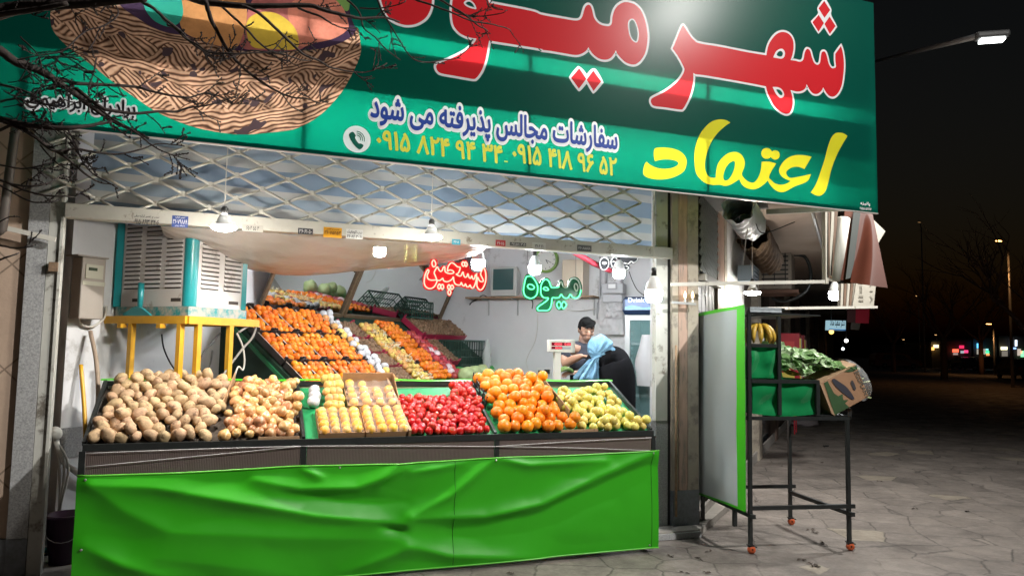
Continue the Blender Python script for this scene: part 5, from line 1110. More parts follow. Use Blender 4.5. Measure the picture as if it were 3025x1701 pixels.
for k, (px, oo) in enumerate(((362, V45*.55), (463, V45*.06), (478, U45*.10), (553, U45*.40))):
    p = c0+oo; m = MB(); m.bar(p+Z*.064, p+Z*(zt-.028), .038, .038, U45); m.build('leg', M_yel, ys)
for oo in (V45*.62, V45*.22): m = MB(); p = c0+oo-U45*.03+Z*(zt-.045); m.box(p, (.05, .04, .03), U45, V45, Z); m.build('bracket', M_yel, ys)
# teal squeegee head standing on the stand in front of the cooler
p = c0+V45*.48+U45*.0+Z*(zt+.03)
sq = thing('squeegee_head', 'teal plastic squeegee head standing on the yellow stand', 'squeegee', tuple(p))
m = MB(); m.tube([p+Z*.06, p+Z*.12, p+Z*.24], [.018, .02, .023], 10); m.build('handle_socket', M_teal, sq)
m = MB(); m.prism([p+V45*.15, p-V45*.13, p-V45*.12+Z*.012, p-V45*.04+Z*.055, p+V45*.02+Z*.07, p+V45*.06+Z*.055, p+V45*.15+Z*.012], -U45*.02); m.build('blade_holder', M_teal, sq)
# dark recess board behind the cooler's left edge, cables
def cable(label, pts, r=.006, mat=M_bcord, cat='cable', grp=None, name='cable'):
    m = MB(); m.tube(smooth_path(pts, 6), r, 6); return tag(m.build(name, mat), label, cat, grp)
q = c0+U45*.2+V45*.05
cable('black cable hanging in a loop under the yellow stand', [on(px*DS, py*DS, q, V45) for px, py in ((555, 836), (535, 860), (510, 890), (502, 920), (513, 940), (528, 920), (535, 880))], .006)
cable('black cable running down from the cooler to the stand back', [on(px*DS, py*DS, q+V45*.5, V45) for px, py in ((407, 840), (412, 875), (430, 915), (458, 955), (470, 990))], .006)
cable('grey cable draped over the right end of the yellow stand', [on(px*DS, py*DS, c0+U45*.95, V45) for px, py in ((600, 836), (630, 818), (643, 824), (634, 850), (612, 875), (585, 910), (560, 945))], .009, M('grey_cord', (.25, .23, .21), rough=.5))
cable('pale cable looped below the right end of the yellow stand', [on(px*DS, py*DS, c0+U45*.9, V45) for px, py in ((596, 838), (610, 870), (615, 905), (611, 930), (600, 922), (592, 940), (588, 960))], .007, M_cord)

# ================================================================== LEFT WALL ITEMS
def boxA(p, w_, d_, h_):  # box on wall A: centre p on the wall face
    m = MB(); m.box(Vector(p)-V45*(d_/2+.002), (w_, d_, h_), U45, V45, Z); return m
pc_ = onA((300+0)*1.0, 0)
pm = on(275, 852, WA-V45*.12, V45)
mt = thing('electricity_meter', 'beige electricity meter box with a small display on the white wall', 'meter', tuple(pm))
m = MB(); m.box(pm+V45*.055, (.185, .11, .44), U45, V45, Z); bevel(m.build('case', M('meter_beige', (.36, .32, .28), rough=.5, var=.06), mt), .008)
m = MB(); m.box(pm-V45*.004+Z*.12, (.135, .006, .1), U45, V45, Z); m.build('face', M('meter_face', (.5, .49, .4), rough=.4), mt)
m = MB(); m.box(pm-V45*.009+Z*.137-U45*.015, (.065, .004, .022), U45, V45, Z); m.build('display', M('meter_lcd', (.06, .08, .05), rough=.2), mt)
m = MB(); m.box(pm-V45*.004+Z*.035, (.175, .005, .03), U45, V45, Z); m.build('latch', M('meter_face', (.5, .49, .4)), mt)
m = MB(); m.box(pm+V45*.05+Z*.226-U45*.02, (.24, .13, .01), U45, V45, Z); m.build('rain_lid', M('meter_beige', (.36, .32, .28)), mt)
cable('bundle of pale wires curling below the meter box', [on(px*DS, py*DS, WA-V45*.03, V45) for px, py in ((268, 770), (262, 800), (240, 818), (225, 822), (205, 815), (200, 795))], .008, M_cord)
pa = aty(255, 965, 6.25); pb = atz(296, 1250, .3); pb = Vector((pa.x+.09, 6.1, .064))
cable('bare wooden pole leaning against the left wall', [on(267, 978, WA-V45*.06, V45), on(290, 1150, WA-V45*.25, V45), on(292, 1170, WA-V45*.27, V45)+Vector((.02, -.05, -1.0))], .016, M('pole_wood', (.36, .27, .2), rough=.7, var=.2, vs=10), 'pole', None, 'wooden_pole')
p0 = aty(239, 1078, 5.62); p1 = aty(252, 1310, 5.45)
cable('yellow broom handle leaning beside the left end of the stand', [p0, p1, Vector((p1.x+.02, 5.38, .08))], .0135, M_yel, 'broom handle', None, 'broom_handle')
pp = on(160, 1293, WA-V45*.05, V45)
M_pvc = M('white_pipe', (.6, .6, .56), rough=.4)
pi_ = thing('water_pipe', 'pale water pipe and hoses at the foot of the left wall', 'pipe', tuple(pp))
m = MB(); m.tube([pp+Z*.02, pp+U45*.06-Z*.16, pp+U45*.28-Z*.34, pp+U45*.5-Z*.4], .02, 8); m.build('pipe', M_pvc, pi_)
for k in range(3):
    m = MB(); m.tube(smooth_path([pp+Z*.0, pp+U45*(.05+.02*k)-Z*.2-V45*.02*k, pp+U45*(.07-.01*k)-Z*.5-V45*.02*k, pp+U45*(.02+.02*k)-Z*.85], 5), .009, 6); m.build('hose', M_pvc, pi_)
m = MB(); m.ball(pp+Z*.03, .05, 12, 8); m.build('valve_knob', M_pvc, pi_)
bp_ = aty(157, 1660, 5.85); bp_.z = .065; bp_.x = -.985
bk = thing('bucket', 'dark purple plastic bucket on the floor by the left jamb', 'bucket', tuple(bp_))
m = MB(); m.lathe([(.0, 0), (.09, 0), (.125, .3), (.13, .3), (.13, .32), (.118, .32), (.085, .02), (0, .02)], bp_, None, 24); m.build('pail', M('purple_plastic', (.05, .02, .045), rough=.35), bk)
m = MB(); m.tube([bp_+Vector((.128*math.cos(t), -.05-.1*math.sin(t), .28-.12*math.sin(t))) for t in [PI*k/10 for k in range(11)]], .003, 5); m.build('handle', M('wire', (.5, .5, .5), rough=.3, metal=.8), bk)
sp_ = Vector((-.80, 5.62, .065)); p = atz(196, 1610, .12)
sq = thing('floor_squeegee', 'turquoise floor squeegee lying beside the skirt', 'squeegee', (p.x, p.y, .064))
m = MB(); a = Vector((p.x-.02, p.y, .08)); m.prism([a+Vector((-.16, -.02, .0)), a+Vector((.25, .12, 0)), a+Vector((.25, .12, .07)), a+Vector((.1, .06, .075)), a+Vector((-.1, 0, .02))], (-.03, .07, 0)); m.build('head', M_teal, sq)
m = MB(); m.prism([a+Vector((-.15, -.03, -.014)), a+Vector((.25, .11, -.014)), a+Vector((.25, .11, .0)), a+Vector((-.15, -.03, .0))], (0, -.02, 0)); m.build('rubber', M_black, sq)

# ================================================================== BACK WALL ITEMS (wall B)
def WBp(px, py, d=0.): return onB(px, py, d)
WBX = Vector((1, -1, 0)).normalized()                            # along wall B to the right; out of the wall is -U45
def boxB(c, w_, d_, h_, mb=None): m = mb or MB(); m.box(c, (w_, d_, h_), WBX, U45, Z); return m
c6 = lambda x, y: (1200+x*.3795, 650+y*.3795)
a = WBp(*c6(495, 605), .14); b_ = WBp(*c6(1480, 602), .14)
shf = thing('wall_shelf', 'long thin wooden wall shelf carrying the television', 'shelf', tuple((a+b_)/2))
m = MB(); z_ = (a.z+b_.z)/2; a.z = b_.z = z_; m.bar(a+U45*.0, b_+U45*.0, .26, .02, Z); m.build('board', M('shelf_wood', (.3, .19, .11), rough=.6, var=.25, vs=6), shf)
for px in (645, 870, 1465):
    q = WBp(*c6(px, 620), .02); m = MB(); m.bar(Vector((q.x, q.y, z_-.011))-U45*.0, Vector((q.x, q.y, z_-.22)), .012, .02); m.bar(Vector((q.x, q.y, z_-.016)), Vector((q.x, q.y, z_-.016))-U45*.2, .012, .012); m.build('bracket', M('bracket_grey', (.4, .4, .4), rough=.5), shf)
# television
tv = WBp(*c6(757, 470), .32)
t = thing('television', 'small old silver box television standing on the wall shelf', 'television', tuple(tv))
tw, th_ = .36, .37; zc = z_+.012+th_/2; tv.z = zc
m = MB(); boxB(tv+U45*.02, tw, .05, th_, m); q = [tv+U45*.045+WBX*(sx_*tw/2)+Z*(sz_*th_/2) for sx_, sz_ in ((-1, -1), (1, -1), (1, 1), (-1, 1))]; q2 = [tv+U45*.27+WBX*(sx_*tw*.33)+Z*(sz_*th_*.33-.01) for sx_, sz_ in ((-1, -1), (1, -1), (1, 1), (-1, 1))]
m.add(q+q2, [(0, 1, 5, 4), (1, 2, 6, 5), (2, 3, 7, 6), (3, 0, 4, 7), (4, 5, 6, 7)]); bevel(m.build('case', M('tv_silver', (.42, .42, .4), rough=.4), t), .008)
m = MB(); boxB(tv-U45*.008+Z*.025, tw*.78, .012, th_*.72, m); m.build('screen', M('tv_screen', (.05, .1, .1), rough=.08, spec=.8), t)
for k in range(3): cable(['tangled black cable beside the television', 'black cable hanging below the left end of the shelf', 'black plug lead hanging below the middle of the shelf'][k], [WBp(*c6(x, y), .1) for x, y in (((560, 605), (600, 585), (640, 600), (700, 590), (780, 592), (890, 598)), ((560, 610), (520, 630), (495, 660), (510, 640), (590, 600)), ((975, 610), (985, 650), (980, 690)))[k]], .007)
# clock
ck = WBp(*c6(1090, 310), .03)
t = thing('wall_clock', 'round wall clock with a wide green rim half behind the beam', 'clock', tuple(ck))
no = -U45
m = MB(); m.lathe([(.0, .0), (.135, 0)], ck+no*.012, no, 32); m.build('dial', M('clock_dial', (.7, .7, .67), rough=.5), t)
m = MB(); m.lathe([(.135, -.01), (.135, .02), (.15, .032), (.168, .02), (.168, -.01)], ck, no, 40); m.build('rim', M('clock_green', (.2, .34, .08), rough=.35), t)
m = MB(); o_ = ck+no*.016; m.bar(o_, o_+WBX*.03-Z*.05, .008, .004, no); m.bar(o_, o_+WBX*.075-Z*.04, .006, .004, no); m.build('hands', M_sock, t)
m = MB()
for k in range(12): d_ = WBX*math.sin(k*PI/6)+Z*math.cos(k*PI/6); m.bar(o_+d_*.105, o_+d_*.125, .006, .003, no)
m.build('marks', M_sock, t)
# cream cabinet, red tube, meter, bags, sockets
cb = WBp(*c6(1315, 450), .16); m = MB(); cb_h = (WBp(*c6(1315, 312), .16)-WBp(*c6(1315, 585), .16)).z
t = thing('wall_boiler', 'cream enamelled wall boiler standing over the right end of the shelf', 'boiler', tuple(cb))
boxB(cb+U45*.02, .27, .24, cb_h, m); bevel(m.build('case', M('cream_enamel', (.56, .47, .36), rough=.3), t), .006)
m = MB(); boxB(cb-Z*.06+U45*(-.103), .12, .004, .018, m); m.build('trim', M('trim_light', (.8, .78, .7), rough=.2), t)
a, b_ = on(*c6(1340, 268), (0, 6.9, 0), (0, 1, 0)), on(*c6(1590, 395), (0, 7.1, 0), (0, 1, 0))
cable('red cloth wrapped tube slanting down behind the black sign', [a+(a-b_)*.5, a, (a+b_)/2-Z*.01, b_], .03, M('red_cloth', (.42, .03, .05), rough=.6), 'tube', None, 'red_tube')
gm = WBp(*c6(1617, 570), .12)
t = thing('gas_meter', 'pale grey gas meter hung on the back wall above the white bags', 'gas meter', tuple(gm))
mh = (WBp(*c6(1617, 490), .12)-WBp(*c6(1617, 645), .12)).z
m = MB(); boxB(gm+Z*mh*.22, .27, .16, mh*.52, m); boxB(gm-Z*mh*.26, .25, .15, mh*.42, m); bevel(m.build('case', M('meter_grey', (.42, .42, .44), rough=.45), t), .012)
m = MB(); boxB(gm+Z*mh*.33-U45*.084, .13, .01, .085, m); m.build('window_frame', M('meter_bezel', (.3, .3, .31), rough=.4), t)
m = MB(); boxB(gm+Z*mh*.33-U45*.09, .09, .006, .05, m); m.build('counter', M('meter_white', (.75, .75, .75), rough=.3), t)
m = MB()
for sx_ in (-.1, .1): m.tube([gm+WBX*sx_+Z*mh*.48, gm+WBX*sx_+Z*(mh*.48+.25), gm+WBX*(sx_*1.2)+Z*(mh*.48+.5)], .018, 8)
m.build('pipe', M('pipe_grey', (.4, .4, .42), rough=.4), t)
M_bag = cloth_mat('white_bag', (.72, .71, .72), tr=.3, gloss=.06, rough=.3)
def flatbag(label, px, py, W, H, d_, sd):
    c = WBp(px, py, d_); m = MB()
    m.grid(lambda a, b: c+WBX*((a-.5)*W*(1+.12*(1-b)))+Z*((b-.5)*H)-U45*(.03*math.sin(PI*a)+.02*noise.noise((a*6, b*5, sd))+.012*noise.noise((a*17, b*13, sd))), 26, 26); return tag(m.build('bag_bundle', M_bag), label, 'bags')
flatbag('bundle of white plastic bags hanging on a hook under the gas meter', *c6(1592, 755), .29, .42, .10, 1)
flatbag('sheaf of thin white bags folded over the top of the bundle', *c6(1610, 690), .2, .22, .15, 2)
for k, (px, nm_) in enumerate(((1045, 'white double wall socket left of the scale'), (1102, 'white wall socket with a black plug next to the scale'))):
    q = WBp(*c6(px, 1178), .008); t = thing('wall_socket', nm_, 'socket', tuple(q)); m = MB(); boxB(q, .1, .012, .1, m); m.build('plate', M('socket_white', (.7, .7, .68), rough=.3), t)
    m = MB(); boxB(q-U45*.02, .035 if k == 0 else .07, .03, .035 if k == 0 else .055, m); m.build('plug', M_sock, t)
cable('thin wire trailing down the white back wall', [WBp(*c6(x, y), .008) for x, y in ((1025, 730), (1020, 850), (1000, 950), (955, 1040), (935, 1100), (950, 1160))], .003, M_cord)
cable('thin wire sagging from the green neon sign to the meter pipe', [WBp(*c6(x, y), .05) for x, y in ((1250, 695), (1330, 708), (1480, 690))], .004, M_cord)
cable('dark cord slanting from the black sign to the fridge', [WBp(*c6(x, y), .1) for x, y in ((1735, 400), (1760, 470), (1800, 545), (1850, 585))], .005, M_bcord)
cable('vertical conduit on the back wall left of the gas meter', [WBp(*c6(x, y), .02) for x, y in ((1512, 260), (1510, 450), (1500, 640))], .014, M('pipe_grey', (.4, .4, .42)))
cable('vertical conduit behind the white bags', [WBp(*c6(x, y), .02) for x, y in ((1490, 640), (1487, 700), (1485, 770))], .012, M('pipe_grey', (.4, .4, .42)))
# yellow basket and wires near the plastic sheet
yb_ = aty(*(700+1488*.3451, 650+285*.3451), 6.5); m = MB()
for k in range(8):
    z_ = yb_.z-.075+.15*k/7; m.tube([yb_+Vector((.055*math.cos(t), .04*math.sin(t), z_-yb_.z)) for t in [2*PI*i/16 for i in range(17)]], .003, 4)
for i in range(16): t_ = 2*PI*i/16; m.bar(yb_+Vector((.055*math.cos(t_), .04*math.sin(t_), -.075)), yb_+Vector((.055*math.cos(t_), .04*math.sin(t_), .075)), .005, .004)
m.lathe([(.0, -.075), (.053, -.075), (.05, .07)], yb_, None, 16)
t = thing('hanging_basket', 'small yellow mesh basket hanging left of the red neon sign', 'basket', tuple(yb_)); m.build('mesh', M('yellow_plastic', (.65, .6, .12), rough=.4), t)
m = MB(); m.tube([yb_+Z*.08, yb_+Z*.7], .002, 4); m.build('wire', M_bcord, t)
# dark speaker bracket seen behind the red sign
q = WBp(*c6(470, 290), .15); t = thing('wall_speaker', 'small dark loudspeaker on a bracket behind the red neon sign', 'speaker', tuple(q)); m = MB(); boxB(q, .17, .14, .26, m); m.build('cabinet', M('speaker_dark', (.12, .09, .1), rough=.5), t)
m = MB(); boxB(q+Z*.16+U45*.03, .05, .1, .04, m); m.build('bracket', M_black, t)
# ================================================================== FRIDGE, SCALE, COUNTER
def frp(px, py): return onB(px, py, .62)
f0 = frp(*c6(1708, 740)); f0 = Vector((f0.x, f0.y, 0)); FWD_, FDP = .74, .58
fr = thing('drinks_fridge', 'tall glass door drinks fridge with a blue lit header against the back wall', 'fridge', tuple(f0))
ztop = frp(*c6(1712, 738)).z; zcan = frp(*c6(1712, 598)).z
FB = lambda u_, d_, z_: f0+WBX*u_+U45*d_+Z*z_
def fbox(mb, u0, u1, d0, d1, z0, z1): mb.hexa([FB(u0, d0, z0), FB(u1, d0, z0), FB(u1, d1, z0), FB(u0, d1, z0), FB(u0, d0, z1), FB(u1, d0, z1), FB(u1, d1, z1), FB(u0, d1, z1)])
M_frw = M('fridge_white', (.62, .64, .64), rough=.35)
m = MB(); fbox(m, 0, .03, 0.03, FDP, .07, ztop); fbox(m, FWD_-.03, FWD_, .03, FDP, .07, ztop); fbox(m, .031, FWD_-.031, FDP-.02, FDP, .07, ztop); fbox(m, .031, FWD_-.031, .03, FDP-.021, ztop-.03, ztop); fbox(m, .031, FWD_-.031, .03, FDP-.021, .07, .25); m.build('cabinet', M_frw, fr)
m = MB(); fbox(m, 0, .055, -.02, .025, .25, ztop-.005); fbox(m, FWD_-.055, FWD_, -.02, .025, .25, ztop-.005); fbox(m, .056, FWD_-.056, -.02, .025, ztop-.06, ztop-.005); fbox(m, .056, FWD_-.056, -.02, .025, .25, .32); m.build('door', M_frw, fr)
m = MB(); fbox(m, .056, FWD_-.056, -.003, .003, .32, ztop-.06); m.build('glass_pane', film_mat('fridge_glass', (.25, .45, .45), clear=.72, rough=.05, bump=0.01, bs=3), fr)
m = MB(); fbox(m, .032, FWD_-.032, FDP-.04, FDP-.021, .25, ztop-.03); m.build('back_lining', M('fridge_lining', (.42, .58, .58), rough=.4), fr)
for k in range(5):
    z_ = .45+k*.29
    m = MB(); fbox(m, .035, FWD_-.035, .05, FDP-.045, z_, z_+.008); fbox(m, .035, FWD_-.035, .042, .05, z_, z_+.03); m.build('shelf', M('wire_white', (.6, .65, .65), rough=.4), fr)
m = MB()
for k in range(26): fbox(m, .036, .06, .08+.0, .10, .4+k*.055, .425+k*.055)
m.build('side_ribs', M('rib_pale', (.5, .62, .62), rough=.4), fr)
m = MB(); pts = [FB(-.005+.0, -.02, ztop+.004), FB(-.02, -.06, ztop+.05), FB(-.015, -.05, zcan-.03), FB(0, -.01, zcan), FB(0, .3, zcan), FB(0, .3, ztop+.004)]; m.prism(pts, WBX*FWD_); m.build('header', M('header_navy', (.012, .03, .08), rough=.4), fr)
m = MB(); hq = lambda u_, v_, o=.002: FB(.01+(FWD_-.02)*u_, -.058-o+(.008 if v_ > .5 else 0)*0, ztop+.052+(zcan-.035-ztop-.052)*v_)
m.grid(lambda a, b: hq(a, b), 20, 8); m.build('header_panel', M('header_blue', (.03, .09, .24), rough=.3, var=.5, vs=9, emit=(.02, .07, .22), es=.5), fr)
m = MB()
m.grid(lambda a, b: hq(a, .05+b*(.24+.14*math.sin(14*a)*math.sin(5*a+1)), .0035), 40, 4); m.build('water_splash', M('splash_blue', (.1, .42, .62), rough=.3, var=.5, vs=20, emit=(.06, .3, .45), es=.5), fr)
m = MB(); vs_, fs_ = glyph_mesh('Drink Cold', .02); p = hq(.05, .74, .004); text_on(m, 'Drink Cold', p, WBX*.36, Z*.05, .02); m.build('header_lettering', M('letter_white', (.8, .85, .9), emit=(.7, .8, .9), es=.5), fr)
for k, (u_, d_, z_, w_, h_, cc) in enumerate(((.42, .2, 1.33, .16, .19, (.03, .22, .42)), (.25, .25, 1.33, .2, .22, (.3, .45, .45)), (.2, .2, 1.04, .3, .1, (.5, .6, .6)), (.3, .2, .46, .3, .08, (.5, .6, .62)), (.4, .22, .75, .2, .09, (.45, .55, .55)))):
    m = MB(); fbox(m, u_, u_+w_, d_, d_+.15, z_, z_+h_); tag(m.build('carton', M('carton_%d' % k, cc, rough=.5, var=.2, vs=12)), ['blue carton on the top shelf inside the fridge', 'pale square carton on the top shelf inside the fridge', 'long pale pack on the second shelf inside the fridge', 'flat pack on the bottom shelf inside the fridge', 'wrapped pack on the middle shelf inside the fridge'][k], 'carton')
q = frp(*c6(1890, 1090)); bag('white carrier bag hanging at the right of the fridge door', q-U45*.12, .26, .56, U45, M_bag, 7)
m = MB(); text_on(m, 'OPEN', frp(*c6(1790, 1310))-U45*.03, Z*.12, -WBX*.035, .01); m.build('door_lettering', M_black, fr)
m = MB(); q = frp(*c6(1783, 1290))-U45*.03; m.tube([q+Z*.0, q+Z*.09, q+Z*.12-WBX*.025+WBX*.0, q+Z*.09-WBX*.05, q-WBX*.05, q], .002, 4); m.build('door_arrow', M_black, fr)
# counter and scale
ct = thing('shop_counter', 'low dark counter carrying the scale behind the fruit stand', 'counter', (2.75, 6.55, .064))
m = MB(); m.bbox((2.35, 6.28, .064), (3.12, 6.78, 1.02)); m.build('body', M('counter_dark', (.05, .05, .05), rough=.5), ct)
m = MB(); m.bbox((2.33, 6.26, 1.022), (3.14, 6.80, 1.045)); m.build('top', M('counter_top', (.35, .34, .32), rough=.3), ct)
YSc = 6.38
sc = thing('shop_scale', 'cream electronic scale with a red lit price display on a post', 'scale', tuple(dy(1404, 1000, YSc)))
c0_ = lambda x, y: (1600+x*.16565, 900+y*.16565)
S_ = lambda x, y, o=0.: aty(*c0_(x, y), YSc+o)
m = MB(); q = [S_(140, 622), S_(598, 622), S_(598, 858), S_(140, 838)]; m.prism(q, (0, .06, 0)); bevel(m.build('display_head', M('scale_cream', (.58, .57, .52), rough=.4), sc), .004)
a, b_ = S_(300, 845), S_(300, 1330); m = MB(); wd = abs(S_(240, 900).x-S_(348, 900).x); m.bbox((a.x-wd/2, YSc+.01, 1.11), (a.x+wd/2, YSc+.05, a.z)); m.build('post', M('scale_cream', (.58, .57, .52)), sc)
m = MB(); m.bbox((a.x-.16, YSc-.05, 1.047), (a.x+.16, YSc+.25, 1.10)); m.bbox((a.x-.15, YSc-.04, 1.101), (a.x+.15, YSc+.24, 1.112)); m.build('platform', M('scale_steel', (.5, .5, .5), rough=.3, metal=.7), sc)
m = MB(); m.prism([S_(180, 668, -.003), S_(525, 672, -.003), S_(525, 728, -.003), S_(180, 728, -.003)], (0, .002, 0)); m.prism([S_(178, 742, -.003), S_(370, 744, -.003), S_(370, 790, -.003), S_(178, 790, -.003)], (0, .002, 0)); m.build('display_window', M('led_window', (.06, .005, .01), rough=.2, emit=(.25, .004, .02), es=.5), sc)
m = MB(); m.prism([S_(374, 748, -.003), S_(520, 750, -.003), S_(520, 795, -.003), S_(374, 792, -.003)], (0, .002, 0)); m.build('brand_plate', M('plate_grey', (.3, .33, .34), rough=.4), sc)
E_led = emis('led_red', (1., .12, .14), 2.2)
def led(txt, x0, y0, x1, y1):
    m = MB(); p = S_(x0, y1, -.006); text_on(m, txt, p, Vector((S_(x1, y1, -.006).x-p.x, 0, 0)), Z*(S_(x0, y0, -.006).z-p.z), .012); m.build('led_digits', E_led, sc)
led('45000', 225, 680, 362, 720); led('0.680', 408, 682, 518, 722); led('8500', 245, 750, 358, 786)
for k, (x, col_) in enumerate(((2.45, (.05, .07, .05)), (2.6, (.03, .03, .03)))):
    m = MB(); m.bbox((x, 6.32, 1.047), (x+.12, 6.45, 1.235+.02*k)); bevel(tag(m.build('counter_box', M('cbox_%d' % k, col_, rough=.4)), ['dark green box standing on the counter left of the scale', 'black box standing on the counter beside the scale post'][k], 'box'), .01)

# ================================================================== PEOPLE
def blob(mb, voxel, smooth_it=6, fac=.5):
    o = mb.build('body', M_black); md = o.modifiers.new('r', 'REMESH'); md.mode = 'VOXEL'; md.voxel_size = voxel; md.use_smooth_shade = True
    if smooth_it: s_ = o.modifiers.new('s', 'SMOOTH'); s_.iterations = smooth_it; s_.factor = fac
    bpy.context.view_layer.update(); me = bpy.data.meshes.new_from_object(o.evaluated_get(bpy.context.evaluated_depsgraph_get()))
    old = o.data; bpy.data.objects.remove(o); bpy.data.meshes.remove(old); return me
def limb(mb, pts, rs, sub=4, n=14):
    q = smooth_path([Vector((*p, r)).to_3d() if False else Vector(p) for p in pts], sub); k = len(q); rr = []
    for i in range(k):
        t = i/(k-1)*(len(pts)-1); j = min(int(t), len(pts)-2); f = t-j; f = f*f*(3-2*f); rr.append(rs[j]*(1-f)+rs[j+1]*f)
    mb.tube(q, rr, n)
    mb.ball(q[0], rr[0], 12, 8); mb.ball(q[-1], rr[-1], 12, 8)
def put(name, me, mats, parent):
    me.name = name; me.materials.clear()
    for m_ in (mats if isinstance(mats, list) else [mats]): me.materials.append(m_)
    o = bpy.data.objects.new(name, me); COL.objects.link(o)
    if parent: o.parent = parent; o.location = -origin_of(parent)
    for p in me.polygons: p.use_smooth = True
    return o
def hand(mb, wrist, d, palm, L=.18, curl=.8, side=1):
    """palm plus five separate bent fingers; d = direction of the hand, palm = normal out of the palm"""
    d = Vector(d).normalized(); palm = Vector(palm).normalized(); s_ = d.cross(palm).normalized()*side; w_ = Vector(wrist)
    pl = L*.5
    mb.ball(w_+d*pl*.55, (1, 1, 1), 12, 8, lambda q, t, a: 1, (d*pl*.62, s_*L*.24, palm*L*.085))
    for k in range(4):
        o = (k-1.5)/1.5; fl = L*(.46, .52, .48, .38)[k]; b_ = w_+d*pl*.98+s_*o*L*.17
        pts = [b_-d*.012]; dd = d.copy(); ang = curl*(.8+.12*k)
        for j, fr_ in enumerate((.42, .32, .26)):
            dd = (d*math.cos(ang*(j+.35)*.75)+palm*math.sin(ang*(j+.35)*.75)).normalized(); pts.append(pts[-1]+dd*fl*fr_)
        limb(mb, pts, [.0095, .009, .0082, .007], 2, 8)
    b_ = w_+d*pl*.3-s_*L*.19; td = (d*.75-s_*.5+palm*.45).normalized()
    limb(mb, [b_+s_*.012, b_+td*L*.16, b_+td*L*.28+palm*L*.05+s_*.006, b_+td*L*.36+palm*L*.1+s_*.016], [.013, .011, .0098, .008], 2, 8)
M_skin = M('skin_tan', (.44, .25, .17), rough=.5, var=.08, vs=14, sss=.08)
M_stub = M('skin_stubble', (.21, .125, .095), rough=.6, var=.15, vs=60)
# ---- the man behind the counter
YM = 7.0
hc = aty(1732, 974, YM); gx = hc.x
man = thing('person', 'dark haired man in a navy T-shirt standing behind the scale and looking down', 'person', (gx, YM, .064))
Hd = hc
f = Vector((-.12, -.95, -.26)).normalized(); sd = f.cross(Z).normalized(); upv = sd.cross(f).normalized()   # face direction, his left..., crown
def HP(a, b_, c): return Hd+sd*a+f*b_+upv*c
body = MB()
def hfn(d, t, a):
    k = 1.0
    if d.z < -.1: k *= 1-.20*min(1, (-.1-d.z)/.9)*(1 if d.y > -.2 else .6)
    if d.z > .2: k *= 1.0
    return k
body.ball(Hd, (1, 1, 1), 28, 20, hfn, (sd*.077, f*.094, upv*.116))
body.ball(HP(0, .05, -.075), (.046, .04, .04), 14, 10)                          # jaw and chin
limb(body, [HP(0, .085, .022), HP(0, .102, -.012), HP(0, .104, -.026)], [.009, .013, .014], 3, 10)     # nose
body.ball(HP(-.013, .095, -.028), .009, 8, 6); body.ball(HP(.013, .095, -.028), .009, 8, 6)
limb(body, [HP(-.05, .07, .03), HP(-.02, .088, .034), HP(.02, .088, .034), HP(.05, .07, .03)], [.009, .01, .01, .009], 3, 8)  # brow
limb(body, [HP(-.024, .083, -.058), HP(0, .091, -.055), HP(.024, .083, -.058)], [.006, .008, .006], 3, 8); limb(body, [HP(-.02, .083, -.068), HP(0, .09, -.069), HP(.02, .083, -.068)], [.006, .008, .006], 3, 8)
for s_ in (-1, 1): body.ball(HP(s_*.079, -.008, -.005), (1, 1, 1), 10, 8, None, (sd*.011, f*.02, upv*.032)); body.ball(HP(s_*.03, .081, .008), .013, 8, 6); body.ball(HP(s_*.045, .06, -.025), .022, 8, 6)
SHz = aty(1700, 1022, YM).z
nk = Vector((gx-.005, YM+.035, SHz+.02))
limb(body, [HP(0, -.02, -.07), nk+Z*.05, nk-Z*.02], [.058, .058, .066], 4, 16)
hipz = .95
limb(body, [nk-Z*.06, (gx, YM+.03, SHz-.18), (gx, YM+.03, SHz-.4), (gx, YM+.03, hipz)], [.10, .145, .135, .15], 4, 20)
for s_ in (-1, 1): limb(body, [(gx+s_*.1, YM+.03, hipz), (gx+s_*.11, YM+.02, .52), (gx+s_*.11, YM+.04, .1)], [.095, .065, .045], 4, 14); limb(body, [(gx+s_*.11, YM+.05, .1), (gx+s_*.12, YM-.14, .09)], [.04, .035], 3, 10)
shR = aty(1672, 1026, YM)+Vector((.0, .03, 0)); elR = aty(1672, 1068, YM-.08); elR = aty(1671, 1072, YM-.05); haR = aty(1716, 1052, YM-.30)
limb(body, [nk-Z*.05, shR+Vector((.02, 0, .0)), shR], [.075, .07, .06], 3, 14)
limb(body, [shR, (shR+elR)/2+Vector((-.012, 0, 0)), elR], [.058, .05, .045], 4, 14); limb(body, [elR, (elR+haR)/2+Z*.004, haR], [.046, .041, .028], 4, 14)
hand(body, haR, (.75, -.25, -.05), (.1, -.25, -.95), .18, 1.0, 1)
shL = Vector((gx+.19, YM+.03, shR.z)); elL = shL+Vector((.04, -.03, -.29)); haL = elL+Vector((-.16, -.24, .05))
limb(body, [nk-Z*.05, shL], [.075, .06], 3, 14); limb(body, [shL, elL], [.058, .045], 4, 14); limb(body, [elL, haL], [.046, .028], 4, 14); hand(body, haL, (-.6, -.5, 0), (0, 0, -1), .18, .8, -1)
me = blob(body, .006, 4); bo = put('body', me, [M_skin, M_stub], man)
for p in me.polygons:
    q = p.center-Hd; b_ = q.dot(f); c = q.dot(upv); a = q.dot(sd)
    if -.13 < c < -.035 and b_ > .02 and abs(a) < .09 and not (abs(a) < .022 and -.075 < c < -.05) and not (abs(a) < .016 and c > -.045): p.material_index = 1
    elif -.11 < c < .0 and abs(a) > .06 and b_ > -.01: p.material_index = 1
hair = MB()
hair.ball(HP(0, -.012, .03), (1, 1, 1), 26, 18, lambda d, t, a: 1+.06*noise.noise(d*4), (sd*.087, f*.098, upv*.108))
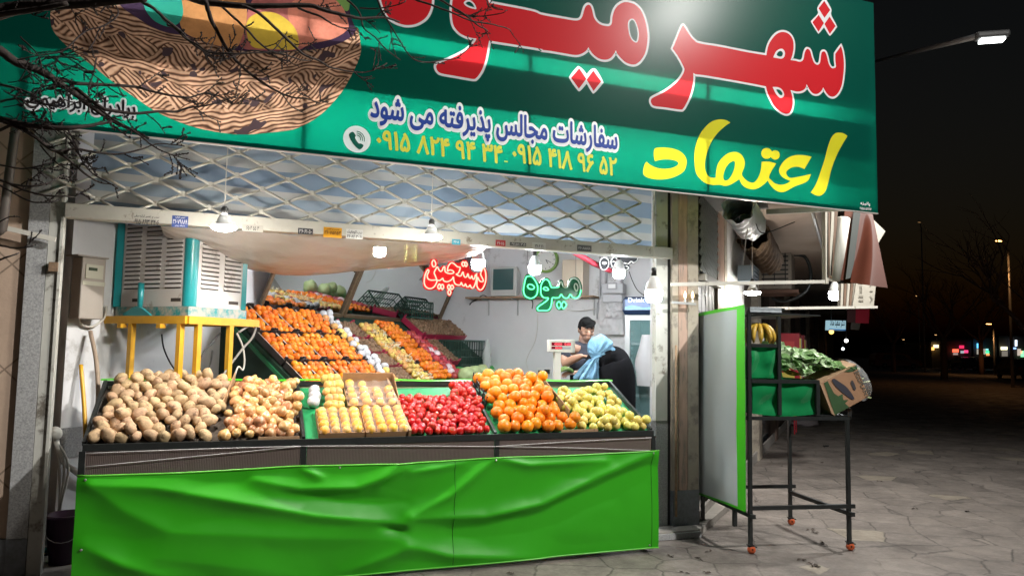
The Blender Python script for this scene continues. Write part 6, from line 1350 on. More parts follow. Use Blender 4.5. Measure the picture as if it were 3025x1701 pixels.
hair.ball(HP(0, .045, .085), (1, 1, 1), 18, 12, lambda d, t, a: 1+.12*noise.noise(d*5), (sd*.075, f*.055, upv*.042))
limb(hair, [HP(-.05, .06, .09), HP(-.015, .09, .062), HP(.03, .094, .05)], [.026, .024, .012], 4, 10); limb(hair, [HP(.05, .05, .09), HP(.06, .066, .055)], [.024, .012], 3, 10)
hm = blob(hair, .007, 2)
bm = bmesh.new(); bm.from_mesh(hm)
kill = [v for v in bm.verts if ((v.co-Hd).dot(f) > .045 and (v.co-Hd).dot(upv) < .042) or ((v.co-Hd).dot(upv) < -.045) or ((v.co-Hd).dot(f) > .012 and (v.co-Hd).dot(upv) < .0)]
bmesh.ops.delete(bm, geom=kill, context='VERTS'); bm.to_mesh(hm); bm.free()
put('hair', hm, M('black_hair', (.006, .006, .006), rough=.85, spec=.15, var=.5, vs=60, bump=.8, bs=90), man)
m = MB()
for s_ in (-1, 1): limb(m, [HP(s_*.048, .086, .036), HP(s_*.03, .096, .040), HP(s_*.014, .097, .035)], [.004, .0055, .004], 3, 6)
m.build('eyebrows', M('black_hair', (.012, .012, .012)), man)
m = MB()
for s_ in (-1, 1): limb(m, [HP(s_*.043, .087, .006), HP(s_*.03, .0945, .002), HP(s_*.016, .091, .005)], [.002, .003, .002], 3, 6)
m.build('eyelashes', M('black_hair', (.012, .012, .012)), man)
sh = MB()
limb(sh, [nk-Z*.075, (gx, YM+.03, SHz-.18), (gx, YM+.03, SHz-.42), (gx, YM+.03, hipz-.05)], [.112, .16, .152, .165], 4, 22)
limb(sh, [nk-Z*.045+Vector((-.05, 0, 0)), shR, shR+(elR-shR)*.55], [.075, .068, .060], 4, 14); limb(sh, [nk-Z*.045+Vector((.05, 0, 0)), shL, shL+(elL-shL)*.55], [.075, .068, .060], 4, 14)
shm = blob(sh, .008, 5); put('t_shirt', shm, M('navy_cotton', (.025, .028, .042), rough=.85, bump=.5, bs=18), man)
tr_ = MB()
for s_ in (-1, 1): limb(tr_, [(gx+s_*.085, YM+.03, hipz), (gx+s_*.11, YM+.02, .52), (gx+s_*.11, YM+.04, .13)], [.11, .08, .065], 4, 14)
put('trousers', blob(tr_, .012, 3), M('dark_trousers', (.03, .03, .035), rough=.8), man)
# ---- the woman bending at the counter
YW = 6.5
W_ = lambda x, y, o=0.: aty(*c0_(x, y), YW+o)
wh = W_(1040, 770); wom = thing('person', 'woman in a light blue headscarf and black coat bending over with her back turned', 'person', (W_(1200, 1300).x, YW, .064))
wf = Vector((-.62, .72, -.3)).normalized(); wsd = wf.cross(Z).normalized(); wup = wsd.cross(wf)
wb = MB()
wb.ball(wh, (1, 1, 1), 24, 18, None, (wsd*.078, wf*.095, wup*.112)); limb(wb, [wh+wf*.09, wh+wf*.105-wup*.025], [.01, .013], 3, 8)
wn_ = W_(1090, 930, -.02); wc = W_(1200, 1080, -.02); whp = W_(1260, 1330, -.05)
limb(wb, [wh-wup*.06-wf*.02, wn_], [.055, .07], 3, 14); limb(wb, [wn_, wc, whp], [.08, .13, .15], 4, 18)
for s_ in (-1, 1): q = whp+Vector((s_*.09, .02, 0)); limb(wb, [q, Vector((q.x-.02, q.y-.02, .55)), Vector((q.x, q.y, .11))], [.1, .07, .05], 4, 12); limb(wb, [Vector((q.x, q.y, .1)), Vector((q.x-.09, q.y+.1, .09))], [.04, .035], 3, 8)
wrist = W_(600, 1215, .06)
limb(wb, [wn_+Vector((-.03, .1, -.03)), W_(800, 1180, .12), W_(640, 1225, .07)], [.06, .045, .03], 4, 12); limb(wb, [W_(640, 1225, .07), wrist], [.03, .024], 3, 10)
hand(wb, wrist, (-1, 0, -.03), (0, .35, -1), .16, .7, 1)
limb(wb, [wn_+Vector((.05, .08, -.08)), wc+Vector((.06, .2, -.02)), wc+Vector((-.1, .32, -.08))], [.05, .042, .03], 4, 12); hand(wb, wc+Vector((-.1, .32, -.08)), (-1, .3, 0), (0, 0, -1), .16, .7, -1)
put('body', blob(wb, .008, 3), M('skin_pale', (.5, .3, .22), rough=.5, sss=.08), wom)
ch = MB()
limb(ch, [wn_+Vector((.03, .0, -.01)), wc+Vector((.03, .02, .02)), W_(1290, 1280, -.04), (whp.x+.03, whp.y, whp.z-.25), (whp.x+.02, whp.y, .5)], [.13, .19, .205, .2, .23], 5, 24)
limb(ch, [wn_+Vector((-.04, .1, -.04)), W_(800, 1190, .12), W_(600, 1290, .08)], [.085, .07, .055], 4, 14)
limb(ch, [wn_+Vector((.08, .06, -.06)), wc+Vector((.08, .18, .05)), wc+Vector((-.05, .28, .02))], [.09, .07, .055], 4, 14)
put('coat', blob(ch, .01, 6), M('black_coat', (.01, .01, .012), rough=.95, spec=.15, bump=.4, bs=14), wom)
hj = MB()
hj.ball(wh+Vector((.005, 0, 0)), (1, 1, 1), 26, 20, lambda d, t, a: 1+.05*noise.noise(d*3), (Vector((1, 0, 0))*.122, Vector((0, 1, 0))*.13, Z*.128))
hj.ball(W_(1130, 850, -.01), (.105, .11, .10), 18, 12)
def shawl(a, b_):
    l = [(1010, 870), (880, 960), (740, 1110), (640, 1230), (560, 1330)]; r = [(1240, 930), (1060, 930), (1055, 1060), (1060, 1200), (1050, 1340)]
    t = b_*4; j = min(3, int(t)); fr_ = t-j; L_ = Vector((*l[j], 0)).lerp(Vector((*l[j+1], 0)), fr_); R_ = Vector((*r[j], 0)).lerp(Vector((*r[j+1], 0)), fr_); q = L_.lerp(R_, a)
    dep = -.20*math.sin(PI*(.12+.7*a))*min(1, .55+b_*.5)-.012*math.sin(a*17+3*b_)-.008*math.sin(a*31+5*b_)
    return W_(q.x, q.y, dep+.03)
hjm = MB(); 
for dd in (0, .03):
    pass
hj.grid(lambda a, b_: shawl(a, b_), 30, 24); k_ = len(hj.v)
hj.grid(lambda a, b_: shawl(1-a, b_)+Vector((0, .035, 0)), 30, 24)
for (aa, bb) in ((0, None), (1, None), (None, 0), (None, 1)):
    def rim(s_, t, aa=aa, bb=bb):
        a_ = aa if aa is not None else s_; b_ = bb if bb is not None else s_; return shawl(a_, b_)+Vector((0, .035*t, 0))
    hj.grid(rim, 30, 1)
limb(hj, [W_(1060, 860, -.06), W_(1150, 895, -.05), W_(1235, 905, .0)], [.06, .075, .06], 4, 14)
hmesh = blob(hj, .0075, 3)
kn = W_(1000, 890, -.12)
for v in hmesh.vertices:                                          # folds that gather at the nape
    r_ = v.co-kn; ang = math.atan2(r_.z, r_.x); dd_ = r_.length
    v.co += v.normal*(.0065*math.sin(13*ang+2.5*noise.noise(v.co*9))*min(1, dd_*9)+.004*noise.noise(v.co*22))
def scarf_mat():
    m = M('scarf_blue', (.20, .40, .58), rough=.8, var=.12, vs=7); N, L, b, o = nodes(m); tc = N.new('ShaderNodeTexCoord')
    wv = N.new('ShaderNodeTexWave'); wv.inputs['Scale'].default_value = 21; wv.inputs['Distortion'].default_value = 6; wv.inputs['Detail'].default_value = 2; wv.bands_direction = 'DIAGONAL'; L.new(tc.outputs['Object'], wv.inputs['Vector'])
    bp = N.new('ShaderNodeBump'); bp.inputs['Strength'].default_value = .3; bp.inputs['Distance'].default_value = .006; L.new(wv.outputs['Fac'], bp.inputs['Height']); L.new(bp.outputs[0], b.inputs['Normal']); return m
put('headscarf', hmesh, scarf_mat(), wom)
m = MB(); q = wrist+Vector((-.1, .0, .015))
for k in range(4): limb(m, [q+Vector((-.07, .02*k-.03, .012*(k % 2))), q+Vector((0, .02*k-.03, .02+.012*(k % 2))), q+Vector((.06, .02*k-.03, .012*(k % 2)))], [.012, .017, .012], 3, 8)
tag(m.build('cucumbers', M('cucumber_green', (.12, .2, .05), rough=.4, var=.3, vs=20)), 'small bunch of green cucumbers held in the woman hand', 'cucumbers')
# ================================================================== STREET CART AT THE RIGHT
CB = Vector((3.83, 4.87, 0)); e2 = Vector((.98, -.18, 0)).normalized(); e1 = Vector((.18, .98, 0)).normalized(); CW, CD = .845, .86
def CP(a, b_, z): return CB+e2*a+e1*b_+Z*z
cart = thing('produce_cart', 'black steel produce cart on orange castors with green trays and an upper shelf', 'cart', tuple(CP(.4, .4, 0)))
tb = .027
def cbar(name, p, q, w_=tb, h_=tb, mat=M_black): m = MB(); m.bar(p, q, w_, h_, e1 if abs((Vector(q)-Vector(p)).normalized().dot(Z)) > .9 else Z); return m.build(name, mat, cart)
for a, b_, zt in ((.0, .0, 1.885), (.0, CD, 1.885), (.255, .0, 1.84), (.255, CD, 1.84)): cbar('post', CP(a, b_, .07 if a == 0 else 1.06), CP(a, b_, zt))
for b_ in (0., CD): cbar('leg', CP(CW, b_, .07), CP(CW, b_, 1.02))
ZM = 1.035
for b_ in (.0, CD): cbar('rail', CP(.018, b_, ZM), CP(CW+.018, b_, ZM)); cbar('rail', CP(.018, b_, .345), CP(CW+.05, b_, .345), .03, .03)
cbar('rail', CP(CW, .018, ZM), CP(CW, CD-.018, ZM)); cbar('rail', CP(0, .018, ZM), CP(0, CD-.018, ZM)); cbar('rail', CP(CW+.0, -.06, .29), CP(CW, CD, .29), .03, .03); cbar('rail', CP(0, -.06, .29), CP(0, CD+.05, .29), .03, .03)
cbar('rail', CP(.0, CD*.3, .15), CP(0, CD*.3, .275), .03, .03)
for b_ in (0, CD): cbar('rail', CP(.018, b_, 1.865), CP(.28, b_, 1.865)); cbar('rail', CP(.018, b_, 1.605), CP(.237, b_, 1.605)); cbar('rail', CP(.018, b_, 1.325), CP(.60, b_, 1.325), .03, .03)
cbar('post', CP(.585, 0, 1.055), CP(.585, 0, 1.31), .03, .03); cbar('post', CP(.585, CD, 1.055), CP(.585, CD, 1.31), .03, .03)
cbar('rail', CP(CW+.02, .0, ZM+.005), CP(CW+.11, .12, ZM+.06), .03, .03); cbar('rail', CP(CW+.11, .12, ZM+.06), CP(CW+.11, CD, ZM+.06), .03, .03)
m = MB(); m.hexa([CP(-.02, -.02, 1.885), CP(.30, -.02, 1.885), CP(.30, CD, 1.885), CP(-.02, CD, 1.885), CP(-.02, -.02, 1.905), CP(.30, -.02, 1.905), CP(.30, CD, 1.905), CP(-.02, CD, 1.905)]); m.build('top_board', M('black_sheet', (.02, .022, .024), rough=.35), cart)
m = MB(); m.hexa([CP(.28, .1, 1.86), CP(.72, .15, 1.86), CP(.72, CD, 1.86), CP(.28, CD, 1.86), CP(.28, .1, 1.875), CP(.72, .15, 1.87), CP(.72, CD, 1.87), CP(.28, CD, 1.875)]); m.build('awning_board', M('black_sheet', (.02, .022, .024)), cart)
m = MB(); m.grid(lambda a, b_: CP(-.0+.27*a, -.022-.003*math.sin(9*b_), 1.868+.04*b_+.004*noise.noise((a*9, b_*4, 2))), 20, 4); m.build('tape_cover', M('grey_tape', (.4, .45, .48), rough=.25, bump=.6, bs=40), cart)
M_cg = cloth_mat('cart_green_cloth', (.012, .27, .085), tr=.3, gloss=.008, rough=.5, var=.12, vs=4)
def lining(name, a0, a1, z0, z1, sag_=.02):
    m = MB()
    m.grid(lambda s_, t: CP(a0+(a1-a0)*s_, .02+.03*noise.noise((s_*3.2+a0*5, t*2.2, z0))*math.sin(PI*t)**.5-.012*abs(math.sin(5*s_+3*t)), z1+(z0-z1)*t-sag_*t*math.sin(PI*s_)), 24, 16)
    m.grid(lambda s_, t: CP(a0+(a1-a0)*s_, CD-.02, z1+(z0-z1)*t-sag_*t*math.sin(PI*s_)), 18, 6)
    m.grid(lambda s_, t: CP(a0+(a1-a0)*s_, .012+(CD-.032)*t, z0-sag_*math.sin(PI*s_)), 18, 10)
    for a in (a0, a1): m.grid(lambda s_, t, a=a: CP(a, .012+(CD-.032)*s_, z0+(z1-z0)*t), 10, 6)
    return m.build(name, M_cg, cart)
lining('tray_cloth', .03, .60, 1.07, 1.34); lining('tray_cloth', .02, .275, 1.35, 1.60, .0)
m = MB(); m.grid(lambda s_, t: CP(.275+.03*s_**2, .02+(CD-.04)*t, 1.58-.25*s_), 10, 8); m.build('tray_cloth', M_cg, cart)
m = MB(); m.hexa([CP(.6, .0, 1.054), CP(CW+.0, .0, 1.054), CP(CW, CD, 1.054), CP(.6, CD, 1.054), CP(.6, 0, 1.062), CP(CW, 0, 1.062), CP(CW, CD, 1.062), CP(.6, CD, 1.062)]); m.build('tray_board', M_black, cart)
M_orw = M('orange_wheel', (.55, .10, .03), rough=.4)
for a, b_ in ((0, 0), (CW, 0), (0, CD), (CW, CD)):
    p = CP(a, b_, 0); m = MB(); m.box(p+Z*.068, (.045, .045, .006), e2, e1, Z); m.hexa([p+e2*-.01+e1*-.014+Z*.03, p+e2*.02+e1*-.014+Z*.03, p+e2*.02+e1*.014+Z*.03, p-e2*.01+e1*.014+Z*.03, p-e2*.02-e1*.016+Z*.064, p+e2*.022-e1*.016+Z*.064, p+e2*.022+e1*.016+Z*.064, p-e2*.02+e1*.016+Z*.064]); m.bar(p+e2*.015+Z*.058, p+e2*.05+Z*.05, .022, .008); cs = m.build('castor', M_black, cart)
    m = MB(); m.lathe([(.008, -.017), (.028, -.016), (.032, -.006), (.032, .006), (.028, .016), (.008, .017)], p+e2*.008+Z*.032, e1, 20); m.build('wheel', M_orw, cs)
# white banner with a green edge laced to the cart's side
bn = thing('side_banner', 'blank white banner with a lime green edge laced to the side of the cart', 'banner', tuple(CP(-.03, .43, .3)))
def ban(s_, t, o=0.): return CP(-.035-o-.02*math.sin(PI*s_)*math.sin(PI*t)-.004*noise.noise((s_*4, t*6, 3)), 1.005*s_-.005, .315-.04*s_**1.5+ (1.915-.315+.01)*t)
m = MB(); m.grid(lambda a, b_: ban(1-a, b_), 20, 30); m.build('white_vinyl', cloth_mat('white_vinyl', (.43, .48, .48), tr=.25, gloss=.04, rough=.4, var=.04), bn)
m = MB(); m.grid(lambda a, b_: ban(.13*(1-a), b_, .004), 4, 30); m.grid(lambda a, b_: ban(1-.03*(a), b_, .004), 4, 30); m.grid(lambda a, b_: ban(1-a, .982+.018*b_, .005), 20, 2); m.grid(lambda a, b_: ban(1-a, .012*b_, .005), 20, 2); m.build('green_edge', M('edge_lime', (.06, .5, .015), rough=.35), bn)
# bananas
M_ban = M('banana_skin', (.56, .36, .04), rough=.45, var=.18, vs=12, dirt=(.16, .09, .02), dirtamt=.12, ds=22)
bc = CP(.13, .05, 1.66)
bb = thing('banana_bunch', 'bunch of ripe bananas on the upper shelf of the cart', 'bananas', tuple(bc))
top = CP(.13, .09, 1.755)
for k in range(12):
    a = -1.35+2.7*k/11; d = (e2*math.sin(a)*1.0-e1*.35*math.cos(a)).normalized()
    pts = [top+d*.01, top+d*.05+Z*.014, top+d*.10-Z*.03, top+d*.12-Z*.085, top+d*.11-Z*.125]
    m = MB(); limb(m, pts, [.008, .017, .021, .019, .007], 4, 8); m.build('banana', M_ban, bb)
m = MB(); limb(m, [top-Z*.01, top+Z*.025+e1*.02], [.018, .013], 3, 8); m.build('stem', M('banana_stem', (.2, .16, .05), rough=.7), bb)
bb2 = thing('banana_bunch', 'second bunch of bananas hanging over the right edge of the upper shelf', 'bananas', tuple(CP(.27, .3, 1.66)))
top = CP(.23, .38, 1.74)
for k in range(5):
    a = .4+.9*k/4; d = (e2*math.sin(a)-e1*.5*math.cos(a)).normalized(); m = MB(); limb(m, [top, top+d*.06+Z*.01, top+d*.105-Z*.03, top+d*.12-Z*.09], [.008, .017, .019, .006], 4, 8); m.build('banana', M_ban, bb2)
q = CP(.34, .10, 1.40); bb3 = tag((lambda m: (limb(m, [q+e2*-.05+Z*.05, q+Z*.03, q+e2*.08-Z*.01, q+e2*.16-Z*.02], [.01, .022, .022, .008], 4, 10), m.build('banana', M_ban))[1])(MB()), 'single ripe banana lying under the leafy greens', 'banana')
# leafy greens heaped in the lower tray
M_leaf = cloth_mat('leaf_green', (.26, .46, .18), tr=.3, gloss=.05, rough=.4, var=.45, vs=14); M_leaf2 = cloth_mat('leaf_pale', (.46, .62, .36), tr=.3, gloss=.05, rough=.4, var=.3, vs=14)
gr = MB()
for k in range(300):
    a = rnd.uniform(.28, .96); b_ = rnd.uniform(.03, .75); tt = (a-.28)/.62
    z_ = 1.38+.19*math.sin(PI*min(1, max(0, tt*.95+.05)))*(.7+.5*b_)+rnd.uniform(-.03, .03)
    p = CP(a, b_, z_); L_ = rnd.uniform(.09, .17); W2 = L_*rnd.uniform(.28, .4); d = (e2*rnd.uniform(-1, 1)-e1*rnd.uniform(.1, 1)+Z*rnd.uniform(-.5, .25)).normalized(); n_ = (Z*1.0-e1*rnd.uniform(.2, 1.1)+e2*rnd.uniform(-.6, .6)).normalized(); x = d.cross(n_).normalized(); n_ = x.cross(d)
    gr.cur = 1 if rnd.random() < .35 else 0; ph = rnd.random()*6
    gr.grid(lambda u_, v_: p+d*(L_*(v_-.5))+x*(W2*(u_-.5)*2*math.sin(PI*min(1, .06+v_*.94))**.7)+n_*(.03*abs(u_-.5)+.012*math.sin(9*v_+ph)*(abs(u_-.5)*2)-.05*L_*(v_-.4)**2*8*.5), 4, 7)
tag(gr.build('leafy_greens', [M_leaf, M_leaf2]), 'heap of fresh leafy greens in the lower tray of the cart', 'leafy greens', kind='stuff')
# carton tipped on its edge, printed with an aubergine
c0b = CP(.615, .02, 1.075)
q0 = lambda x, y: (2200+x*.24837, 900+y*.24837)
PFn = e1
def CF(x, y, o=0.): return on(*q0(x, y), CP(0, .0+o, 0), PFn)
kA, kB, kC, kD = CF(905, 935), CF(1325, 715), CF(1480, 1090), CF(1065, 1320)
bxd = e1*.36
bx = thing('produce_box', 'brown cardboard produce box printed with a dark aubergine, tipped on the cart end', 'box', tuple(kD))
m = MB(); m.hexa([kD, kC, kC+bxd, kD+bxd, kA, kB, kB+bxd, kA+bxd]); bevel(m.build('carton', M('carton_brown', (.36, .2, .11), rough=.7, var=.08, vs=6), bx), .006)
def onbox(x, y, o=.003): return CF(x, y)-e1*o
M_pg, M_pk = M('print_dark_green', (.035, .09, .03), rough=.6, var=.2, vs=8), M('print_navy', (.035, .035, .05), rough=.6)
m = MB(); m.poly([onbox(x, y) for x, y in ((1068, 1310), (1240, 1215), (1190, 1170), (1230, 1130), (1170, 1130), (1160, 1060), (1110, 1085), (1060, 1050), (1010, 960), (985, 905), (940, 925))][::1]); m.poly([onbox(x, y) for x, y in ((1180, 795), (1325, 718), (1340, 760), (1290, 790), (1250, 800))]); m.build('green_print', M_pg, bx)
m = MB(); m.poly([onbox(p.x, p.y, .0045) for p in smooth_path([(1035, 890, 0), (1065, 880, 0), (1130, 920, 0), (1200, 970, 0), (1260, 1040, 0), (1300, 1115, 0), (1265, 1120, 0), (1180, 1060, 0), (1100, 990, 0), (1050, 930, 0)], 4, True)]); m.build('aubergine_print', M_pk, bx)
m = MB(); m.poly([onbox(p.x, p.y, .0045) for p in smooth_path([(1262, 905, 0), (1285, 905, 0), (1318, 985, 0), (1312, 1012, 0), (1295, 1010, 0), (1262, 940, 0)], 4, True)]); m.build('hand_hole', M('hole_dark', (.05, .045, .05), rough=.8), bx)
m = MB(); p = onbox(1300, 800, .0045); dwn = onbox(1440, 1110, .0045)-p; wid = (onbox(1345, 780, .0045)-p); text_on(m, 'EGGPLANT', p, dwn, wid, .01); m.build('print_lettering', M('print_grey', (.12, .12, .1), rough=.6), bx)
m = MB(); fl = [kA, kA-e2*.02+Z*.01, kD-e2*.03+Z*.02, kD]; m.prism(fl, -e1*.01+e2*.002); m.build('flap', M('carton_pale', (.42, .27, .16), rough=.7), bx)
m = MB(); m.prism([kA+Z*.002, kB+Z*.002, kB+e1*.18+Z*.03, kA+e1*.16+Z*.05], (0, 0, .004)); m.build('flap', M('carton_pale', (.42, .27, .16)), bx)
def bagend(a, b_):
    t = 2*PI*a; c_ = (kB+kC)/2+e1*.16+e2*(.0+.12*math.sin(b_*PI/2)); r1 = .19*math.cos(b_*PI/2*.95)**.6; dv = (kB-kC).normalized()
    return c_+dv*(r1*math.cos(t)*(1+.08*noise.noise((a*9, b_*4, 0))))+e1*(r1*.8*math.sin(t)*(1+.08*noise.noise((a*9, b_*5, 4))))
m = MB(); m.grid(bagend, 30, 14); tag(m.build('plastic_bag', film_mat('veg_bag', (.7, .74, .76), clear=.82, rough=.12, bump=1., bs=26)), 'clear plastic bag bulging out of the end of the cardboard box', 'plastic bag')
for k, pts in enumerate((((1390, 790), (1440, 765), (1470, 765), (1468, 785)), ((1480, 880), (1510, 885), (1525, 885)), ((1500, 935), (1560, 925), (1600, 918)), ((1530, 1105), (1570, 1112), (1615, 1122)))):
    q = [CF(x, y)+e1*.12 for x, y in pts]; m = MB(); m.tube(smooth_path(q, 4), .006, 6); tag(m.build('vegetable_stalk', M('stalk_green', (.35, .42, .2), rough=.5)), 'pale green stalk poking out of the plastic bag at the cart end', 'stalk', 'stalks poking out of the bag')

# ================================================================== NEIGHBOURING ROW OF SHOPS (recedes along U45)
row = thing('shop_row', 'row of neighbouring shopfronts running back into the dark street on the right', 'building', tuple(RW(4, 0, 0)))
M_rowb = M('row_brown', (.14, .095, .075), rough=.6, var=.3, vs=3)
M_row = M('row_white', (.48, .48, .5), rough=.6, var=.08, vs=3)
m = MB(); p = [RW(.06, 0, .0), RW(60, 0, 0), RW(60, -.3, 0), RW(.06, -.3, 0)]; m.hexa([q+Z*2.98 for q in p]+[q+Z*6 for q in p]); m.build('upper_wall', M_rowb, row)
m = MB(); p = [RW(.06, .02, 0), RW(1.0, .02, 0), RW(1.0, -.2, 0), RW(.06, -.2, 0)]; m.hexa([q+Z*.3 for q in p]+[q+Z*2.2 for q in p]); m.build('metal_shutter', M_row, row)
m = MB()
for k in range(1, 5): q = RW(.06+.19*k, .022, 0); m.bar(q+Z*.3, q+Z*2.2, .006, .004, -V45)
m.build('shutter_seam', M('seam_grey', (.3, .3, .32)), row)
m = MB()
for i in range(12):
    for j in range(9):
        s_ = .09+.08*i+(.04 if j % 2 else 0); z_ = 2.28+.078*j; m.bar(RW(s_, .03, z_), RW(s_+.05, .05, z_+.085), .022, .012, -V45); m.bar(RW(s_+.05, .05, z_+.085), RW(s_+.075, .03, z_+.0), .01, .01, -V45)
m.build('lattice', M('lattice_grey', (.42, .44, .42), rough=.45), row)
m = MB(); p = [RW(.06, -.06, 0), RW(1.0, -.06, 0), RW(1.0, -.2, 0), RW(.06, -.2, 0)]; m.hexa([q+Z*2.26 for q in p]+[q+Z*2.98 for q in p]); m.build('grille_backing', M('backing_dark', (.05, .05, .05), rough=.8), row)
m = MB(); m.bar(RW(.06, .05, 2.22), RW(1.0, .05, 2.22), .08, .06); m.build('beam', M_white, row)
def colm(s0, s1, mat, z1=2.98, o=.05): m = MB(); p = [RW(s0, o, 0), RW(s1, o, 0), RW(s1, -.25, 0), RW(s0, -.25, 0)]; m.hexa([q+Z*.004 for q in p]+[q+Z*z1 for q in p]); return m.build('column', mat, row)
for s0, s1, mt_ in ((1.0, 1.42, M_pink), (1.45, 1.6, M_beige), (1.62, 1.9, M_dark), (2.3, 2.7, M_rowb), (4.6, 5.0, M_beige), (7.3, 7.7, M_rowb), (10.5, 10.9, M_beige), (14, 14.5, M_rowb), (19, 19.6, M_beige), (26, 27, M_rowb), (36, 37, M_beige)): colm(s0, s1, mt_)
for s0, s1, mt_ in ((1.9, 2.3, M_row), (2.72, 4.58, M('row_door_dark', (.09, .07, .06), rough=.4, var=.4, vs=4)), (5.02, 7.28, M('row_glass', (.03, .035, .04), rough=.1)), (7.72, 10.48, M('row_door_dark', (.09, .07, .06))), (10.92, 13.98, M('row_glass', (.03, .035, .04))), (14.52, 18.98, M_dark), (19.62, 25.98, M('row_glass', (.03, .035, .04))), (27.02, 35.98, M_dark), (37.02, 60, M_dark)):
    m = MB(); p = [RW(s0, -.05, 0), RW(s1, -.05, 0), RW(s1, -.25, 0), RW(s0, -.25, 0)]; m.hexa([q+Z*.1 for q in p]+[q+Z*2.98 for q in p]); m.build('shopfront', mt_, row)
m = MB(); m.tube([RW(2.05, .09, .3), RW(2.05, .09, 2.95)], .045, 10); m.build('downpipe', M('cream_pipe', (.46, .42, .34), rough=.5, var=.15, vs=8), row)
st_ = atz(1889*DS, 1152*DS, .14); so = -(st_-PR).dot(V45)
m = MB(); p = [RW(.1, so, 0), RW(60, so, 0), RW(60, 0, 0), RW(.1, 0, 0)]; m.hexa([q+Z*.004 for q in p]+[q+Z*.14 for q in p]); m.build('step', M('step_stone', (.3, .28, .26), rough=.6, var=.15, vs=4), row)
m = MB(); zc_ = 3.0; p = [RW(.3, 1.15, 0), RW(60, 1.15, 0), RW(60, 0, 0), RW(.3, 0, 0)]; m.hexa([q+Z*zc_ for q in p]+[q+Z*(zc_+.12) for q in p]); m.build('canopy_soffit', M('beige_soffit', (.42, .33, .26), rough=.7, var=.1, vs=2), row)
m = MB(); q = lambda s_, o: RW(s_, o, 2.97); m.hexa([q(-.1, .02), q(.95, .02), q(.95, .55), q(-.1, .55)] + [x+Z*.028 for x in (q(-.1, .02), q(.95, .02), q(.95, .55), q(-.1, .55))]); m.build('soffit_panel', M('grey_panel', (.2, .2, .19), rough=.6), row)
m = MB(); m.tube([RW(1.0+k*.4, .95, 2.93) for k in range(8)], .018, 8); m.build('ceiling_tube', M('pale_tube', (.6, .6, .6), rough=.3), row)
m = MB(); m.bar(RW(.75, .55, 2.9), RW(.75, 1.3, 2.9), .05, .05); m.build('ceiling_arm', M_white, row)
# shiny foil wrapped roll, brown woven roll under the soffit
fo = thing('foil_duct', 'crinkled silver foil wrapped roll slung under the soffit', 'duct', tuple(RW(.5, .45, 2.8)))
m = MB(); a, b_ = on(2181, 612, RW(0, .38, 0), V45), on(2218, 668, RW(0, .38, 0), V45)
def roll(c0, c1, r_, am, n1, n2):
    d = (c1-c0).normalized(); x = d.cross(Z).normalized(); y = x.cross(d)
    return lambda a_, b2: c0.lerp(c1, b2)+(x*math.cos(2*PI*a_)+y*math.sin(2*PI*a_))*(r_*(1+am*math.sin(n1*2*PI*a_+n2*b2)+.5*am*noise.noise((a_*9, b2*12, r_))))
m.grid(roll(a, b_, .14, .1, 7, 30), 60, 50); m.build('foil', M('foil', (.72, .75, .77), rough=.3, metal=.3, bump=.8, bs=25), fo)
m = MB(); m.add([roll(a, b_, .14, .1, 7, 30)(k/30, 1.0) for k in range(30)], [list(range(30))]); m.build('end_cap', M('foil_end', (.4, .42, .44), rough=.4, metal=.5), fo)
wr = thing('woven_roll', 'thick brown woven roll hanging under the soffit behind the foil duct', 'roll', tuple(RW(2, .5, 2.6)))
m = MB(); m.grid(roll(on(2222, 690, RW(0, .3, 0), V45), on(2272, 772, RW(0, .3, 0), V45), .17, .09, 9, 46), 90, 120); m.build('weave', M('woven_brown', (.15, .095, .055), rough=.8, var=.4, vs=12, bump=.6, bs=50), wr)
s0a = (on(2338, 852, RW(0, .5, 0), V45)-PR).dot(U45); z0a = on(2338, 852, RW(0, .5, 0), V45).z
ac = thing('air_conditioner', 'dusty outdoor air conditioner unit on a rusty bracket under the soffit', 'air conditioner', tuple(RW(s0a+.4, .3, z0a)))
m = MB(); p = lambda s_, o, z_: RW(s_-3.6+s0a, o, z_-2.12+z0a); m.hexa([p(3.6, .05, 2.12), p(3.6, .5, 2.12), p(4.4, .5, 2.12), p(4.4, .05, 2.12), p(3.6, .05, 2.75), p(3.6, .5, 2.75), p(4.4, .5, 2.75), p(4.4, .05, 2.75)]); m.build('case', M('ac_beige', (.24, .2, .16), rough=.6, var=.2, vs=6), ac)
m = MB()
for k in range(8): m.bar(p(3.597, .09, 2.2+.065*k), p(3.597, .46, 2.2+.065*k), .006, .02)
for k in range(3): m.bar(p(3.594, .12+.15*k, 2.17), p(3.594, .12+.15*k, 2.71), .012, .006)
m.build('grille', M_dark, ac)
m = MB(); m.bar(p(3.6, 0, 2.08), p(3.6, .6, 2.08), .04, .05); m.bar(p(4.3, 0, 2.08), p(4.3, .6, 2.08), .04, .05); m.build('bracket', M('rusty_bracket', (.12, .06, .04), rough=.8), ac)
m = MB(); m.tube(smooth_path([p(3.9, .52, 2.65), p(3.9, .68, 2.6), p(3.9, .75, 2.35), p(3.9, .68, 2.1), p(3.9, .4, 1.95), p(3.9, .2, 2.0)], 6), .025, 8); m.build('insulated_hose', M_black, ac)
cg = thing('wire_cage', 'small dark wire cage hung under the woven roll', 'cage', tuple(RW(2.0, .35, 2.3))); m = MB()
p0_ = RW(1.7, .32, 2.33)
for k in range(7):
    m.bar(p0_+U45*(.08*k), p0_+U45*(.08*k)+Z*.17, .006, .006); 
for k in range(5): m.bar(p0_+Z*(.042*k), p0_+U45*.48+Z*(.042*k), .006, .006, -V45)
m.prism([p0_+V45*.02, p0_+U45*.48+V45*.02, p0_+U45*.48+V45*.02+Z*.17, p0_+V45*.02+Z*.17], V45*.15); m.build('cage_mesh', M('cage_blue', (.07, .09, .11), rough=.5), cg)
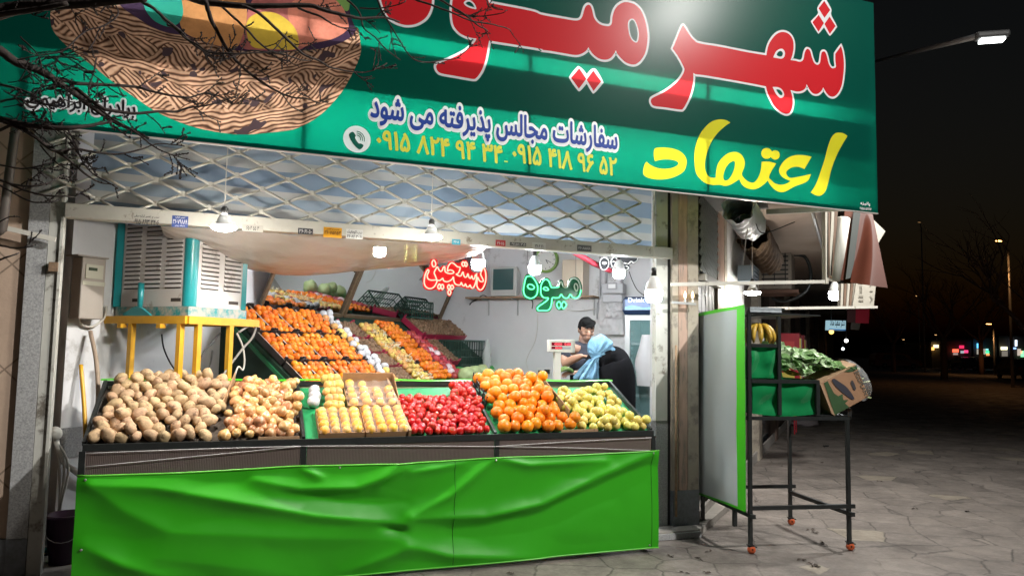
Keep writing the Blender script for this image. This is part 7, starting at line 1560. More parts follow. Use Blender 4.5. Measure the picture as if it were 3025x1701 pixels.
cable('loose white cables hanging from the soffit beside the foil duct', [RW(.25, .5, 2.95), RW(.3, .45, 2.75), RW(.42, .4, 2.62), RW(.62, .36, 2.5), RW(.72, .34, 2.44)], .005, M_cord)
cable('black cable strung across below the foil duct', [RW(.3, .5, 2.72), RW(.5, .55, 2.66), RW(.8, .8, 2.8)], .005)
# bars, lamps and rolled awnings
a, b_ = aty(1983, 840, 5.45), aty(2434, 832, 5.45)
def pole(label, a, b_, w_=.03): m = MB(); m.bar(a, b_, w_, w_); return tag(m.build('awning_pole', M_white), label, 'pole', 'horizontal awning poles')
pole('long pale bar running from the pink pillar to the brown awning', a, b_)
p1a, p1b = aty(2186, 912, 7.0), aty(2590, 907, 7.0); pole('lower pale bar running above the cart to the cream awning', p1a, p1b)
sn = aty(2030, 905, 5.5)
scn = thing('wall_sconce', 'small wall bracket with two candle bulbs on the pink pillar', 'lamp', tuple(sn))
m = MB(); m.bar(aty(1985, 893, 5.52), aty(2055, 898, 5.52), .018, .02); m.build('bracket', M('bracket_grey', (.4, .4, .4)), scn)
for px in (2024, 2046):
    q = aty(px, 872, 5.53); m = MB(); m.lathe([(.0, -.03), (.011, -.02), (.013, 0), (.008, .02), (.001, .038)], q, None, 12); m.build('candle_bulb', emis('candle_glow', (1., .72, .4), 6.), scn); m = MB(); m.lathe([(.009, -.06), (.009, -.031)], q, None, 10); m.build('holder', M_bwhite, scn)
disc_bulb('flat disc lamp hanging above the cart by the neighbouring shop', dy(1893, 737, 6.6), 2.98, E_dim, .09)
tbulb('bright bulb hanging beside the rolled cream awnings', dy(2100, 742, 7.6), 2.98, E_big, .075, M_cord, 'cylinder bulbs')
aw1 = thing('folded_awning', 'folded awning of slats, white roll and rust brown cloth at the sign corner', 'awning', tuple(aty(*(2440, 700), 5.6)))
aw2 = thing('folded_awning', 'folded cream awning with faded writing below the rust brown one', 'awning', tuple(aty(2500, 870, 7.2)))
def sheetx(name, label, pts, mat, y0, thick=.012, cat='awning', grp='rolled awnings', par=None):
    q = [aty(x, y, y0) for x, y in pts]; m = MB(); m.prism(q, (.004, thick, 0))
    return m.build(name, mat, par) if par else tag(m.build(name, mat), label, cat, grp)
c3 = lambda x, y: (2360+x*.3453, 600+y*.3453)
M_can = M('cream_canvas', (.5, .47, .4), rough=.7, var=.1, vs=6); M_rust = M('rust_canvas', (.14, .042, .022), rough=.75, var=.1, vs=5); M_bart = M('brown_board', (.2, .13, .09), rough=.7, var=.25, vs=8)
YA = 5.6
for k, ((x0, y0, x1, y1), mt_) in enumerate((((222, 55, 226, 690), M_can), ((240, 60, 236, 640), M_bart), ((276, 60, 252, 620), M_can), ((305, 70, 262, 640), M_bart))):
    m = MB(); m.bar(aty(*c3(x0, y0), YA), aty(*c3(x1, y1), YA), .035, .05, (0, 1, 0)); m.build('slat', mt_, aw1)
m = MB(); a, b_ = aty(*c3(385, 130), YA), aty(*c3(298, 660), YA); m.tube([a, a.lerp(b_, .5), b_], [.06, .062, .058], 16); m.build('canvas_roll', M('white_canvas', (.55, .54, .49), rough=.6, var=.05), aw1)
sheetx('awning_cloth', 'narrow rust brown cloth fold beside the white canvas roll', [c3(*p) for p in ((395, 60), (470, 65), (385, 660), (335, 655))], M_rust, YA+.05, par=aw1)
sheetx('awning_cloth', 'dark grey green cloth fold between the two rust brown cloths', [c3(*p) for p in ((468, 70), (528, 80), (470, 520), (440, 640), (400, 650), (440, 330))], M('dark_canvas', (.08, .09, .085), rough=.7), YA+.02, par=aw1)
m = MB()
tri_ = [c3(*p) for p in ((525, 80), (630, 90), (760, 725), (440, 680), (470, 500))]
def cl(a, b_):
    t = [(525, 80), (630, 90)]; bo_ = [(440, 680), (760, 725)]; L_ = Vector(t[0]).lerp(Vector(bo_[0]), b_); R_ = Vector(t[1]).lerp(Vector(bo_[1]), b_); q = L_.lerp(R_, a); return aty(*c3(q.x, q.y), YA+.06+.05*math.sin(5*a+2*b_)*b_)
m.grid(cl, 16, 16); m.build('awning_cloth', cloth_mat('rust_cloth', (.13, .036, .02), tr=.15, gloss=.02, rough=.6, var=.1), aw1)
sheetx('awning_cloth', 'small beige cloth corner sticking out behind the rust brown awning', [c3(*p) for p in ((625, 130), (740, 240), (680, 340), (640, 330))], M_can, YA+.25, par=aw1)
sheetx('awning_cloth', 'cream awning panel with faded writing below the rust brown one', [c3(*p) for p in ((490, 680), (660, 690), (640, 890), (460, 885))], M_can, 7.2, par=aw2)
m = MB(); text_on(m, 'II=III', aty(*c3(515, 840), 7.19), Z*.35, Vector((.07, 0, 0)), .01); text_on(m, 'A I A I', aty(*c3(610, 850), 7.19), Z*.35, Vector((.05, 0, 0)), .0); m.build('faded_writing', M('faded_ink', (.25, .23, .19), rough=.8), aw2)
for k in range(5):
    m = MB(); m.bar(aty(*c3(360+28*k, 690), 7.25), aty(*c3(352+24*k, 890), 7.25), .035, .05, (0, 1, 0)); m.build('slat', M_can if k % 2 == 0 else M_bart, aw2)
sheetx('awning_cloth', 'dark maroon awning panel hanging further back', [c3(*p) for p in ((415, 905), (488, 890), (484, 1020), (412, 1020))], M('maroon_canvas', (.06, .02, .022), rough=.7), 9.5)
sheetx('awning_cloth', 'crimson awning panel hanging beside the maroon one', [c3(*p) for p in ((488, 890), (606, 888), (598, 1028), (484, 1025))], M('crimson_canvas', (.30, .012, .03), rough=.65), 9.5)
sheetx('awning_cloth', 'small white awning panel hanging farthest back', [c3(*p) for p in ((450, 1020), (528, 1022), (515, 1085), (445, 1080))], M('white_canvas', (.55, .54, .49)), 12.)
# little lit sign of a surgery
sg = aty(*c3(328, 1042), 12.5); t = thing('clinic_sign', 'small lit blue and white sign hanging in the row of shops', 'sign', tuple(sg))
q = [aty(*c3(x, y), 12.5) for x, y in ((255, 1085), (400, 1090), (402, 1005), (258, 1002))]; m = MB(); m.prism(q, (0, .1, 0)); m.build('light_box', M('lit_panel', (.5, .65, .7), emit=(.38, .62, .72), es=.75), t)
m = MB(); text_on(m, shape('دکتر سعید مداد'), aty(*c3(268, 1062), 12.48), Vector((q[1].x-q[0].x, 0, 0))*.85, Z*.20, .02); m.build('lettering', M('sign_ink', (.02, .06, .15)), t)
m = MB(); m.prism([aty(*c3(x, y), 12.49) for x, y in ((257, 1085), (400, 1090), (400, 1080), (257, 1075))], (0, -.004, 0)); m.build('blue_band', M('sign_blue', (.03, .15, .4), emit=(.03, .15, .4), es=.6), t)
# red snack racks outside the next shops
for k, (px, py, w_, h_) in enumerate(((2330, 1010, .42, .75), (2345, 1015, .3, .6))):
    s_ = 6.2+1.3*k; q = RW(s_, .35, .14); t = thing('snack_rack', ['tall red snack rack outside the neighbouring shop', 'second red snack rack standing behind the first'][k], 'rack', tuple(q), 'red snack racks')
    m = MB(); m.box(q+Z*1.3, (.5, .35, .85), U45, V45, Z)
    for a_ in (-.22, .22): m.bar(q+U45*a_, q+U45*a_+Z*.875, .02, .02, U45)
    m.build('rack_body', M('rack_red', (.35, .015, .03), rough=.4, var=.2, vs=6), t)
    for j in range(4):
        for i in range(3): m = MB(); m.box(q+Z*(1.0+.19*j)-V45*.18+U45*(-.16+.16*i), (.12, .03, .15), U45, V45, Z); m.build('snack_packet', M('packet_%d' % ((i+j) % 3), ((.6, .5, .1), (.6, .6, .62), (.5, .05, .05))[(i+j) % 3], rough=.4), t)
    for j in range(3): m = MB(); m.box(q+Z*(1.02+.25*j)-U45*.255, (.01, .2, .16), U45, V45, Z); m.build('snack_packet', M('packet_%d' % (j % 3), ((.6, .5, .1), (.6, .6, .62), (.5, .05, .05))[j % 3]), t)
q = atz(2375, 1256, .0); m = MB(); m.ball(q+Z*.05, (.34, .2, .1), 30, 16, lambda d, t, a: 1+.35*noise.noise(d*3.5)); tag(m.build('bag_heap', M('bag_pale', (.42, .38, .4), rough=.5, bump=.8, bs=20)), 'heap of pale plastic bags lying on the pavement by the step', 'bags')
# ================================================================== STREET LAMPS
M_pole = M('galvanised', (.3, .31, .32), rough=.4, metal=.5)
def street_lamp(label, head, foot, d, em, size, power, group, arm=.35, spot=None, cone=rad(150), aim=None, wall=None):
    """d = direction from the pole to the head"""
    t = thing('street_lamp', label, 'street lamp', tuple(foot), group); head = Vector(head); foot = Vector(foot); d = Vector((d[0], d[1], 0)).normalized(); sd_ = d.cross(Z)
    top = Vector((foot.x, foot.y, head.z-arm)) if wall is None else Vector(wall); m = MB(); m.tube([foot, foot+Z*(top.z-foot.z)*.5, top] if wall is None else [top-Z*.4, top, top+Z*.1], [.085, .07, .05], 10); m.build('pole', M_pole, t)
    m = MB(); m.tube([top-Z*.05, top+(head-top)*.4+Z*.10, head-d*size*1.1+Z*.05], [.04, .035, .03], 8); m.build('arm', M_pole, t)
    m = MB(); m.box(head+Z*.05, (size*2.4, size*.95, .07), d, sd_, Z); hd = m.build('head', M('lamp_head', (.08, .08, .08), rough=.5), t); bevel(hd, .02)
    m = MB(); m.box(head, (size*1.7, size*.75, .025), d, sd_, Z); m.build('lens', em, hd)
    if power:
        l = bpy.data.lights.new('street_light', 'SPOT'); l.energy = power; l.color = spot or (1, .97, .92); l.spot_size = cone; l.spot_blend = 1. if aim else .6; l.shadow_soft_size = .12
        o = bpy.data.objects.new('street_light', l); COL.objects.link(o); o.parent = t; o.location = head-Z*.06-foot; o.rotation_euler = (Vector(aim)-head).to_track_quat('-Z', 'Y').to_euler() if aim else (0, 0, 0)
    return t
# the lamp seen at the upper right, its pole hidden behind the sign corner
hd_ = aty(2915*1.0, 116, 9.0); E_lens = emis('lamp_lens', (.95, 1., .97), 7.)
wl_ = on(2440, 222, RW(0, -.02, 0), V45); hd_ = on(2930, 120, RW(0, 2.6, 0), V45)
street_lamp('white street lamp on a long wall arm above the right end of the big sign', hd_, wl_-Z*.4, _rt-_fw*.25, E_lens, .15*(hd_-CAM).length/11, 900, None, wall=wl_)
# its twin further along the pavement behind the photographer: its glare shows in the sign
gp = dy(1700, 12, YS); dr = ray(1700*DS, 12*DS); dr.y = -dr.y
lp_ = gp + dr*((7.2-gp.z)/dr.z)
street_lamp('white street lamp standing on the pavement behind the photographer', lp_, Vector((lp_.x+1.5, lp_.y-1.0, 0)), (-1, .6, 0), emis('lamp_lens_near', (.95, .98, 1.), 120.), .22, 5200, None, cone=rad(112), aim=(.8, 5., 4.4))
# ================================================================== TREES
M_bark = M('dark_bark', (.045, .032, .027), rough=.85, var=.35, vs=12, bump=.5, bs=60)
M_bud = M('bud_brown', (.022, .013, .013), rough=.7)
tree = thing('bare_tree', 'bare budding tree at the left whose branches hang across the big sign', 'tree', (-1.75, 2.75, 0))
br = MB(); tw = MB(); bd = MB()
def P3(px, py, y): return aty(px, py, y)
def octa(c, r):
    c = Vector(c); v = [c+Vector(p)*r for p in ((1, 0, 0), (-1, 0, 0), (0, 1, 0), (0, -1, 0), (0, 0, 1.2), (0, 0, -1.2))]
    bd.add(v, [(0, 2, 4), (2, 1, 4), (1, 3, 4), (3, 0, 4), (2, 0, 5), (1, 2, 5), (3, 1, 5), (0, 3, 5)], True)
K1 = lambda x, y: (x*.28986, y*.28986); K2 = lambda x, y: (500+x*.27609, y*.27609); K3 = lambda x, y: (x*.27615, 360+y*.27615)
R2 = random.Random(5)
LIMBS = [  # (pixels, start radius px, end radius px, depth)
 ([(-80, 60), (0, 36), (60, 22), (140, 16), (300, 6), (430, -5)], 20, 9, 3.0), ([(-80, 70), (0, 45), (100, 30), (200, 10)], 8, 5, 3.05),
 ([(560, -6), (600, 6), (666, 14), (735, 19), (812, 18), (914, 17), (955, 30), (1024, 47), (1069, 55), (1135, 52), (1180, 66)], 9, 2.2, 3.1),
 ([(-60, 120), (0, 150), (50, 185), (120, 210), (175, 245), (225, 280), (270, 315), (330, 355), (390, 385), (440, 410)], 11, 3, 2.9),
 ([(-60, 345), (0, 352), (60, 366), (130, 376), (200, 379), (260, 372), (330, 360)], 9, 3, 2.8),
 ([(60, 175), (130, 222), (190, 238), (240, 248), (330, 252), (400, 257), (440, 268), (500, 282), (560, 288), (615, 275), (680, 300)], 5, 1.6, 3.0),
 ([(225, 262), (300, 318), (340, 328), (400, 336), (470, 329), (520, 330), (560, 318), (620, 310), (680, 290), (705, 282)], 4.5, 1.6, 2.95),
 ([K1(1390, 0), K1(1490, 45), K1(1580, 100), K1(1700, 210), K1(1830, 310), K1(1932, 420), (600, 150), (660, 175), (740, 150), (800, 158), (880, 150)], 4, 1.6, 3.1),
 ([K2(540, 50), K2(690, 190), K2(830, 320), K2(960, 460), K2(1090, 550), K2(1250, 590), K2(1400, 640), K2(1530, 650)], 3.2, 1.4, 3.15),
 ([K2(760, 60), K2(940, 130), K2(1140, 310), K2(1300, 460), K2(1450, 590), K2(1600, 650), K2(1720, 720), K2(1930, 765), K2(2130, 770), K2(2330, 680)], 4, 1.4, 3.1),
 ([K2(390, 20), K2(415, 110), K2(455, 230), K2(510, 330), K2(600, 500), K2(680, 610), K2(830, 760), K2(1020, 900), K2(1200, 1000), K2(1330, 1045), K2(1480, 1060), K2(1610, 1110)], 6, 1.6, 3.05),
 ([K2(1200, 1000), K2(1300, 1130), K2(1380, 1180), K2(1440, 1210)], 1.8, 1.2, 3.05),
 ([K2(-20, 270), K2(60, 300), K2(170, 410), K2(300, 480), K2(420, 560), K2(580, 570), K2(720, 575), K2(900, 570), K2(1100, 545), K2(1220, 400)], 2.6, 1.4, 3.0),
 ([K2(1380, 90), K2(1480, 130), K2(1620, 180), K2(1730, 250), K2(1850, 300), K2(2010, 298)], 3, 1.5, 3.2),
 ([K2(1900, 0), K2(2000, 90), K2(2050, 180), K2(2080, 300), K2(2200, 400), K2(2330, 540), K2(2463, 640)], 3, 1.6, 3.15),
 ([K2(2230, 0), K2(2270, 110), K2(2330, 210), K2(2430, 380), K2(2463, 430), (1215, 170), (1260, 185), (1310, 178), (1365, 172)], 3.4, 1.3, 3.2),
 ([K2(2040, 90), K2(2200, 95), (1140, 22), (1185, 12), (1200, 0)], 2.2, 1.4, 3.2),
 ([(1215, -4), (1270, 14), (1300, 25), (1340, 40), (1390, 62), (1440, 70), (1490, 82), (1508, 89)], 3, 1.3, 3.25), ([(1290, -6), (1330, 18), (1370, 42), (1410, 74), (1440, 92), (1422, 103)], 3, 1.2, 3.25), ([(1340, 30), (1380, 48), (1420, 49), (1480, 40), (1497, 31)], 2, 1.2, 3.25),
 ([(270, 300), (330, 350), (400, 390), (450, 430), (500, 455), (560, 472)], 3, 1.2, 2.9), ([(0, 385), (50, 370), (110, 410), (160, 445), (220, 440), (280, 450), (350, 455), (420, 440), (470, 425), (545, 432)], 4, 1.3, 2.85),
 ([(10, 360), (70, 385), (140, 430), (200, 470), (260, 520), (300, 540), (340, 545)], 4, 1.3, 2.85), ([(200, 380), (225, 430), (240, 470), (270, 510), (330, 545), (350, 560)], 2.4, 1.1, 2.9), ([(120, 430), (150, 465), (180, 490), (218, 507)], 2.4, 1.2, 2.85),
 ([(0, 488), (60, 498), (110, 492), (152, 478)], 2.2, 1.1, 2.7), ([(0, 532), (40, 545), (90, 550), (140, 542), (188, 515)], 3, 1.2, 2.7), ([(30, 545), (80, 565), (140, 578), (190, 580), (222, 583)], 2.6, 1.2, 2.7), ([(0, 548), (40, 570), (90, 595), (140, 598), (172, 592)], 2.4, 1.1, 2.7), ([(0, 725), (40, 732), (80, 730), (104, 726)], 2.2, 1.1, 2.6), ([(-10, 770), (20, 760), (55, 748)], 3, 1.4, 2.6), ([(0, 655), (30, 640), (60, 642)], 2, 1, 2.6),
 ([(0, 300), (40, 292), (58, 292), (80, 310), (105, 320)], 3, 2, 2.8), ([(0, 250), (50, 262), (100, 280), (130, 300)], 3, 1.5, 2.8), ([(60, 110), (110, 160), (125, 205), (140, 260)], 2, 1.2, 2.8), ([(330, 0), (350, 40), (310, 75), (250, 95), (200, 140), (175, 155), (110, 165), (50, 178)], 2, 1.3, 2.9), ([(175, 155), (230, 190), (280, 225), (330, 265), (370, 285)], 1.8, 1.1, 2.9), ([(285, 170), (278, 210), (265, 250), (260, 275)], 1.8, 1.1, 2.9),
]
def limb_px(pl, r0, r1, y, target):
    q = smooth_path([Vector((p[0], p[1], 0)) for p in pl], 5); n = len(q); out = []
    for i, p in enumerate(q):
        t = i/(n-1); out.append((P3(p.x+R2.uniform(-.6, .6), p.y+R2.uniform(-.6, .6), y+.12*math.sin(3*t+r0)), (r0+(r1-r0)*t)))
    pm = y/(FPX*math.cos(.3))*1.12
    target.tube([a for a, _ in out], [max(.0016, b*pm) for _, b in out], 6 if r0 > 4 else 4); return q, y
def twig(px, py, ang, L, y, buds=True, depth=0):
    pl = [(px, py)]; a = ang; k = 5
    for i in range(k): a += R2.uniform(-.22, .22)-.02; pl.append((pl[-1][0]+math.cos(a)*L/k, pl[-1][1]+math.sin(a)*L/k))
    q, y = limb_px(pl, 1.5, .8, y, tw)
    if buds:
        for i in range(2, len(q)):
            if R2.random() < .42: s_ = R2.uniform(-1, 1); c = P3(q[i].x+2.0*s_, q[i].y-1.6+2*R2.uniform(-1, 1), y); octa(c, R2.uniform(.0020, .0036))
        octa(P3(q[-1].x, q[-1].y, y), .0034)
    if depth < 1 and L > 45:
        for _ in range(R2.randint(1, 3)): i = R2.randint(6, len(q)-3); twig(q[i].x, q[i].y, a+R2.choice((-1, 1))*R2.uniform(.5, 1.1), L*R2.uniform(.25, .5), y, True, depth+1)
for pl, r0, r1, y in LIMBS:
    q, y = limb_px(pl, r0, r1, y, br if r0 > 2.5 else tw)
    L = sum((q[i+1]-q[i]).length for i in range(len(q)-1)); nt = int(L/72) if r0 < 7 else int(L/95)
    if r0 < 5:
        for i in range(len(q)):
            if i > len(q)*.45 and R2.random() < .3: octa(P3(q[i].x+R2.uniform(-2, 2), q[i].y+R2.uniform(-2.5, 1), y), R2.uniform(.002, .0036))
    for _ in range(nt):
        i = R2.randint(int(len(q)*.25), len(q)-2); d = q[i+1]-q[i]; a = math.atan2(d.y, d.x)+R2.choice((-1, 1))*R2.uniform(.35, 1.0)
        twig(q[i].x, q[i].y, a, R2.uniform(30, 95), y)
# tangle at the far left
for _ in range(38):
    twig(R2.uniform(-10, 190), R2.uniform(150, 400), R2.uniform(-.5, .9), R2.uniform(50, 130), R2.uniform(2.6, 3.1), R2.random() < .5)
# trunk outside the frame and the limbs that feed the branches
tp = Vector((-1.75, 2.75, 0)); br.tube([tp, tp+Vector((.03, .02, 1.2)), tp+Vector((.1, 0, 2.2)), tp+Vector((.25, .05, 2.9)), tp+Vector((.3, .1, 4.5))], [.15, .12, .11, .085, .03], 12)
for (px, py, r_, y) in ((-80, 60, .03, 3.0), (-60, 120, .018, 2.9), (-60, 345, .014, 2.8)):
    e_ = P3(px, py, y); br.tube([tp+Vector((.1, 0, 2.15)), (tp+Vector((.1, 0, 2.15))).lerp(e_, .5)+Z*.05, e_], [.06, r_*1.2, r_], 8)
e_ = P3(560, -6, 3.1); br.tube([tp+Vector((.25, .05, 2.9)), (tp+Vector((.25, .05, 2.9))).lerp(e_, .5)+Z*.12, e_], [.05, .03, .0135], 8)
for px, py, y in ((1215, -4, 3.25), (1290, -6, 3.25), (1030, -20, 3.15), (1120, -10, 3.2), (400, -2, 3.1)):
    e2_ = P3(px, py, y); br.tube([tp+Vector((.28, .08, 3.4)), (tp+Vector((.28, .08, 3.4))).lerp(e2_, .6)+Z*.16, e2_], [.03, .012, .0045], 6)
br.build('branches', M_bark, tree); tw.build('twigs', M('twig_brown', (.03, .019, .018), rough=.75, var=.3, vs=20), tree); bd.build('buds', M_bud, tree)
# bare street trees in the dark
def far_tree(label, base, H, seed, spread=.5, lean=0):
    r_ = random.Random(seed); t = thing('bare_street_tree', label, 'tree', tuple(base), 'bare trees along the street'); tk = MB(); cr = MB()
    def grow_(p, d, L, r, lev, mb):
        pts = [p]; q = p.copy(); dd = d.copy()
        for i in range(4): dd = (dd+Vector((r_.uniform(-1, 1), r_.uniform(-1, 1), r_.uniform(-.3, .7)))*.16).normalized(); q = q+dd*L/4; pts.append(q.copy())
        mb.tube(pts, [r*(1-.12*i) for i in range(5)], 5 if lev < 2 else 3, cap=False)
        if lev >= 5: return
        for k in range(3 if lev < 4 else 2):
            nd = (dd+Vector((r_.uniform(-1, 1), r_.uniform(-1, 1), r_.uniform(-.35, .55)))*(spread+.12*lev)).normalized(); grow_(pts[r_.randint(2, 4)], nd, L*r_.uniform(.62, .8), r*.56, lev+1, cr)
    b_ = Vector(base); tk.tube([b_, b_+Z*H*.15, b_+Z*H*.3], [H*.024, H*.02, H*.018], 8); tk.build('trunk', M('far_bark', (.2, .12, .09), rough=.9), t)
    for k in range(4): grow_(b_+Z*H*.28, Vector((math.cos(k*1.6+seed), math.sin(k*1.6+seed), 1.3)).normalized(), H*.24, H*.011, 1, cr)
    cr.build('crown', M('far_twig', (.3, .16, .11), rough=.9), t)
far_tree('large bare tree with reddish twigs at the right edge of the photo', atz(3060, 1215, 0), 7.2, 3, .55)
far_tree('faint bare tree standing beyond the hanging awnings', atz(2790, 1120, 0), 9.5, 8, .5)
far_tree('slender bare tree beside the dark road behind the parked cars', atz(2900, 1105, 0), 10, 5, .5)
far_tree('distant bare tree left of the parked orange car', atz(2640, 1098, 0), 9, 12, .5)
# ================================================================== PARKED CARS, FAR LIGHTS
def car(label, base, ux, L, col, van=False, lit=None):
    ux = Vector(ux).normalized(); uy = Z.cross(ux); b_ = Vector(base); t = thing('parked_car', label, 'car', tuple(b_), 'cars parked along the dark street'); Wd = 1.7; H = 1.72 if van else 1.45
    P = lambda a, z, s_: b_+ux*(a*L)+uy*(s_*Wd/2)+Z*z
    prof = [(-.5, .35), (-.5, .85), (-.47, .95), (-.42, 1.0), (-.33, H-.04), (-.2, H), (.08, H), (.2, H-.1), (.3, 1.02), (.47, .88), (.5, .6), (.49, .35)] if not van else [(-.5, .35), (-.5, 1.0), (-.48, H-.1), (-.4, H), (.05, H), (.2, H-.15), (.31, 1.05), (.47, .92), (.5, .6), (.49, .35)]
    m = MB(); m.add([P(a, z, -1 if z < 1 else -.84) for a, z in prof]+[P(a, z, 1 if z < 1 else .84) for a, z in prof], [list(range(len(prof))), list(range(len(prof), 2*len(prof)))[::-1]]+[[i, (i+1) % len(prof), len(prof)+(i+1) % len(prof), len(prof)+i] for i in range(len(prof))]); bevel(m.build('body', M('car_paint_%.2f%.2f' % (col[0], col[2]), col, rough=.3, coat=.5), t), .05, 3, 25)
    gl = M('car_glass', (.012, .014, .018), rough=.06)
    for s_ in (-1, 1):
        for q in (((-.36, 1.03), (-.3, H-.13), (-.1, H-.1), (-.1, 1.03)), ((-.08, 1.03), (-.08, H-.1), (.09, H-.12), (.23, 1.03))): m = MB(); m.prism([P(a, z, s_*(.97 if z < 1.1 else .88)) for a, z in q], uy*s_*.02); m.build('window', gl, t)
        for a in (-.31, .31):
            m = MB(); m.lathe([(.0, -.1), (.25, -.1), (.31, -.08), (.31, .08), (.25, .1), (0, .1)], P(a, .31, s_*.9), uy, 18); wl = m.build('wheel', M('tyre', (.015, .015, .015), rough=.8), t); m = MB(); m.lathe([(.0, -.115), (.17, -.112), (.17, .112), (0, .115)], P(a, .31, s_*.9), uy, 14); m.build('rim', M('rim_grey', (.3, .3, .3), rough=.4, metal=.6), wl)
        m = MB(); m.box(P(.49, .72, s_*.72), (.1, .28, .14), ux, uy, Z); m.build('headlight', lit if (lit and s_ == lit_side) else M('lamp_glass', (.3, .3, .3), rough=.1), t)
        m = MB(); m.box(P(-.492, .8, s_*.72), (.1, .22, .2), ux, uy, Z); m.build('tail_light', M('tail_red', (.2, .01, .01), rough=.2), t)
    m = MB(); m.box(P(.51, .5, 0), (.03, .5, .11), ux, uy, Z); m.box(P(-.51, .55, 0), (.03, .5, .11), ux, uy, Z); m.build('number_plate', M('plate_white', (.6, .6, .6), rough=.4), t)
    return t
lit_side = -1
c1 = atz(2645, 1088, 0); rt_ = Vector((_rt.x, _rt.y, 0)).normalized()
car('dull orange car parked side on beyond the awnings', c1, rt_, 5.3, (.30, .07, .02), True, emis('side_lamp', (1., .5, .16), 9.))
car('dark saloon car parked near the middle of the far road', atz(2845, 1090, 0), (rt_+Vector((-.6, .9, 0))), 4.4, (.012, .014, .02))
car('black car parked nearest the right edge of the photo', atz(3010, 1120, 0), (rt_+Vector((-.9, .4, 0))), 4.4, (.01, .012, .02))
car('dark hatchback parked behind the second street tree', atz(2925, 1095, 0), (rt_*-1+Vector((.2, .9, 0))), 4.2, (.02, .014, .014))
street_lamp('orange sodium street lamp highest among the far trees', atz(2990, 1110, 0)*1.0+Z*0 if False else Vector((*(on(2950, 712, CAM+_fw*38, _fw)[:2]), on(2950, 712, CAM+_fw*38, _fw).z)), Vector((on(2965, 712, CAM+_fw*38, _fw).x+1.0, on(2965, 712, CAM+_fw*38, _fw).y+.5, 0)), (-1, -.3, 0), emis('sodium', (1., .42, .1), 14.), .22, 260, 'orange street lamps', spot=(1, .45, .15))
q = on(2921, 957, CAM+_fw*62, _fw); street_lamp('orange sodium street lamp low above the parked cars', q, Vector((q.x+1.2, q.y+.5, 0)), (-1, -.3, 0), emis('sodium', (1., .42, .1), 14.), .3, 260, 'orange street lamps', spot=(1, .45, .15))
for k, (px, py, dd) in enumerate(((2709, 874, 90), (2669, 1003, 110), (2764, 989, 100), (2716, 657, 70))):
    q = on(px, py, CAM+_fw*dd, _fw); street_lamp(['small far orange street lamp just above the awning end', 'tiny far street lamp over the orange car', 'tiny far street lamp right of the orange car', 'dim far street lamp high beside the hanging cloths'][k], q, Vector((q.x+.8, q.y+.5, 0)), (-1, -.3, 0), emis('sodium_far%d' % (k == 3), (1., .55, .22), 3. if k < 3 else .25), .2, 0, 'orange street lamps')
# lit shopfronts across the road
far = [(2640, 1075, 2690, 1030, (.07, .06, .06), []), (2752, 1040, 2778, 1018, (.2, .15, .08), [(2754, 1034, 2760, 1025, (1, .5, .12), 2.), (2760, 1027, 2773, 1018, (1, .85, .5), 2.)]),
 (2795, 1062, 2870, 1015, (.06, .05, .05), [(2816, 1040, 2832, 1031, (1, .12, .06), 2.2), (2836, 1029, 2848, 1020, (.9, .03, .12), 1.2), (2850, 1042, 2860, 1034, (1, .06, .2), 1.6), (2818, 1048, 2830, 1042, (.6, .4, .35), .7), (2840, 1043, 2848, 1036, (.5, .6, .65), .8)]),
 (2876, 1062, 2945, 1010, (.05, .05, .055), [(2888, 1028, 2902, 1014, (.12, .55, 1), 2.), (2888, 1046, 2912, 1030, (.55, .5, .42), .7), (2912, 1044, 2922, 1036, (.06, 1, .3), 2.), (2914, 1034, 2920, 1030, (.3, .9, .9), 1.5), (2916, 1050, 2923, 1044, (1, .3, .1), 1.6)]),
 (2952, 1062, 3045, 1005, (.06, .05, .045), [(2959, 1033, 2976, 1024, (1, .95, .6), 2.4), (2962, 1052, 2977, 1036, (.4, .36, .3), .5), (2988, 1031, 3002, 1026, (.3, .5, 1), 2.), (3001, 1022, 3005, 1004, (.75, .85, 1), 2.4), (3018, 1054, 3030, 1036, (.25, .9, .4), 1.6), (3008, 1050, 3016, 1030, (.7, .6, .5), .8), (3014, 1044, 3020, 1036, (1, .4, .2), 2)])]
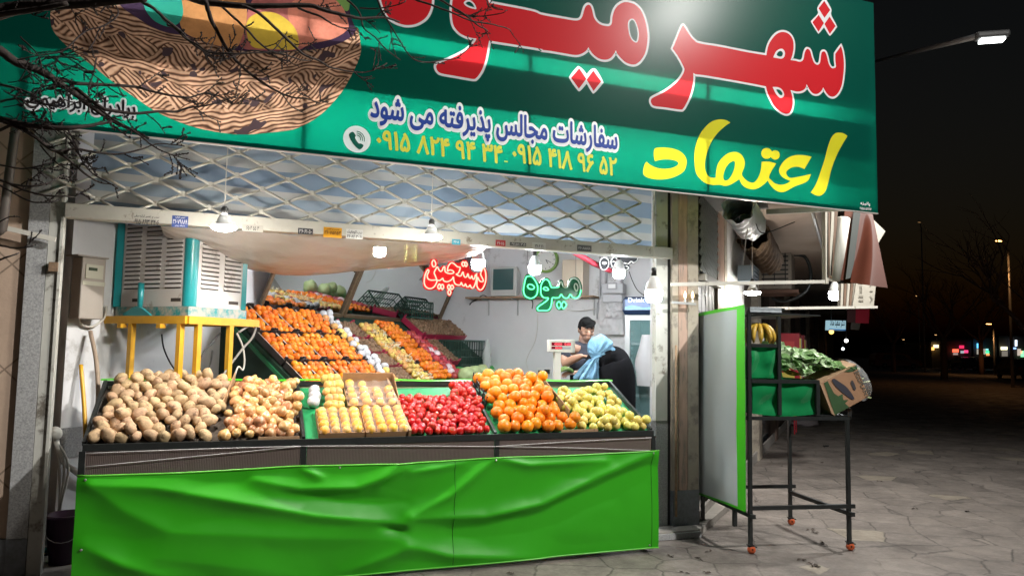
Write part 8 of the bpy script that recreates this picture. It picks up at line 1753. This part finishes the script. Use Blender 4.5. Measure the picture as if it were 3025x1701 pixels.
for k, (x0, y0, x1, y1, col, lts) in enumerate(far):
    pt = CAM+_fw*95; a, b_, c = on(x0, 1050, pt, _fw), on(x1, 1050, pt, _fw), on(x0, y1-8, pt, _fw)
    t = thing('far_shop', ['dim low building behind the orange car', 'small far shop with a warm yellow window', 'far shop with red signs beyond the dark saloon', 'far shop with blue and green signs across the road', 'far shop with a white sign box at the right edge'][k], 'building', ((a.x+b_.x)/2, (a.y+b_.y)/2, 0), 'far shops across the road')
    dp = Vector((_fw.x, _fw.y, 0)).normalized()*6; a.z = b_.z = 0; hz = c.z
    m = MB(); m.hexa([a, b_, b_+dp, a+dp]+[q+Z*hz for q in (a, b_, b_+dp, a+dp)]); m.build('wall', M('far_wall_%d' % k, col, rough=.9), t)
    m = MB(); m.hexa([q+Z*hz for q in (a-dp*.03, b_-dp*.03, b_+dp, a+dp)]+[q+Z*(hz+.25) for q in (a-dp*.03, b_-dp*.03, b_+dp, a+dp)]); m.build('roof', M('far_roof', (.04, .04, .04), rough=.9), t)
    for j, (lx0, ly0, lx1, ly1, lc, ls) in enumerate(lts):
        p2 = CAM+_fw*94.6; q = [on(px, py, p2, _fw) for px, py in ((lx0, ly0), (lx1, ly0), (lx1, ly1), (lx0, ly1))]; m = MB(); m.prism(q, dp*.03); m.build('lit_sign', emis('far_%d_%d' % (k, j), lc, ls), t)
# small lit bulb and pale shapes deep in the row
for k, (px, py, dd, s_, col, st) in enumerate(((2500, 1006, 22, .055, (1, 1, .95), 5.), (2490, 1030, 26, .05, (.9, 1, 1), 4.), (2456, 980, 16, .05, (1, .6, .15), 3.))):
    q = on(px, py, CAM+_fw*dd, _fw); t = thing('shop_lamp', ['small white lamp deep in the row of shops', 'second small white lamp further down the row of shops', 'small amber lamp under the clinic sign'][k], 'lamp', tuple(q)); m = MB(); m.ball(q, s_, 10, 8); m.build('globe', emis('row_lamp_%d' % k, col, st), t); m = MB(); m.tube([q+Z*s_, q+Z*(s_+.8)], .012, 5); m.build('cord', M_bcord, t)
# litter on the pavement
M_lit = M('dead_leaf', (.05, .035, .025), rough=.8); lt_ = MB()
for (px, py) in ((2400, 1565), (2410, 1572), (2425, 1600), (2432, 1606), (2385, 1660), (2400, 1668), (2410, 1672), (2372, 1652), (2240, 1480), (2430, 1365), (2090, 1625), (2060, 1650), (2085, 1690), (2600, 1420), (2700, 1500), (2860, 1510), (2020, 1690), (1985, 1640), (1500, 1690)):
    p = atz(px, py, .006); 
    for k in range(3):
        q = p+Vector((rnd.uniform(-.03, .03), rnd.uniform(-.03, .03), 0)); a = rnd.random()*6; d = Vector((math.cos(a), math.sin(a), .2))*.022; e_ = Vector((-d.y, d.x, 0))*.5; lt_.add([q-d, q+e_+Z*.008, q+d, q-e_+Z*.003], [(0, 1, 2, 3)])
tag(lt_.build('dead_leaves', M_lit), 'crumpled dead leaves scattered on the pavement by the cart', 'leaves', kind='stuff')
p = atz(2440, 1316, .012); m = MB(); m.box(p, (.09, .03, .015), e2, e1, Z); tag(m.build('wood_scrap', M_black), 'small black scrap lying on the pavement behind the cart', 'scrap')
# forget the working copies of materials that were never used
for o in list(bpy.data.objects):
    if o.type == 'MESH' and len(o.data.vertices) == 0: bpy.data.objects.remove(o)
